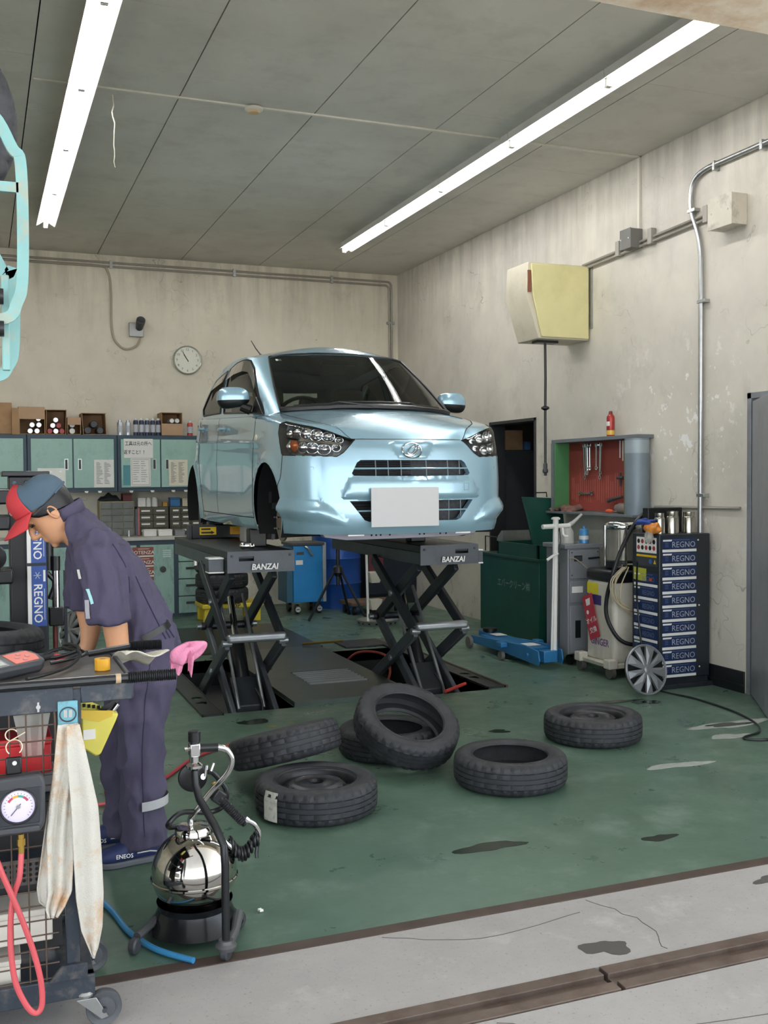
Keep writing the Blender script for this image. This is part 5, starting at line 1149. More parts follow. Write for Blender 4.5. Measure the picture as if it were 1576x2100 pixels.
for sx in (-1, 1):
    G().tube([(sx*.145, .66, .05), (sx*.115, .66, .05)], .05, 20).build('front_roller', mat('roller_grey', '6d6a66', .5), t)
    cs = G().bx(sx*.17-.03, sx*.17+.03, -.06, .03, .11, .15).build('caster_arm', M_jb, t, bevel=.006); G().tube([(sx*.17-.015, -.01, .038), (sx*.17+.015, -.01, .038)], .036, 18).build('caster_wheel', mat('roller_grey', '6d6a66', .5), cs)
for y, z in ((.1, .1), (-.35, .09)): G().cyl((-.115, y, z), (-.13, y, z), .018, n=12).build('bolt_head', M_jb, t)
G().bx(-.03, .09, -.2, -.08, .136, .139).build('paper_sticker', M_paper, t); G().bx(-.05, .05, .3, .42, .148, .151).build('paper_sticker', M_paper, t)
G().bx(-.06, .06, -.51, -.42, .05, .14).build('handle_socket', M_jb, t, bevel=.005); G().prism([(0, .1), (.03, .1), (.03, .22), (.015, .25), (0, .22)], .012, frame((.075, -.47, 0), (0, 1, 0), (0, 0, 1))).build('foot_pedal', M_jb, t, bevel=.003)
hd = G().tube([(.06, -.46, .1), (.075, -.46, 1.17)], .022, 14).build('handle', M_white, t)
G().tube([(-.045, -.46, 1.11), (.20, -.46, 1.115)], .019, 12).build('cross_grip', M_white, hd); G().lathe([(0, 0), (.034, 0), (.036, .012), (.02, .02), (0, .02)], 18, Matrix.Translation((.075, -.46, 1.165))).build('cap', M_white, hd)
G().tube([(.13, -.47, 1.10), (.13, -.48, 1.05), (.14, -.49, 1.035), (.165, -.49, 1.033)], .01, 8).build('release_lever', M_white, hd)
G().tube([(.025, -.48, .14), (.045, -.48, .88)], .009, 8).build('side_rod', M_white, hd); G().tube([(.08, -.485, .9), (.03, -.485, .88), (-.02, -.485, .85)], .011, 8).build('rod_clamp', M_white, hd)
G().tube(spline([(.09, -.49, 1.1), (.1, -.49, 1.0), (.085, -.49, .93)], 5), .004, 6).build('cable', M_black, hd); G().cyl((.11, -.44, .82), (.11, -.44, .12), .01, n=8).build('dark_rod', M_black, hd)
# grey service machine
M_gm = mat('grey_machine_paint', '898c91', .42, .2, var=.08, scale=3, dirt='6a6c70', damt=.4)
t = T('service_machine', 'tall grey metal service machine on castors behind the jack handle', 'machine', (4.32, 7.0, 0))
G().bx(0, .30, 0, .33, .09, .93).build('body', M_gm, t, bevel=.006); G().bx(-.03, .32, -.012, .34, .93, .965).build('top_tray', M_gm, t, bevel=.004)
G().bx(.015, .285, -.012, 0, .10, .48).build('lower_door', M_gm, t, bevel=.004); G().bx(.015, .285, -.012, 0, .50, .67).build('middle_panel', M_gm, t, bevel=.004); G().bx(.015, .285, -.012, 0, .69, .915).build('upper_panel', M_gm, t, bevel=.004)
G().bx(.05, .125, -.016, -.012, .83, .875).build('screen_frame', M_black, t, bevel=.003); G().bx(.057, .118, -.018, -.016, .838, .867).build('screen', M_dgrey, t); G().bx(.06, .11, -.015, -.012, .22, .36).build('handle_recess', M_black, t, bevel=.008)
G().bx(.03, .13, -.0145, -.012, .58, .63).build('paper_sticker', M_paper, t); G().cyl((.18, -.02, .85), (.28, -.02, .855), .008, n=8).build('pull_handle', M_black, t)
for (x, z) in ((.03, .9), (.27, .9), (.03, .72), (.27, .72)): G().cyl((x, -.014, z), (x, -.011, z), .006, n=8).build('screw', M_dgrey, t)
for x, y in ((.05, .05), (.25, .05), (.05, .28), (.25, .28)): G().tube([(x-.015, y, .04), (x+.015, y, .04)], .04, 16).build('caster_wheel', M_black, t)
G().tube(spline([(.0, -.015, .86), (.07, -.03, .84), (.2, -.05, .72), (.28, -.05, .58), (.25, -.05, .46), (.14, -.03, .36)], 8), .005, 6).build('drain_hose', mat('pale_brown_hose', '9d927f', .5), t)
t = T('oil_jug', 'translucent white oil jug with long spout on the grey machine', 'jug', (4.38, 7.12, .966)); G().lathe([(0, 0), (.06, 0), (.062, .01), (.06, .09), (.035, .14), (.02, .15)], 20).build('body', mat('cloudy_white_plastic', 'b9b8b0', .35), t); G().tube([(.0, -.0, .13), (.05, -.03, .17), (.11, -.06, .235)], [.024, .015, .01], 10).build('spout', mat('cloudy_white_plastic', 'b9b8b0', .35), t)
t = T('spray_tin', 'small blue and white tin on the grey machine', 'can', (4.52, 7.08, .966)); G().lathe([(0, 0), (.038, 0), (.038, .1), (.03, .115), (.01, .12)], 20).build('body', mat('blue_tin_print', '4d8fc4', .3, .2), t); G().lathe([(.0385, .03), (.0385, .06)], 20).build('label_band', M_white, t); G().lathe([(.012, .118), (.012, .135), (0, .135)], 12).build('cap', mat('blue_tin_print', '4d8fc4', .3, .2), t)
# vacuum machine
M_vc = mat('dirty_cream_shell', 'cdc8ba', .45, var=.08, scale=5, dirt='8f897b', damt=.55)
t = T('oil_extractor', 'cream wheeled oil extractor with clear chamber and looped black hose', 'machine', (4.36, 6.40, 0))
G().bx(.0, .36, .02, .40, .1, .72).build('body', M_vc, t, bevel=.035, seg=4); G().bx(-.005, .365, .015, .405, .70, .80).build('top_cap', M_black, t, bevel=.03, seg=3)
G().prism([(-.03, .07), (.40, .07), (.42, .11), (-.05, .11)], .42, frame((0, .42, 0), (1, 0, 0), (0, 0, 1))).build('base', M_vc, t, bevel=.01)
for (x, y) in ((-.03, .02), (.36, .02), (-.03, .42), (.36, .42)):
    c_ = G().box((x, y, .11), (.08, .08, .07)).build('caster_bracket', M_vc, t, bevel=.008); G().tube([(x-.018, y, .045), (x+.018, y, .045)], .045, 18).build('caster_wheel', mat('caster_rubber', '55534e', .6), c_)
ch = G().lathe([(.125, .86), (.125, 1.11)], 30, Matrix.Translation((.2, .2, 0))).build('clear_chamber', mat('smoky_chamber', '8b8a80', .12, .3), t)
G().lathe([(0, 1.10), (.135, 1.10), (.14, 1.115), (.135, 1.14), (.12, 1.155), (0, 1.155)], 30, Matrix.Translation((.2, .2, 0))).build('chamber_lid', M_chrome, t); G().lathe([(.125, .80), (.14, .81), (.14, .86), (.12, .87)], 30, Matrix.Translation((.2, .2, 0))).build('chamber_base', M_black, t)
for k in range(5): a = 2*pi*k/5+.5; G().cyl((.2+.15*cos(a), .2+.15*sin(a), .82), (.2+.15*cos(a), .2+.15*sin(a), 1.13), .006, n=8).build('tie_rod', M_chrome, t)
G().bx(-.002, .004, .10, .38, .58, .70).build('yellow_label', mat('yellow_label', 'd8cc2a', .45), t) if False else None
Fl = frame((-.0015, .40, 0), (0, -1, 0), (0, 0, 1))
G().prism([(.02, .605), (.17, .605), (.17, .69), (.02, .69)], .001, Fl).build('yellow_label', mat('yellow_label', 'd8cc2a', .45), t); G().prism([(.02, .525), (.21, .525), (.21, .60), (.02, .60)], .001, Fl).build('purple_label', mat('purple_label', '3d3670', .45), t)
txt('GINGER', .075, mat('purple_pink_print', '7a4a8c', .5), t, (-.0016, .21, .245), (0, -1, 0), (0, 0, 1), bold=.02, sx=.9)
sg = T('warning_placard', 'red and white hanging placard on the side of the oil extractor', 'sign', (4.34, 6.64, .27), rot=(radians(-20), 0, 0))
G().bx(-.003, 0, -.07, .07, 0, .34).build('plate', mat('placard_red', 'b03040', .45), sg)
for k, s_ in enumerate(('オイル', '交換')): txt('\n'.join(s_) if False else s_, .05, M_white, sg, (-.0034, .0+.0, .14-.075*k), (0, -1, 0), (0, 0, 1), bold=.015)
G().prism([(-.03, .26), (.02, .26), (.035, .31), (-.03, .31)], .0008, frame((-.003, 0, 0), (0, -1, 0), (0, 0, 1))).build('can_mark', M_white, sg); G().lathe([(0, 0), (.016, 0)], 14, frame((-.0036, .03, .21), (0, -1, 0), (0, 0, 1))).build('drop_mark', M_white, sg)
G().tube(spline([(.32, -.05, 1.22), (.24, -.05, 1.235), (.14, -.05, 1.16), (.03, -.04, .98), (-.04, -.03, .8), (-.065, .02, .6), (-.06, .02, .45), (.0, -.03, .31), (.10, -.06, .26), (.22, -.06, .28), (.31, -.05, .36), (.34, -.04, .5), (.345, -.03, .75)], 8), .0155, 10).build('suction_hose', M_black, t)
for k in range(8):
    r_ = random.Random(k+11); ph = r_.uniform(-.03, .03); g = G(); w_ = .075+.02*(k % 4); dz = r_.uniform(-.04, .04)
    g.tube(spline([(.06+ph, -.02-.004*k, .83), (.02-w_*.5+ph, -.03-.004*k, .72+dz), (.03-w_*.4+ph, -.035-.003*k, .58+dz), (.12+ph, -.04-.003*k, .50+dz), (.24+ph*.5, -.035, .60+dz), (.26+ph, -.03, .76), (.17+ph, -.025, .84), (.09, -.02, .85)], 5), .005, 5); g.build('clear_tube', mat('yellowed_tube', 'b9ad92', .35), t)
G().cyl((-.03, -.02, .84), (.1, -.02, .84), .008, n=8).build('hose_hook', M_chrome, t); G().bx(.2, .3, .012, .02, .42, .50).build('black_window', M_black, t)
for k in range(6): G().bx(.19, .31, .014, .0205, .56+.018*k, .566+.018*k).build('vent_slot', M_dgrey, t)
# black cabinet with blue name plates
M_cb = mat('black_cabinet_paint', '2b3036', .4, .15, var=.08); M_blu = mat('blue_name_plate', '1b2d55', .4, var=.1, scale=8); M_sil = mat('plate_silver', 'b8c0cc', .35, .3)
t = T('gas_cabinet', 'tall black cabinet covered with blue name plates in front of the right wall', 'cabinet', (4.42, 5.96, 0))
G().bx(0, .435, 0, .32, .07, 1.09).build('body', M_cb, t, bevel=.006); G().bx(-.03, .45, -.02, .34, 0, .03).build('base_flange', M_cb, t, bevel=.004); G().bx(.01, .425, .01, .31, .03, .07).build('plinth', M_cb, t)
plate_n = 0
def nameplate(o, x, n_, w_, sc, bright):
    p = D.objects.new('name_plate', None); COL.objects.link(p); p.parent = t
    F = frame(o, x, (0, 0, 1))
    G().bx(0, w_, 0, .078, 0, .0015, M=F).build('blue_field', M_blu, p); G().bx(0, w_, -.020, -.001, 0, .0022, M=F).build('white_strip', M_paper, p)
    G().prism([(.004, .056), (.075*sc, .056), (.082*sc, .068), (.004, .068)], .0008, F @ Matrix.Translation((0, 0, .0015))).build('white_tab', M_paper, p)
    txt('REGNO', .058*sc if sc == 1 else .05, M_sil if bright else mat('plate_dull', '6f7fa2', .4, .2), p, tuple(F @ V((w_*.62, .03, .0016))), x, (0, 0, 1), sx=1.02 if sc == 1 else .82)
    for q in range(3): G().bx(.022*sc, .05*sc, .018+.012*q, .021+.012*q, .0015, .002, M=F).build('printed_line', mat('plate_dull', '6f7fa2', .4, .2), p)
    G().bx(w_*.3, w_*.8, .064, .067, .0015, .002, M=F).build('printed_line', mat('plate_dull', '6f7fa2', .4, .2), p)
for k in range(10): nameplate((.025, -.0005, .985-.0985*k), (1, 0, 0), k, .29, 1, True)
for k in range(6): nameplate((-.0005, .295, .735-.0985*k), (0, -1, 0), k, .275, .9, False)
Fq = frame((-.0005, .30, 0), (0, -1, 0), (0, 0, 1))
pn = G().bx(.03, .275, .86, 1.075, 0, .0015, M=Fq).build('warning_panel', M_dgrey, t)
G().bx(.035, .27, .955, 1.065, .0015, .002, M=Fq).build('white_field', M_paper, pn); G().bx(.035, .27, .925, .94, .0015, .0022, M=Fq).build('yellow_bar', M_ylw, pn)
for q in range(5):
    for j in range(2): G().lathe([(0, 0), (.014, 0), (.017, -.0003)], 12, Fq @ Matrix.Translation((.06+.045*q, 1.035-.045*j, .0024))).build('pictogram', mat('red_pictogram', 'a83a3a', .5) if (q+j) % 2 else M_bk, pn)
G().lathe([(0, 0), (.018, 0)], 14, Fq @ Matrix.Translation((.2, .895, .0024))).build('pictogram', mat('blue_pictogram', '2f66a8', .5), pn); G().prism([(.235, .88), (.265, .88), (.25, .91)], .0008, Fq @ Matrix.Translation((0, 0, .0016))).build('pictogram', M_ylw, pn)
G().prism([(.0, .755), (.10, .75), (.15, .75), (.15, .84), (0, .845)], .0018, Fq).build('lime_label', mat('lime_label', 'a9ac3a', .45), t); G().bx(.19, .22, .755, .775, 0, .004, M=Fq).build('red_switch', mat('red_switch', 'a83a30', .4), t)
for x, z in ((.33, 1.045), (.34, .58), (.345, .14)): G().cyl((x, -.004, z), (x, .001, z), .006, n=8).build('bolt', M_white, t)
def cylinder(lbl, x, y, r, h_):
    c_ = T('steel_canister', lbl, 'canister', (x, y, 1.091), group='stainless canisters on the black cabinet')
    G().lathe([(0, 0), (r, 0), (r, h_*.72), (r*.92, h_*.78), (r*.85, h_*.8)], 26).build('body', mat('brushed_stainless', 'b9b6ab', .22, 1, var=.06), c_); G().lathe([(r*.86, h_*.8), (r*.9, h_*.83), (r*.9, h_), (0, h_)], 26).build('lid', mat('brushed_stainless', 'b9b6ab', .22, 1, var=.06), c_)
cylinder('leftmost and slimmest stainless canister on the black cabinet', 4.51, 6.08, .038, .145); cylinder('middle stainless canister on the black cabinet', 4.61, 6.07, .045, .152); cylinder('middle rear stainless canister partly hidden by the one in front', 4.672, 6.145, .045, .155); cylinder('rightmost stainless canister on the black cabinet', 4.765, 6.08, .045, .15)
tag(G().bx(4.50, 4.80, 6.2, 6.27, 1.091, 1.27).build('black_case', M_black, bevel=.006), 'flat black case standing behind the canisters', 'case')
def lump(c, r, seed, m_, name, lbl, cat, amp=.25):
    rr = random.Random(seed); ph = [(rr.uniform(2, 7), rr.uniform(0, 6), rr.uniform(2, 7), rr.uniform(0, 6)) for _ in range(5)]
    def f(u, v):
        th = 2*pi*u; p = -pi/2+pi*v; k = 1+amp*sum(sin(a*cos(th)*cos(p)+b)*sin(c_*sin(th)*cos(p)+d+p*2)/(i+1.2) for i, (a, b, c_, d) in enumerate(ph))
        return (c[0]+r[0]*k*cos(p)*cos(th), c[1]+r[1]*k*cos(p)*sin(th), c[2]+r[2]*k*sin(p))
    g = G(); g.grid(f, 36, 20, cu=True); return tag(g.build(name, m_, smooth=60), lbl, cat)
lump((4.415, 6.03, 1.13), (.055, .07, .04), 4, mat('orange_glove', 'd98a3c', .6, var=.2, scale=30), 'rubber_glove', 'orange rubber glove bundle on the corner of the black cabinet', 'glove'); lump((4.40, 6.10, 1.175), (.06, .06, .022), 9, mat('blue_cloth', '2f468c', .8, var=.2, scale=40), 'cloth', 'blue cloth lying behind the orange glove', 'cloth', .4); lump((4.375, 6.02, 1.075), (.026, .04, .045), 6, mat('clear_bag', 'c9c6be', .2, alpha=.5), 'plastic_bag', 'clear plastic bag hanging under the orange glove', 'bag', .3)
tag(G().tube(spline([(4.30, 6.05, .9), (4.405, 6.2, .6), (4.39, 6.1, .2), (4.38, 5.95, .02), (4.44, 5.6, .008), (4.42, 5.2, .008), (4.33, 4.9, .008), (4.2, 4.72, .008), (4.05, 4.66, .008), (4.02, 4.62, .008), (4.12, 4.56, .008), (4.4, 4.6, .008), (4.7, 4.6, .008)], 8), .007, 7).build('power_cable', M_black), 'black power cable trailing over the green floor at the right', 'cable')
# wheel covers
def wheel_cover(lbl, loc, rot, R_=.175):
    t = T('wheel_cover', lbl, 'wheel cover', loc, group='silver wheel covers', rot=rot); Ms = mat('silver_wheel_cover', '8e9093', .35, .5, var=.06)
    G().lathe([(R_, -.012), (R_, 0), (R_*.97, .006), (R_*.93, .004), (R_*.9, -.006)], 48).build('rim', Ms, t); G().lathe([(0, -.03), (R_*.95, -.03)], 40).build('dark_back', M_dark, t)
    g = G(); g.lathe([(0, .016), (.02, .016), (.03, .01), (.032, -.01)], 24); g.build('hub_cap', Ms, t)
    for k in range(9):
        a = 2*pi*k/9; M_ = Matrix.Rotation(a, 4, 'Z'); g = G(); wi = .012; wo = .048 if k % 2 == 0 else .036
        g.add([(.022, -wi, .012), (.022, wi, .012), (R_*.94, wo*.55, .0), (R_*.94, -wo, .0), (R_*.55, 0, .016), (.022, -wi, -.012), (.022, wi, -.012), (R_*.94, wo*.55, -.018), (R_*.94, -wo, -.018)], [(0, 1, 4), (1, 2, 4), (2, 3, 4), (3, 0, 4), (1, 6, 7, 2), (0, 3, 8, 5)], M=M_); g.build('spoke', Ms, t, smooth=0)
wheel_cover('silver wheel cover leaning against the black cabinet', (4.25, 5.87, .17), (radians(76), radians(8), radians(2)))
# ------------------------------------------------------------ back of the workshop
M_bc = mat('blue_tool_cabinet', '1f7fc0', .35, .1, var=.1, scale=3)
t = T('tool_trolley', 'bright blue tool trolley on castors against the back', 'trolley', (3.2, 10.85, 0))
G().bx(0, .34, 0, .4, .13, .76).build('body', M_bc, t, bevel=.006); G().bx(-.02, .36, -.01, .41, .76, .79).build('top_tray', M_dgrey, t, bevel=.004); G().bx(.34, .38, -.004, .404, .13, .79).build('side_post', M_galv, t, bevel=.003); G().bx(-.07, .0, .02, .38, .13, .74).build('side_shelf', mat('dark_teal', '2b5a70', .5), t, bevel=.004)
G().bx(.03, .11, -.003, 0, .55, .6).build('paper_sticker', M_paper, t); G().bx(.04, .12, -.003, 0, .66, .69).build('name_tag', M_dgrey, t)
for x, y in ((.05, .05), (.3, .05), (.05, .36), (.3, .36)): G().tube([(x-.018, y, .055), (x+.018, y, .055)], .055, 16).build('caster_wheel', M_black, t); 
for x in (.05, .3): G().cyl((x, .0, .055), (x, -.004, .055), .03, n=12).build('caster_cap', M_galv, t)
t = T('power_drill_grip', 'grey air tool hooked on the front of the blue trolley', 'tool', (3.36, 10.84, .65)); G().tube(spline([(-.03, -.01, .1), (.0, -.02, .08), (.03, -.02, .03), (.06, -.02, 0)], 5), .014, 8).build('grip', M_galv, t)
t = T('oil_drum', 'dark blue oil drum behind the black tripod', 'drum', (3.88, 11.38, 0)); G().lathe([(0, .02), (.28, .02), (.285, 0), (.285, .27), (.295, .285), (.285, .30), (.285, .56), (.295, .575), (.285, .59), (.285, .86), (.288, .875), (.27, .87), (0, .865)], 40).build('body', mat('blue_drum_paint', '1d4c9a', .35, .2, var=.12), t)
t = T('tripod_stand', 'black tripod stand in front of the blue drum', 'tripod', (3.53, 10.3, 0)); G().cyl((0, 0, .36), (0, 0, .98), .02, n=12).build('column', M_black, t); G().cyl((0, 0, .78), (0, 0, .86), .03, n=12).build('clamp', M_dgrey, t); G().lathe([(.03, .46), (.06, .5), (.05, .56), (.02, .58)], 16).build('hub', M_black, t)
for a in (pi+.2, -.9, .9): G().tube([(.04*cos(a), .04*sin(a), .52), (.36*cos(a), .36*sin(a), .012)], .014, 8).build('leg', M_black, t)
t = T('yellow_stool', 'yellow plastic step stool carrying a stack of tyres', 'stool', (2.45, 10.75, 0)); My = mat('yellow_plastic', 'd7bf2e', .45, dirt='9a8a2c', damt=.4)
G().bx(-.32, .32, -.22, .22, .15, .2).build('top', My, t, bevel=.012)
for x in (-.3, .2):
    for y in (-.2, .12): G().bx(x, x+.1, y, y+.08, 0, .15).build('leg', My, t, bevel=.008)
txt('OP', .07, M_bk, t, (.03, -.2205, .172), (1, 0, 0), (0, 0, 1), bold=.02)
for k in range(3): tyre(f'{("lowest", "middle", "top")[k]} tyre of the dark stack on the yellow stool', (2.38, 10.75, .2785+.155*k), (0, 0, k), False, 'tyre stack on the yellow stool')
t = T('pole_basket_rack', 'white pole rack with two wire baskets behind the right lift', 'rack', (3.72, 9.9, 0)); G().cyl((0, 0, 0), (-.02, 0, .98), .013, n=10).build('pole', M_white, t)
for z in (.42, .14): G().prism([(0.02, z), (.11, z), (.14, z+.11), (0, z+.11)], .12, frame((0, .06, 0), (1, 0, 0), (0, 0, 1))).build('basket', mat('cream_basket', 'b9b5a6', .6), t, bevel=.004)
t = T('floor_dolly', 'low wooden dolly on castors by the blue drum', 'dolly', (4.05, 10.7, 0)); G().bx(-.3, .3, -.2, .2, .1, .14).build('deck', mat('worn_wood', '6a5344', .7), t, bevel=.005)
for x in (-.25, .25):
    for y in (-.15, .15): G().tube([(x-.012, y, .045), (x+.012, y, .045)], .045, 14).build('caster_wheel', M_black, t)
t = T('dark_display_case', 'dark navy display case with red poster behind the tripod', 'case', (4.54, 11.5, 0)); G().bx(-.33, .33, -.2, .3, .12, .95).build('body', mat('dark_navy_case', '161d2b', .4), t, bevel=.005); G().bx(-.28, -.1, -.203, -.2, .3, .9).build('poster', mat('dull_red_poster', '6a3038', .5), t); G().bx(-.32, .32, -.18, .28, 0, .12).build('plinth', M_black, t)
t = T('floor_tray', 'round perforated metal tray on the floor behind the right lift', 'tray', (3.78, 9.8, 0)); G().lathe([(0, .02), (.16, .02), (.2, .05), (.215, .05), (.205, .04), (.19, 0), (0, 0)], 30).build('dish', M_galv, t)
for k in range(16): a = 2*pi*k/16; G().bx(-.012, .012, -.002, .002, -.012, .012, M=Matrix.Translation((.199*cos(a), .199*sin(a), .028)) @ Matrix.Rotation(a+pi/2, 4, 'Z')).build('slot', M_dark, t)
# ------------------------------------------------------------ tyre changer behind the mechanic
t = T('tyre_changer', 'black tyre changer with tall column and vertical blue name plates', 'tyre changer', (.1, 4.75, 0))
G().bx(-.75, .1, -.25, .35, 0, .6).build('body', M_cb, t, bevel=.02); G().bx(.03, .2, .45, .7, 0, 1.52).build('column', mat('black_column', '1b1d20', .4), t, bevel=.006); G().bx(.10, .195, .43, .46, .3, 1.5).build('column_cover', M_cb, t, bevel=.004); G().bx(.0, .215, .42, .72, 1.52, 1.545).build('column_cap', M_black, t, bevel=.004)
G().bx(.02, .2, .35, .7, 0, .12).build('column_foot', M_cb, t)
for z0 in (.80, 1.105, 1.41):
    h_ = .29 if z0 < 1.4 else .085; p = D.objects.new('name_plate', None); COL.objects.link(p); p.parent = t; y = .429
    G().bx(.125, .192, y-.0015, y, z0, z0+h_).build('blue_field', mat('bright_blue_plate', '34549c', .4), p); G().bx(.106, .124, y-.0022, y, z0, z0+h_).build('white_strip', M_paper, p)
    if h_ > .2:
        txt('REGNO', .055, M_white, p, (.152, y-.0018, z0+.11), (0, 0, -1), (1, 0, 0), bold=.012); G().bx(.178, .188, y-.002, y-.0015, z0+.215, z0+.27).build('white_tab', M_paper, p)
        for q in range(6): a = q*pi/3; G().bar((.152, y-.0018, z0+.245), (.152+.018*cos(a), y-.0018, z0+.245+.018*sin(a)), .003, .0006, (0, 1, 0)).build('star_mark', M_sil, p)
        G().bx(.181, .184, y-.002, y-.0015, z0+.03, z0+.18).build('printed_line', M_sil, p)
G().lathe([(0, 0), (.22, 0), (.22, .04), (.05, .06), (.05, .1), (0, .1)], 30, Matrix.Translation((-.18, -.02, .6))).build('turntable', M_galv, t)
G().cyl((.24, .5, .88), (.24, .5, 1.06), .018, n=14).build('air_cylinder', M_chrome, t); G().cyl((.24, .5, 1.06), (.24, .5, 1.13), .022, n=14).build('cylinder_head', M_black, t); G().cyl((.205, .52, 1.06), (.205, .52, 1.24), .028, n=14).build('motor', M_black, t); G().bx(.205, .275, .47, .54, .79, .88).build('valve_block', M_black, t, bevel=.006); G().cyl((.235, .52, .6), (.235, .52, .82), .012, n=10).build('red_line', mat('dark_red_line', '6a2f2c', .5), t)
G().tube([(.2, .5, 1.05), (.24, .5, 1.0), (.21, .5, .92)], .012, 8).build('air_line', M_black, t); G().bx(.275, .29, .48, .5, .3, 1.06).build('guard_post', M_cb, t)
for z, x in ((1.42, -.06), (1.3, -.07), (1.05, -.06), (.7, -.06)): G().bx(x-.15, x+.1, .3, .47, z-.03, z+.04).build('arm_block', M_black, t, bevel=.01)
G().lathe([(0, -.02), (.035, -.02), (.058, -.012), (.062, 0), (.058, .012), (.03, .02), (.012, .012), (0, .012)], 26, frame((-.055, .1, 1.16), (1, 0, 0), (0, 0, 1))).build('press_roller', M_black, t); G().lathe([(.0, 0), (.022, 0), (.03, -.01)], 18, frame((-.06, .28, 1.36), (1, 0, 0), (0, 0, 1))).build('brass_cap', mat('brass', 'b39348', .3, .8), t)
t2 = tyre('large black tyre lying on the tyre changer table behind the cart', (-.06, 4.68, .79), (0, radians(4), .4), False); t2.scale = (1.12, 1.12, 1.25)
wheel_cover('silver wheel cover leaning behind the tyre changer, seen nearly edge on', (.72, 9.42, .175), (radians(78), radians(-6), radians(-62)))
# ------------------------------------------------------------ tyre rack at the top left
M_rk = mat('aqua_rack_paint', '7aa9a7', .45, var=.1, scale=8, dirt='c08a4e', damt=.55, dscale=14)
t = T('tyre_rack', 'aqua painted hanging tyre rack hung from the entrance beam at the left', 'rack', (-.12, 2.75, 3.18))
for k, (dy, zc, hh, xo) in enumerate(((0., 2.17, .28, .232), (.12, 1.96, .20, .212))):
    pts = [(-.3, zc+hh), (.0, zc+hh), (xo-.08, zc+hh-.03), (xo-.02, zc+hh-.12), (xo, zc+hh*.4), (xo, zc-hh*.5), (xo-.015, zc-hh*.8), (xo-.06, zc-hh*.96), (-.05, zc-hh), (-.3, zc-hh)]
    P = spline([(x, dy, z-3.18) for x, z in pts], 6); g = G()
    for i in range(len(P)-1): g.bar(P[i], P[i+1]+(P[i+1]-P[i])*.08, .03, .014, (0, 1, 0))
    g = G(); vs = []
    for i, p in enumerate(P):
        tg = (P[min(i+1, len(P)-1)]-P[max(i-1, 0)]).normalized(); n = tg.cross(V((0, 1, 0))).normalized()
        vs += [p+n*.014+V((0, -.006, 0)), p-n*.014+V((0, -.006, 0)), p-n*.014+V((0, .006, 0)), p+n*.014+V((0, .006, 0))]
    g.add(vs, [(4*i+j, 4*i+(j+1) % 4, 4*i+4+(j+1) % 4, 4*i+4+j) for i in range(len(P)-1) for j in range(4)]); g.build('rack_hoop', M_rk, t, smooth=30)
G().bx(-.3, .225, -.006, .006, -.96, -.935).build('cross_bar', M_rk, t); G().bx(.180, .20, .03, .05, -1.40, -1.16).build('lower_bar', M_rk, t, bevel=.003); G().bx(-.26, -.22, -.02, .14, -1.3, 0).build('hanger', M_rk, t)
for z in (-1.22, -1.3): G().cyl((.15, .0, z), (.185, .0, z), .02, n=12).build('peg', M_black, t)
tyre('tyre hanging in the aqua rack at the top left edge', (-.19, 2.93, 2.44), (radians(90), 0, radians(8)), False, 'rack tyre').scale = (1.08, 1.08, 1)
# ------------------------------------------------------------ tool cart
M_cart = mat('chipped_navy_cart', '333b45', .42, .2, var=.15, scale=7, dirt='77716a', damt=.6, dscale=16); M_mesh = mat('rusty_wire', '5c4c42', .6, .4)
t = T('tool_cart', 'dark steel tool cart with wire mesh front at the left foreground', 'cart', (0, 2.87, 0))
G().bx(-.7, .385, 0, .46, .935, .95).build('tray', mat('worn_dark_tray', '4a4542', .35, .4, var=.2, scale=8, dirt='8a7f74', damt=.5, dscale=10), t, bevel=.003)
G().bx(-.7, .225, -.004, .006, .878, .945).build('tray_fascia', M_cart, t, bevel=.003); G().bx(.245, .382, -.004, .006, .897, .945).build('tray_fascia', M_cart, t, bevel=.003); G().bx(.224, .246, .004, .02, .84, .945).build('post_head', M_cart, t); G().bx(.374, .386, 0, .46, .90, .958).build('tray_end', M_cart, t, bevel=.003); G().bx(-.7, .385, .455, .465, .90, .965).build('tray_fascia', M_cart, t, bevel=.003)
hb = G().tube([(-.7, -.02, .958), (.37, -.02, .96)], .0125, 10).build('handle_bar', M_black, t); G().cyl((.335, -.02, .96), (.349, -.02, .96), .0135, n=12).build('tape_wrap', mat('tan_tape', 'b39a7c', .6), hb)
def grip(y, x0, x1, z):
    prof = []; n_ = 22
    for i in range(n_): a = (x1-x0)*i/n_; prof += [(.0165, a), (.0135, a+(x1-x0)/n_*.45)]
    prof = [(0, 0)]+prof+[(.0165, x1-x0), (0, x1-x0)]
    G().lathe(prof, 14, frame((x0, y, z), (0, 1, 0), (0, 0, 1))).build('ribbed_grip', M_black, t)
grip(-.02, .368, .497, .96); grip(.36, .425, .52, .985)
G().tube([(.3, .36, .97), (.43, .36, .985)], .01, 8).build('handle_bar', M_black, t)
for x, y in ((.197, .0), (.197, .43), (-.67, .0), (-.67, .43)): G().bx(x, x+.036, y, y+.03, .15, .9).build('post', M_cart, t, bevel=.002)
G().bx(-.7, .27, -.004, .03, .09, .15).build('bottom_rail', M_cart, t, bevel=.003); G().bx(-.7, .27, .43, .46, .09, .15).build('bottom_rail', M_cart, t, bevel=.003); G().bx(-.7, .26, .0, .45, .12, .13).build('bottom_shelf', M_cart, t); G().bx(.24, .27, .0, .46, .09, .15).build('bottom_rail', M_cart, t, bevel=.003)
G().prism([(.15, .15), (.25, .15), (.25, .19), (.185, .19)], .01, frame((0, -.004, 0), (1, 0, 0), (0, 0, 1))).build('gusset', M_cart, t)
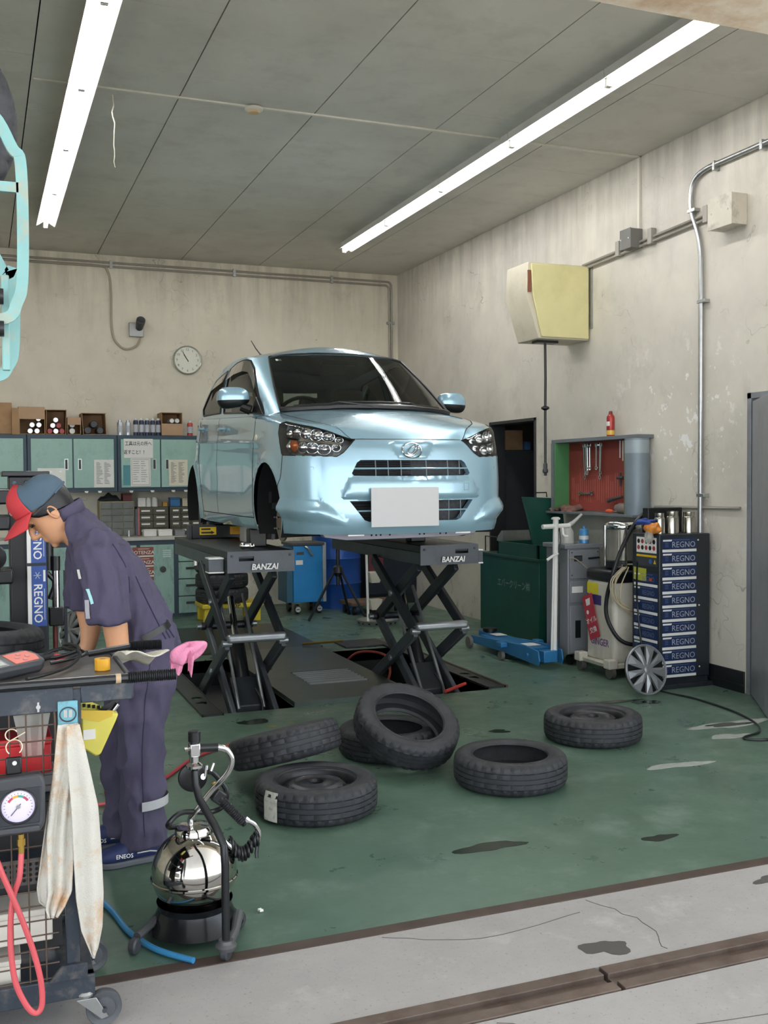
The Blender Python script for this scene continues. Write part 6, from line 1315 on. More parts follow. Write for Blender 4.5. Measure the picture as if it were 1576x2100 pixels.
# wire mesh door
G().tube(spline([(-.69, 0, .888), (.155, 0, .888), (.174, 0, .88), (.178, 0, .86), (.178, 0, .74), (.17, 0, .72)], 5), .004, 6).build('mesh_frame', M_mesh, t)
for i in range(20): G().tube([(.145-.041*i*1.02, -.002, .887), (.145-.041*i*1.02, -.002, .155)], .0022, 5).build('mesh_wire', M_mesh, t)
for i in range(18): G().tube([(-.66, .002, .845-.0405*i), (.178, .002, .845-.0405*i)], .0022, 5).build('mesh_wire', M_mesh, t)
G().bx(-.66, .2, .2, .21, .155, .88).build('inner_panel', mat('dark_inner_panel', '2a2b2c', .6), t); G().bx(-.66, .2, .02, .4, .44, .448).build('middle_shelf', M_cart, t); G().bx(-.66, .2, .02, .4, .63, .638).build('middle_shelf', M_cart, t)
for k in range(14):
    for j in range(4): G().cyl((-.02+.016*k, .0, .475-.014*j), (-.02+.016*k, -.001, .475-.014*j), .0045, n=8).build('perforation', M_dark, t) if k < 12 else None
G().bx(-.66, .185, .001, .004, .42, .49).build('perforated_strip', mat('strip_steel', '4d4b49', .5, .4), t)
def caster(x, y, m_):
    c_ = D.objects.new('caster', None); COL.objects.link(c_); c_.parent = t; c_.location = (x, y, 0)
    G().lathe([(0, .088), (.022, .088), (.024, .096), (.018, .102), (0, .102)], 18).build('swivel_head', M_galv, c_)
    for s in (-1, 1): G().prism([(-.026, .088), (.026, .088), (.058, .03), (.04, .025)], .003, frame((0, s*.02-.0015, 0), (1, 0, 0), (0, 0, 1))).build('fork', M_galv, c_, bevel=.001)
    G().lathe([(0, -.014), (.03, -.014), (.032, -.01), (.046, -.014), (.048, -.01), (.048, .01), (.046, .014), (.032, .01), (.03, .014), (0, .014)], 32, frame((.048, 0, .048), (1, 0, 0), (0, 0, 1))).build('wheel', mat('grey_caster_tyre', '4f5256', .5), c_); G().cyl((.048, -.026, .048), (.048, .026, .048), .007, n=10).build('axle', M_dgrey, c_)
for x, y in ((.245, .01), (.245, .34), (-.62, .02), (-.62, .42)): caster(x, y, 0)
lp = G().bx(.184, .236, -.012, -.005, .84, .908).build('bottle_opener_plate', mat('rusty_aqua_plate', '6aa6b4', .4, .2, dirt='6b4a3a', damt=.8, dscale=30), t, bevel=.003); G().tube([(.21+.021*cos(a), -.0135, .872+.019*sin(a)) for a in [2*pi*i/24 for i in range(24)]], .002, 5, closed=True).build('plate_ring', M_dgrey, lp); G().bx(.199, .208, -.0145, -.012, .864, .884).build('plate_mark', M_galv, lp); G().bx(.212, .221, -.0145, -.012, .864, .884).build('plate_mark', M_galv, lp)
bo = G().cyl((.135, -.01, .897), (.135, -.004, .897), .006, n=10).build('wing_bolt', M_galv, t); G().bx(.1325, .1375, -.009, -.006, .884, .91).build('wing', M_galv, bo)
# things in and on the cart
M_tw = mat('stained_towel', 'c9c6bc', .9, var=.06, scale=8, dirt='c08a4a', damt=.95, dscale=9, bump=.4, bscale=300)
t = T('hand_towel', 'long stained white towel hanging from the front of the cart', 'towel', (.21, 2.853, .84))
def towel(x_top, edges, y0, ph, nm, nfold):
    # edges: (z, xl, xr)
    zs_ = [e[0] for e in edges][::-1]; xl = [e[1] for e in edges][::-1]; xr = [e[2] for e in edges][::-1]
    def f(u, v):
        z = edges[0][0]+(edges[-1][0]-edges[0][0])*v; a = interp(z, zs_, xl); b_ = interp(z, zs_, xr); k = min(1, .25+v*1.5)
        return (a+(b_-a)*u-.21, y0-.004-.016*k*(.5+.5*sin(2*pi*nfold*u+ph+1.5*v)), z-.84)
    g = G(); g.grid(f, 44, 60); g.build(nm, M_tw, t, smooth=70, solid=.003)
towel(.2, [(.848, .184, .236), (.72, .17, .25), (.64, .158, .225), (.55, .15, .218), (.48, .15, .216), (.40, .150, .21), (.36, .142, .19), (.335, .15, .172)], .002, 0., 'left_fold', 2.1)
towel(.2, [(.847, .205, .237), (.74, .205, .258), (.62, .212, .281), (.50, .215, .288), (.38, .22, .292), (.29, .232, .288), (.235, .252, .276), (.212, .26, .266)], -.008, 1.2, 'right_fold', 1.3)
towel(.2, [(.84, .186, .214), (.70, .166, .208), (.6, .150, .2), (.50, .135, .19), (.41, .122, .175), (.37, .128, .17), (.348, .155, .168)], .016, 2., 'back_fold', 1.5)
t = T('gauge_unit', 'black tyre pressure gauge unit hooked on the cart mesh', 'gauge', (.06, 2.83, .58))
Fg = frame((0, 0, 0), (1, 0, 0), (0, 0, 1))
G().prism([(-.12, .0), (.072, .005), (.084, .03), (.086, .135), (.076, .158), (-.12, .15)], .04, Fg).build('housing', M_dgrey, t, bevel=.008); G().prism([(-.12, .028), (.07, .032), (.074, .125), (-.12, .122)], .004, Fg @ Matrix.Translation((0, 0, .04))).build('face_plate', M_cb, t, bevel=.002); G().bx(-.1, .07, -.05, -.04, .01, .026).build('handle_lip', M_dgrey, t, bevel=.004)
Md = Fg @ Matrix.Translation((.018, .08, .044))
dl = G().lathe([(0, .002), (.037, .002), (.041, .0), (.042, -.002)], 40, Md).build('dial', mat('lilac_dial', 'd9d0ea', .4, var=.02), t); G().lathe([(.041, 0), (.044, .006), (.046, .004), (.046, -.002)], 40, Md).build('dial_ring', M_black, t)
for k, c_ in enumerate(('c0405a', 'd9a040', '4a9a8c', 'b0405a')): a0 = radians(150-k*30); G().lathe([(.024, .0026), (.030, .0026)], 8, Md, a0=a0-radians(30), a1=a0).build('colour_band', mat('dial_band_%d' % k, c_, .5), dl)
for k in range(21): a = radians(225-k*13.5); G().bx(-.0005, .0005, .032, .0355, .0026, .0029, M=Md @ Matrix.Rotation(a-pi/2, 4, 'Z')).build('tick', M_bk, dl)
G().lathe([(0, .006), (.005, .006), (.007, .002)], 16, Md).build('needle_hub', M_chrome, dl); G().bx(-.001, .001, -.01, .028, .004, .0045, M=Md @ Matrix.Rotation(radians(140), 4, 'Z')).build('needle', M_dgrey, dl)
G().bx(-.01, .03, -.012, 0, .155, .2).build('hook_strap', M_black, t, bevel=.004); G().lathe([(0, .0), (.006, 0), (.005, .004), (0, .005)], 12, frame((.012, -.012, .185), (1, 0, 0), (0, 0, 1))).build('rivet', M_white, t)
G().tube([(.02*cos(a)+.012, -.006, .225+.02*sin(a)) for a in [radians(-50+280*i/20) for i in range(21)]], .0018, 6).build('wire_hook', mat('pale_wire', 'd8cdb0', .3, .6), t); G().tube([(.015*cos(a)+.006, -.006, .258+.015*sin(a)) for a in [radians(30+230*i/16) for i in range(17)]]+[(.04, -.006, .262)], .0018, 6).build('wire_hook', mat('pale_wire', 'd8cdb0', .3, .6), t)
G().cyl((.024, -.02, .0), (.024, -.02, -.05), .008, n=10).build('brass_fitting', mat('brass', 'b39348', .3, .8), t); G().cyl((.024, -.02, -.012), (.024, -.02, -.03), .011, n=6).build('brass_nut', mat('brass', 'b39348', .3, .8), t)
tag(G().tube(spline([(.084, 2.81, .53), (.078, 2.80, .47), (.062, 2.80, .42), (.054, 2.795, .35), (.054, 2.79, .28), (.064, 2.785, .20), (.09, 2.785, .135), (.112, 2.785, .112), (.127, 2.785, .13), (.126, 2.785, .19), (.11, 2.785, .27), (.08, 2.785, .37), (.04, 2.785, .48), (.01, 2.79, .56), (-.04, 2.8, .64)], 8), .0075, 10).build('air_hose', mat('coral_hose', 'c9545a', .4)), 'coral red air hose looping down the front of the cart', 'hose')
t = T('battery_tester', 'black and red handheld battery tester lying on the cart tray', 'tester', (.075, 3.08, .962), rot=(radians(14), radians(-3), radians(32)))
G().prism([(-.10, -.035), (-.085, -.05), (.06, -.052), (.085, -.035), (.09, 0), (.085, .035), (.06, .052), (-.085, .05), (-.10, .035)], .034, None).build('body', M_dgrey, t, bevel=.01, seg=3); G().prism([(-.01, -.034), (.065, -.034), (.075, 0), (.065, .034), (-.01, .034)], .001, None, z0=.034).build('red_panel', mat('red_orange_panel', 'cf4a32', .4), t); G().bx(-.085, -.03, -.036, .036, .034, .0352).build('screen_bezel', M_grey, t, bevel=.003); G().bx(-.078, -.036, -.028, .028, .0352, .036).build('screen', mat('lcd_green_grey', '5d6a5f', .2), t)
for x, y in ((.03, -.018), (.03, .018), (.048, .0), (.015, 0)): G().lathe([(0, .0015), (.006, .0015), (.008, 0)], 12, Matrix.Translation((x, y, .035))).build('button', mat('button_grey_red', 'b86a60', .4), t)
G().tube([(.085, 0, .017), (.125, 0, .015)], [.013, .007], 10).build('cable_boot', M_black, t)
tag(G().tube(spline([(.185, 3.15, .963), (.22, 3.16, .966), (.26, 3.19, .968), (.29, 3.22, .975), (.25, 3.27, .985), (.2, 3.28, .98), (.17, 3.25, .965), (.21, 3.2, .972), (.27, 3.2, .99), (.25, 3.25, 1.0), (.23, 3.27, .99), (.27, 3.17, .985), (.24, 3.1, .964), (.18, 3.0, .962), (.11, 2.93, .962)], 8), .0055, 8).build('test_lead', M_black), 'bundle of black test leads on the cart tray', 'cable')
t = T('insulating_tape', 'roll of yellow tape standing on the cart tray', 'tape roll', (.322, 3.05, .951)); G().lathe([(.011, 0), (.022, 0), (.022, .033), (.011, .033)], 28, closed=True).build('roll', mat('yellow_tape', 'e0a52a', .35, var=.03), t); G().lathe([(.0, .031), (.0112, .031)], 16).build('core_mark', M_dgrey, t)
t = T('red_clamp', 'small red battery clamp beside the tester', 'clamp', (.215, 3.22, .955)); G().box((0, 0, .012), (.035, .016, .02), (0, .2, .3)).build('grip', mat('red_clamp', 'c23a3c', .4), t, bevel=.004)
g = G(); g.grid(lambda u, v: (.40+.13*u-.04*v, 3.14+.16*v, .975-.055*v*v*(1-u*.6)+.01*sin(7*u+4*v)-.03*u*v), 16, 12); tag(g.build('shop_cloth', mat('dirty_cream_cloth', 'cfcabb', .9, dirt='8a7c58', damt=.6, dscale=20), None, solid=.003), 'dirty cream cloth under the far cart grip', 'cloth')
def pinkf(u, v):
    th = 2*pi*u; p = -pi/2+pi*v; k = 1+.22*sin(3*th+4*v)+.10*sin(7*th+1.3)*cos(p)+.08*sin(11*v)
    return (.598+.054*k*cos(p)*cos(th)+.012*sin(p), 3.235+.034*k*cos(p)*sin(th), .952+.030*k*sin(p)+.014*cos(th)*cos(p))
g = G(); g.grid(pinkf, 48, 26, cu=True)
for x0, w_, h_, y_ in ((.548, .05, .062, 3.212), (.60, .022, .07, 3.205)): g.grid(lambda u, v: (x0+w_*u*(1-.3*v), y_+.006*sin(8*u)+.012*v, .962-h_*v+.008*sin(7*u)-.012*u), 14, 10)
tag(g.build('pink_cloth', mat('pink_towel', 'e38fb0', .95, var=.08, scale=30, bump=.5, bscale=300), None, smooth=70), 'pink towel bunched on the far handle of the cart', 'towel')
t = T('tool_pouch', 'yellow plastic pouch of tools hanging at the cart end', 'pouch', (.27, 3.16, .67)); M_yp = mat('yellow_vinyl', 'd9cf5a', .35, var=.06)
G().prism([(.0, .03), (.04, .0), (.055, .005), (.1, .1), (.11, .125), (.0, .14)], .05, frame((0, .05, 0), (1, 0, 0), (0, 0, 1))).build('pouch', M_yp, t, bevel=.006); G().prism([(.0, .12), (.05, .105), (.09, .118), (.095, .135), (0, .145)], .003, frame((0, -.0, 0), (1, 0, 0), (0, 0, 1))).build('flap', mat('deep_yellow_vinyl', 'd9b93a', .35), t); G().bx(.005, .04, -.003, 0, .055, .085).build('paper_tag', M_paper, t)
G().prism([(0, .14), (.07, .12), (.06, .145), (.01, .172), (0, .17)], .004, frame((0, .04, 0), (1, 0, 0), (0, 0, 1))).build('back_panel', M_yp, t)
for k in range(4): G().bx(.008+.014*k, .016+.014*k, .03, .036, .146-.003*k, .156-.003*k).build('slot', M_dark, t)
G().cyl((.07, .02, .1), (.11, .02, .15), .008, n=12).build('socket_wrench', M_chrome, t); G().bar((.03, .03, .11), (.115, .03, .165), .01, .014).build('pry_bar', M_black, t)
bx_ = lambda lbl, x0, x1, y0, y1, z0, z1, m_, nm='parts_box': bx_on(lbl, x0, x1, y0, y1, z0, z1-z0, m_, nm)
bx_('bright red tool case on the upper shelf of the cart', -.25, .17, 2.93, 3.05, .70, .80, mat('red_case', 'c22b2f', .4)); bx_('white carton low in the cart behind the mesh', -.2, .165, 2.92, 3.05, .24, .33, mat('white_carton', 'd5cfc4', .6)); bx_('second white carton at the bottom of the cart', -.2, .08, 2.92, 3.05, .132, .20, mat('white_carton', 'd5cfc4', .6)); bx_('grey parts case behind the mesh beside the towel', .1, .18, 2.95, 3.05, .64, .70, M_grey)
for nm_ in ('parts_box',): pass
g = G(); g.grid(lambda u, v: (.07+.1*u+(.5-u)*.05*v, 2.905+.006*sin(11*u), .885-.13*v), 12, 10); tag(g.build('plastic_bag', mat('clear_bag', 'c9c6be', .2, alpha=.35), None), 'clear plastic bag hanging inside the cart mesh', 'bag')
# ------------------------------------------------------------ hoses on the floor at the left
tag(G().tube(spline([(.30, 3.9, .02), (.36, 3.75, .012), (.40, 3.6, .012), (.43, 3.42, .012), (.48, 3.28, .012), (.53, 3.2, .012), (.59, 3.13, .012)], 8), .0095, 10).build('water_hose', mat('blue_hose', '3a86b8', .4)), 'blue hose end lying on the floor beside the cart', 'hose')
tag(G().tube(spline([(-.3, 4.75, .01), (.2, 4.78, .01), (.46, 4.82, .01), (.62, 4.86, .01), (.70, 4.95, .01), (.62, 5.05, .01), (.54, 5.02, .01), (.56, 4.93, .01), (.70, 4.97, .01), (.85, 5.15, .01), (1.05, 5.45, .01), (1.3, 5.65, .01)], 8), .0085, 8).build('floor_hose', mat('red_floor_hose', 'b8434a', .4)), 'red air hose curving over the floor behind the mechanic', 'hose')
# ------------------------------------------------------------ steel foam tank
M_mir = mat('polished_steel_ball', 'c9c7c2', .06, 1, var=.02, dirt='8d8a86', damt=.25, dscale=30)
t = T('foam_tank', 'polished steel ball tank sprayer on a wheeled base in the foreground', 'sprayer', (.64, 3.36, 0))
G().sphere((0, 0, .205), .14, 48, 28).build('ball', M_mir, t); G().lathe([(.1405, -.006), (.1435, -.003), (.1435, .003), (.1405, .006)], 48, Matrix.Translation((0, 0, .187))).build('weld_band', M_mir, t)
G().lathe([(.062, .322), (.062, .345), (.055, .356), (.03, .36), (0, .36)], 28).build('neck', M_mir, t); G().lathe([(.125, .112), (.12, .09), (.135, .055), (.155, .035), (.16, .03), (.15, .026), (.0, .026)], 36).build('skirt', mat('black_chrome_skirt', '2a2c2f', .2, .6), t)
G().tube([(.05, -.24, .02), (.05, -.24, .30), (.048, -.235, .36), (.03, -.19, .41), (-.005, -.13, .48), (-.012, -.1, .52), (-.012, -.09, .575)], .0125, 12).build('handle_tube', M_black, t)
G().tube([(.05, -.24, .03), (.1, -.15, .045), (.135, -.05, .055)], [.016, .014, .018], 10).build('base_arm', mat('worn_grey_arm', '5c5d5f', .45, .4), t); G().tube([(-.13, .0, .06), (-.2, -.08, .05)], .014, 10).build('base_arm', mat('worn_grey_arm', '5c5d5f', .45, .4), t)
for (x, y) in ((.05, -.24), (.145, -.03), (-.21, -.09), (0, .2)): G().lathe([(0, -.013), (.02, -.013), (.026, -.008), (.026, .008), (.02, .013), (0, .013)], 20, frame((x, y, .026), (.6, .8, 0), (0, 0, 1))).build('caster_wheel', M_dgrey, t)
G().lathe([(.0, .0), (.03, 0), (.034, .012), (.024, .02), (.022, .03), (0, .03)], 22, Matrix.Translation((.05, -.24, .035))).build('foot_collar', mat('worn_grey_arm', '5c5d5f', .45, .4), t)
vx, vy = -.012, -.09
G().lathe([(.013, .565), (.027, .575), (.027, .583), (.016, .592), (.016, .612), (.013, .615)], 20, Matrix.Translation((vx, vy, 0))).build('collar', M_chrome, t); G().box((vx, vy, .632), (.034, .034, .042)).build('valve_body', M_chrome, t, bevel=.004); G().lathe([(.014, .652), (.02, .66), (.02, .69), (.016, .693), (0, .693)], 18, Matrix.Translation((vx, vy, 0))).build('valve_knob', M_black, t); G().cyl((vx-.017, vy, .635), (vx-.032, vy, .635), .007, n=6).build('side_plug', M_chrome, t)
G().tube([(vx+.017, vy, .635), (vx+.075, vy, .632)], .0135, 12).build('black_sleeve', M_black, t)
G().tube(spline([(vx+.075, vy, .632), (vx+.105, vy, .62), (vx+.122, vy, .585), (vx+.11, vy+.01, .54), (vx+.06, vy+.04, .475), (.01, -.03, .42), (-.008, -.0, .385), (-.01, 0, .35)], 8), .0105, 12).build('chrome_pipe', M_chrome, t)
G().tube(spline([(-.04, .03, .35), (-.08, .0, .36), (-.085, -.03, .385), (-.04, -.02, .41), (.05, -.02, .40), (.1, -.0, .41), (.11, .0, .46), (.07, .0, .52), (.05, .0, .53)], 8), .009, 9).build('black_hose', M_black, t)
G().lathe([(0, -.015), (.03, -.015), (.048, -.01), (.05, 0), (.048, .01), (.03, .015), (0, .012)], 26, frame((.01, .06, .5), (1, 0, 0), (0, 0, 1))).build('wheel_knob', M_black, t); G().cyl((.01, .06, .5), (.03, -.02, .52), .01, n=8).build('knob_stem', M_chrome, t)
G().tube([(.06, -.03, .5), (.075, -.04, .47)], [.008, .01], 8).build('brass_joint', mat('brass', 'b39348', .3, .8), t); G().tube([(.03, -.05, .53), (.035, -.05, .565)], .005, 6).build('trigger_pin', M_chrome, t); G().tube([(.05, -.05, .545), (.06, -.05, .57)], .005, 6).build('trigger_pin', M_chrome, t)
pr_ = []
for i in range(14): pr_ += [(.0165, .008*i), (.0135, .008*i+.004)]
gun = D.objects.new('spray_gun', None); COL.objects.link(gun); gun.parent = t
G().lathe([(0, -.012), (.018, -.012)]+pr_+[(.012, .118), (0, .118)], 14, frame((.085, -.04, .44), (0, 1, 0), (.75, 0, .66))).build('gun_grip', M_black, gun); G().box((.075, -.04, .455), (.04, .03, .045), (0, .7, 0)).build('gun_body', M_black, gun, bevel=.006)
G().tube(spline([(.17, -.04, .362), (.195, -.04, .345), (.212, -.04, .31), (.205, -.04, .275)], 6), [.0085]*19, 10).build('nozzle', M_chrome, gun); G().cyl((.162, -.04, .37), (.172, -.04, .361), .012, n=10).build('gun_nut', M_chrome, gun)
n_ = 9*12; G().tube([(.11+.095*i/n_+.0*i, -.05+.018*cos(2*pi*i/12), .30-.075*sin(pi*min(1, i/n_*1.15))*.6-.0*i+.022*sin(2*pi*i/12)) for i in range(n_)], .0052, 6).build('coil_hose', M_black, gun)
G().tube([(.205, -.04, .275), (.2, -.045, .25), (.2, -.05, .235)], .006, 6).build('coil_lead', M_black, gun)
G().tube([(.06, -.06, .345), (.10, -.06, .30), (.115, -.06, .285)], [.006, .007, .01], 8).build('chrome_lever', M_chrome, t); G().lathe([(.05, 0), (.052, .001)], 6).build('spec_mark', M_chrome, t) if False else None
g = G(); g.tube([(0, 0, 0), (.012, .003, 0)], .005, 8); g.tube([(.004, -.009, 0), (.016, -.008, 0)], .005, 8); tag(g.build('balance_weight', M_white, None, (.872, 3.43, .006)), 'tiny white balance weights lying on the floor beside the ball tank', 'weight')
# ------------------------------------------------------------ the mechanic
def loft(g, secs, n=20, p=2.0):
    """secs: (centre, axis u, ru, axis v, rv)"""
    vs = []
    for c, u, ru, v, rv in secs:
        c = V(c); u = V(u).normalized(); v = V(v).normalized()
        for j in range(n):
            a = 2*pi*j/n; x, y = cos(a), sin(a); x = abs(x)**(2/p)*(1 if x >= 0 else -1); y = abs(y)**(2/p)*(1 if y >= 0 else -1)
            vs.append(c+u*ru*x+v*rv*y)
    k = len(secs); fs = [(i*n+j, i*n+(j+1) % n, (i+1)*n+(j+1) % n, (i+1)*n+j) for i in range(k-1) for j in range(n)]
    fs += [tuple(range(n-1, -1, -1)), tuple((k-1)*n+j for j in range(n))]
    g.add(vs, fs)
def limb(g, pts, n=16):
    """pts: (x, y, z, rx, ry) along a mostly vertical limb"""
    P = [V(p[:3]) for p in pts]; S = []
    for i, p in enumerate(pts):
        t_ = (P[min(i+1, len(P)-1)]-P[max(i-1, 0)]).normalized(); y = V((0, 1, 0)); x = y.cross(t_).normalized(); S.append((P[i], x, p[3], t_.cross(x), p[4]))
    loft(g, S, n)
def fuse(g, name, m_, parent, vox, it=3, disp=0., dscale=.1):
    """merge the pieces of a body into one continuous skin"""
    o = D.objects.new(name, g.mesh(name, m_, 0)); md = o.modifiers.new('r', 'REMESH'); md.mode = 'VOXEL'; md.voxel_size = vox; md.use_smooth_shade = True
    sm = o.modifiers.new('s', 'SMOOTH'); sm.factor = .5; sm.iterations = it
    me = bake(o)
    if disp:
        from mathutils import noise as mn
        me.update(); nr = [v_.normal.copy() for v_ in me.vertices]
        for v_, n_ in zip(me.vertices, nr):
            c = v_.co; q = V((c.x/dscale*1.3, c.y/dscale, c.z/dscale*.6)); h = abs(mn.noise(q))*-2+.55+.5*mn.noise(q*2.3)
            v_.co += n_*disp*h
    me.polygons.foreach_set('use_smooth', [True]*len(me.polygons)); me.name = name
    if not me.materials: me.materials.append(m_)
    return obj(name, me, parent)
Mskin = mat('skin', 'cf9873', .5, var=.05, scale=14); Mcov = mat('indigo_coverall', '4d485f', .85, var=.09, scale=9, bump=.25, bscale=350); Mhair = mat('black_hair', '16151a', .45, var=.3, scale=60, stretch=(1, 1, .3))
PX, PY = .0, 4.17      # body lies in the XZ plane through PY
P_ = lambda x, y, z: (x, PY+y, z)
SPINE = [(.605, .735, .12, .155), (.617, .80, .128, .175), (.612, .875, .122, .172), (.582, .95, .116, .162), (.54, 1.03, .118, .168), (.49, 1.11, .122, .182), (.44, 1.19, .112, .195), (.395, 1.265, .085, .18), (.355, 1.325, .066, .115), (.33, 1.36, .058, .075)]
def torso(g, k):
    S = []
    for i, (x, z, d, w_) in enumerate(SPINE):
        a = V((SPINE[max(i-1, 0)][0], 0, SPINE[max(i-1, 0)][1])); b = V((SPINE[min(i+1, len(SPINE)-1)][0], 0, SPINE[min(i+1, len(SPINE)-1)][1])); t_ = (b-a).normalized()
        nrm = V((t_.z, 0, -t_.x)); S.append((P_(x, 0, z), nrm, d-k, (0, 1, 0), w_-k))
    loft(g, S, 26, 2.3)
def legs(g, k, hem):
    for s, dx in ((-1, .0), (1, -.045)):
        limb(g, [P_(.60, s*.085, .80)+(.125-k, .098-k), P_(.592+dx*.3, s*.095, .68)+(.115-k, .093-k), P_(.58+dx*.6, s*.098, .55)+(.098-k, .085-k), P_(.572+dx, s*.10, .42)+(.09-k, .08-k), P_(.575+dx, s*.10, .30)+(.088-k, .078-k), P_(.578+dx, s*.10, .18)+(.084-k, .074-k), P_(.58+dx, s*.10, hem)+(.086-k, .074-k)])
def headpt(f, u, w_):
    c = V((.247, PY, 1.385)); F = V((-.69, 0, -.724)); U = V((-.724, 0, .69)); return c+F*f+U*u+V((0, 1, 0))*w_
HR = [(-.122, .058, -.02, .026), (-.114, .078, .012, .042), (-.098, .087, .035, .053), (-.075, .089, .055, .061), (-.045, .0885, .074, .067), (-.012, .087, .088, .0715), (.02, .093, .096, .0745), (.05, .092, .099, .076), (.08, .078, .092, .070), (.102, .055, .068, .053), (.115, .022, .03, .025)]
def head_ring(u, off=0., n=28):
    us = [r[0] for r in HR]; ff = interp(u, us, [r[1] for r in HR])+off; fb = interp(u, us, [r[2] for r in HR])+off; w_ = interp(u, us, [r[3] for r in HR])+off
    out = []
    for j in range(n):
        a = 2*pi*j/n; c = cos(a); s = sin(a); mid = (ff-fb)/2; hf = (ff+fb)/2
        out.append(headpt(mid+hf*(abs(c)**.9)*(1 if c >= 0 else -1), u, w_*(abs(s)**.9)*(1 if s >= 0 else -1)))
    return out
def head(g):
    vs = []
    for r in HR: vs += head_ring(r[0])
    n = 28; k = len(HR); g.add(vs, [(i*n+j, i*n+(j+1) % n, (i+1)*n+(j+1) % n, (i+1)*n+j) for i in range(k-1) for j in range(n)]+[tuple(range(n-1, -1, -1)), tuple((k-1)*n+j for j in range(n))])
    g.tube([headpt(.088, .012, 0), headpt(.104, -.012, 0), headpt(.117, -.036, 0), headpt(.098, -.048, 0)], [.009, .0115, .0135, .009], 10)      # nose
    for s in (-1, 1):
        p = headpt(.097, -.041, s*.009); g.sphere(p, .0085, 10, 8); p = headpt(.083, .02, s*.03); g.sphere(p, (.014, .02, .008), 10, 8); pass
    for u, f, r in ((-.066, .092, .0095), (-.079, .089, .0105)): g.tube([headpt(f-.016, u, -.02), headpt(f, u, -.008), headpt(f, u, .008), headpt(f-.016, u, .02)], [.004, r*.8, r*.8, .004], 8)
    g.sphere(headpt(.078, -.108, 0), .017, 12, 8)
    limb(g, [tuple(headpt(-.03, -.02, 0))+(.058, .056), (.318, PY, 1.30, .054, .056), (.345, PY, 1.30, .06, .062), (.40, PY, 1.24, .075, .09)])
def hand(g, wx, wy, wz_, s):
    """palm below the wrist, four curled fingers and a thumb at the side"""
    limb(g, [(wx, wy, wz_, .026, .02), (wx-.008, wy, wz_-.035, .036, .017), (wx-.014, wy, wz_-.075, .041, .015), (wx-.016, wy, wz_-.092, .038, .013)], 12)
    for i, (dx, L_) in enumerate(((-.048, .066), (-.027, .076), (-.005, .072), (.016, .056))):
        b = V((wx+dx+.002, wy, wz_-.086)); g.tube([b, b+V((-.004, s*-.006, -L_*.42)), b+V((-.006, s*-.02, -L_*.75)), b+V((-.006, s*-.034, -L_*.92))], [.0095, .009, .0082, .007], 8)
    b = V((wx-.034, wy, wz_-.035)); g.tube([b, b+V((-.022, s*-.012, -.025)), b+V((-.03, s*-.024, -.05)), b+V((-.028, s*-.03, -.066))], [.012, .011, .0095, .008], 8)
def arms(g, k):
    for s, dx in ((-1, 0), (1, -.045)):
        limb(g, [P_(.405, s*.16, 1.25)+(.07-k, .06), P_(.425, s*.2, 1.18)+(.062-k, .055-k), P_(.44+dx*.5, s*.222, 1.08)+(.056-k, .052-k), P_(.455+dx, s*.226, .99)+(.05-k, .048-k)])
def forearms(g):
    for s, dx in ((-1, 0), (1, -.055)):
        limb(g, [P_(.45+dx*.9, s*.224, 1.02)+(.045, .044), P_(.466+dx, s*.224, .95)+(.047, .043), P_(.474+dx, s*.22, .88)+(.043, .038), P_(.462+dx, s*.213, .82)+(.034, .029), P_(.44+dx, s*.205, .775)+(.027, .022), P_(.43+dx, s*.203, .755)+(.026, .02)])
        h_ = G(); hand(h_, 0, 0, 0, s); g.add(h_.v, h_.f, M=Matrix.Translation((.43+dx, PY+s*.203, .757)) @ Matrix.Rotation(radians(62), 4, 'Y'))
g = G(); torso(g, .022); legs(g, .024, .06); arms(g, .012); forearms(g); head(g)
PER = fuse(g, 'person', Mskin, None, .0055, 4)
tag(PER, 'mechanic in indigo coverall and red and grey cap bending over to the left', 'person')
g = G(); torso(g, 0); legs(g, 0, .06)
for s, dx in ((-1, 0), (1, -.045)):
    limb(g, [P_(.405, s*.13, 1.262)+(.082, .07), P_(.42, s*.195, 1.205)+(.09, .078), P_(.43+dx*.4, s*.222, 1.12)+(.086, .076), P_(.436+dx*.8, s*.23, 1.03)+(.082, .072), P_(.44+dx, s*.232, .965)+(.082, .07)])
COV = fuse(g, 'coverall', Mcov, PER, .0085, 4, .015, .085)
# collar, belt, seams, pocket tags
g = G(); vs = []
for k_ in range(2):
    for j in range(24):
        a = radians(-150+300*j/23); r = (.068, .074)[k_]; c = V((.33, PY, 1.358)) if k_ == 0 else V((.308, PY, 1.40)); nrm = V((.87, 0, .49)); vs.append(c+nrm*r*cos(a)*.95+V((0, 1, 0))*r*sin(a)*1.1)
g.add(vs, [(j, j+1, 24+j+1, 24+j) for j in range(23)]); g.build('collar', Mcov, PER, solid=.006)
Mseam = mat('dark_indigo_seam', '302c46', .9)
from mathutils.bvhtree import BVHTree
BV = BVHTree.FromPolygons([v_.co.copy() for v_ in COV.data.vertices], [tuple(p.vertices) for p in COV.data.polygons])
def on_near(x, z):        # point of the coverall's camera side (-Y)
    loc, nrm, _, _ = BV.ray_cast(V((x, PY-1, z)), V((0, 1, 0))); return (loc, nrm) if loc else (V((x, PY-.2, z)), V((0, -1, 0)))
def stitch(pts, r, m_, name, par=None):
    Q = []
    for p in spline([(x, 0, z) for x, z in pts], 8):
        l, n_ = on_near(p.x, p.z); Q.append(l+n_*.001)
    G().tube(Q, r, 5).build(name, m_, par or PER)
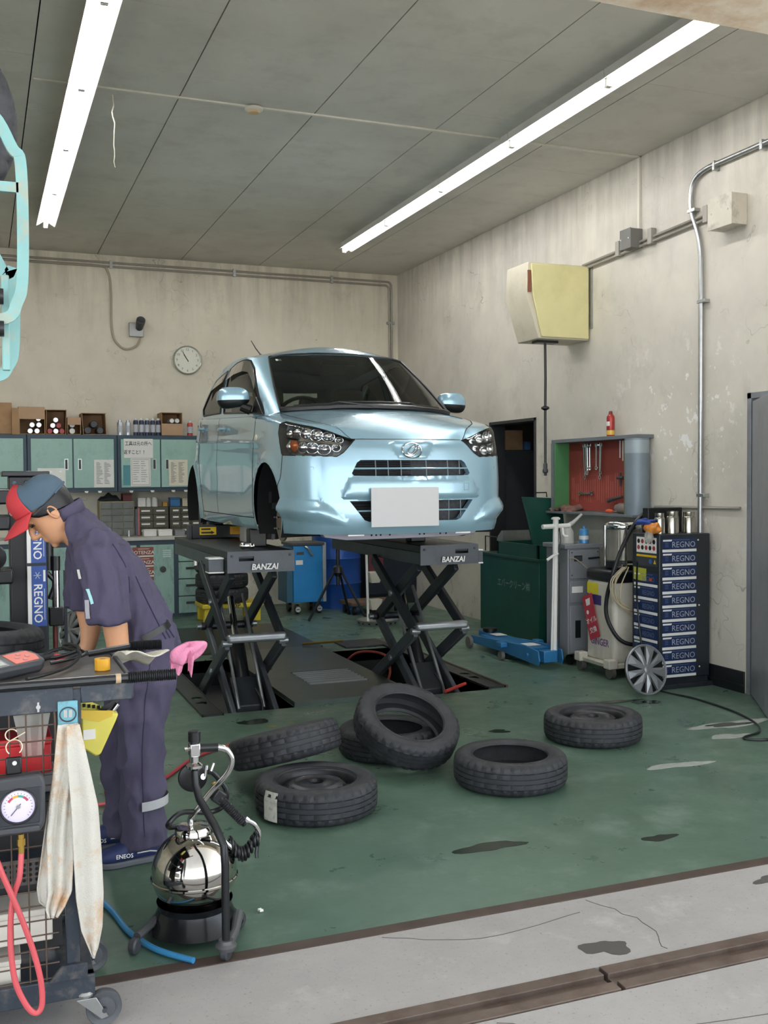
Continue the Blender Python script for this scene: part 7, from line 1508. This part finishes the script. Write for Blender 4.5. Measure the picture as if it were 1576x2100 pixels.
stitch([(.55, 1.13), (.60, 1.02), (.655, .90)], .0022, Mseam, 'seam'); stitch([(.60, .80), (.575, .6), (.565, .4), (.57, .12)], .0018, Mseam, 'seam'); stitch([(.46, 1.26), (.51, 1.16), (.52, 1.05), (.53, .95)], .0022, Mseam, 'seam'); stitch([(.365, .968), (.44, .962), (.52, .975)], .0022, Mseam, 'seam')
for q in range(3): stitch([(.64+.018*q, .93-.004*q), (.665+.018*q, .88)], .003, Mseam, 'waist_gather')
def patch(x0, z0, x1, z1, w_, m_, name):
    g = G(); vs = []; d = V((x1-x0, 0, z1-z0)); n2 = V((-d.z, 0, d.x)).normalized()*w_/2
    for i in range(9):
        for s in (-1, 1):
            p = V((x0, 0, z0))+d*i/8+n2*s; l, n_ = on_near(p.x, p.z); vs.append(l+n_*.004)
    g.add(vs, [(2*i, 2*i+1, 2*i+3, 2*i+2) for i in range(8)]); g.build(name, m_, PER)
patch(.575, .885, .685, .935, .028, M_black, 'hip_strap'); patch(.362, 1.06, .366, .99, .014, mat('grey_tag', 'aaa7ad', .6), 'chest_tag'); patch(.365, 1.10, .38, 1.045, .010, mat('pale_teal_pen', '9fd0d2', .4), 'pen'); patch(.338, 1.17, .344, 1.135, .008, M_white, 'name_label')
g = G(); vs = []
for j in range(15):
    a = radians(-100+150*j/14)
    for z in (.222, .258): vs.append((.577+.098*cos(a), PY-.10+.089*sin(a), z+.006*cos(a)))
g.add(vs, [(2*j, 2*j+2, 2*j+3, 2*j+1) for j in range(14)]); g.build('reflective_band', mat('reflective_grey', 'b4b6b8', .4), PER)
# shoes
Mshoe = mat('navy_shoe', '2a3562', .6, var=.15, scale=20); Msole = mat('grey_sole', '5d6068', .6)
for s, dx, yy, rz in ((-1, .015, -.10, .12), (1, -.055, .10, -.05)):
    sh = D.objects.new('shoe', None); COL.objects.link(sh); sh.parent = PER; sh.location = (.545+dx, PY+yy, 0); sh.rotation_euler = (0, 0, rz)
    g = G(); loft(g, [((.105, 0, .055), (0, 1, 0), .028, (0, 0, 1), .035), ((.085, 0, .062), (0, 1, 0), .036, (0, 0, 1), .046), ((.03, 0, .068), (0, 1, 0), .039, (0, 0, 1), .054), ((-.03, 0, .058), (0, 1, 0), .042, (0, 0, 1), .044), ((-.09, 0, .046), (0, 1, 0), .047, (0, 0, 1), .031), ((-.135, 0, .041), (0, 1, 0), .042, (0, 0, 1), .025), ((-.158, 0, .036), (0, 1, 0), .024, (0, 0, 1), .016)], 18, 2.4); g.build('upper', Mshoe, sh, smooth=60)
    g = G(); ol = [(.112, 0), (.1, .03), (.04, .042), (-.04, .045), (-.10, .05), (-.145, .038), (-.165, .0)]; ol = ol+[(x, -y) for x, y in reversed(ol[1:-1])]; g.prism([tuple(p)[:2] for p in spline([(x, y, 0) for x, y in ol], 4, True)], .024, None, z0=.001); g.build('sole', Msole, sh, bevel=.006)
    g = G(); g.tube([(.09, -.036, .035), (.03, -.043, .05), (-.02, -.045, .05)], .0025, 5); g.build('white_piping', M_white, sh)
    for q in range(3): G().tube([(-.02-.022*q, -.022, .088-.008*q), (-.025-.022*q, .022, .088-.008*q)], .003, 5).build('lace', M_white, sh)
    txt('ENEOS', .022, M_white, sh, (-.07, -.0475, .046), (1, 0, -.05), (0, .25, 1), bold=.01)
# hair, cap, face details
n = 28
def hairshell():
    g = G(); vs = []; us = [-.062, -.045, -.025, -.005, .012, .026, .036]; cols_ = [j for j in range(n)]
    start = {0: 118, 1: 110, 2: 100, 3: 92, 4: 66, 5: 58, 6: 55}
    rows = []
    for i, u in enumerate(us):
        a0 = radians((150, 136, 118, 84, 66, 58, 54)[i]); row = []
        for j in range(31):
            a = a0+(2*pi-2*a0)*j/30; us_ = [r[0] for r in HR]; ff = interp(u, us_, [r[1] for r in HR]); fb = interp(u, us_, [r[2] for r in HR]); w_ = interp(u, us_, [r[3] for r in HR])
            if u < -.03: fb = max(fb, .072)
            e = .006+(.002 if j % 2 else 0); c = cos(a); s = sin(a); row.append(headpt((ff-fb)/2+((ff+fb)/2+e)*(abs(c)**.9)*(1 if c >= 0 else -1), u, (w_+e)*(abs(s)**.9)*(1 if s >= 0 else -1)))
        rows.append(row)
    vs = [p for r in rows for p in r]; g.add(vs, [(i*31+j, i*31+j+1, (i+1)*31+j+1, (i+1)*31+j) for i in range(len(us)-1) for j in range(30)])
    return g
hairshell().build('hair', Mhair, PER, smooth=70, solid=.008)
for s in (-1, 1):
    ear = headpt(-.004, -.012, s*.077); Me_ = frame(ear, headpt(1, 0, 0)-headpt(0, 0, 0), headpt(0, 1, 0)-headpt(0, 0, 0))
    e = G().sphere((0, 0, 0), (.018, .032, .009), 16, 10, M=Me_).build('ear', Mskin, PER, smooth=60); g = G(); g.tube([tuple(Me_ @ V((.014*cos(a)-.001, .026*sin(a), s*.009))) for a in [radians(-100+290*i/16) for i in range(17)]], .0035, 6); g.build('ear_rim', Mskin, e); G().sphere((.003, -.002, s*.008), (.007, .011, .003), 10, 6, M=Me_).build('ear_hollow', Mskin, e)
    p = headpt(.0785, .004, s*.034); G().sphere(p, (.0085, .0105, .0075), 12, 8).build('eye', mat('eye_dark', '4a3a34', .3), PER); G().tube([headpt(.0905, .003, s*.02), headpt(.0895, .0, s*.033), headpt(.080, .001, s*.046)], [.0012, .002, .0014], 6).build('eyelash', Mhair, PER)
    G().tube([headpt(.090, .012, s*.018), headpt(.089, .0135, s*.032), headpt(.078, .011, s*.047)], [.003, .0032, .0022], 6).build('eyelid', Mskin, PER)
    G().tube([headpt(.098, .027, s*.014), headpt(.096, .032, s*.032), headpt(.082, .029, s*.05)], [.003, .004, .002], 6).build('eyebrow', Mhair, PER)
g = G(); g.tube([headpt(.080, -.073, -.022), headpt(.094, -.0725, -.008), headpt(.094, -.0725, .008), headpt(.080, -.073, .022)], .0022, 6); g.build('lip_line', mat('lip', '9a5a50', .5), PER)
us_ = [r[0] for r in HR]
def capp(a, t_, e=.011):   # t_: 0 rim .. 1 crown
    u = .026+.026*max(0, cos(a))+t_*.10; q = min(1, t_); ff = .098*(1-q**2.6)**.5; fb = .102*(1-q**2.6)**.5; w_ = .0785*(1-q**2.6)**.5; c = cos(a); s = sin(a)
    return headpt(-.003+((ff if c >= 0 else fb)+e)*c, u*1.0+.006, (w_+e)*s)
def capgrid(a0, a1, name, m_, na=30, nt=14):
    g = G(); g.grid(lambda u, v: capp(radians(a0+(a1-a0)*u), v*.999), na, nt); return g.build(name, m_, PER, smooth=70, solid=.003)
Mred = mat('red_cap_fabric', 'c4393f', .75, var=.05, bump=.2, bscale=400); Mblu2 = mat('slate_cap_fabric', '4d6272', .8, var=.08, scale=12, bump=.2, bscale=400)
capgrid(-62, 62, 'cap_front', Mred); capgrid(62, 298, 'cap_crown', Mblu2, 50)
G().sphere(capp(0, 1.0)+V((-.002, 0, .002)), .008, 12, 8).build('cap_button', Mblu2, PER)
def brim(u, v):
    a = radians(-64+128*u); b = capp(a, 0.01, .012); out = headpt(1, 0, 0)-headpt(0, 0, 0); dn = headpt(0, -1, 0)-headpt(0, 0, 0); L_ = .088*cos(a*.92)**.55*1.0
    return b+out*(L_*v)+dn*(.010*v+.018*v*(sin(a)**2)+.010*v*v)
g = G(); g.grid(brim, 32, 12); g.build('cap_brim', Mred, PER, smooth=70, solid=.004)
g = G(); G().tube([capp(radians(a), .005, .013) for a in range(120, 241, 8)], .005, 6).build('cap_strap', Mblu2, PER)
me = TXT.get(('ENEOS', 'CENTER', 0, .01)).copy(); me.materials.clear(); me.materials.append(M_white)
for v_ in me.vertices:
    a = v_.co.x*.02/.1; q = capp(-a, .32+v_.co.y*.17, .0165); v_.co = q
obj('cap_lettering', me, PER)
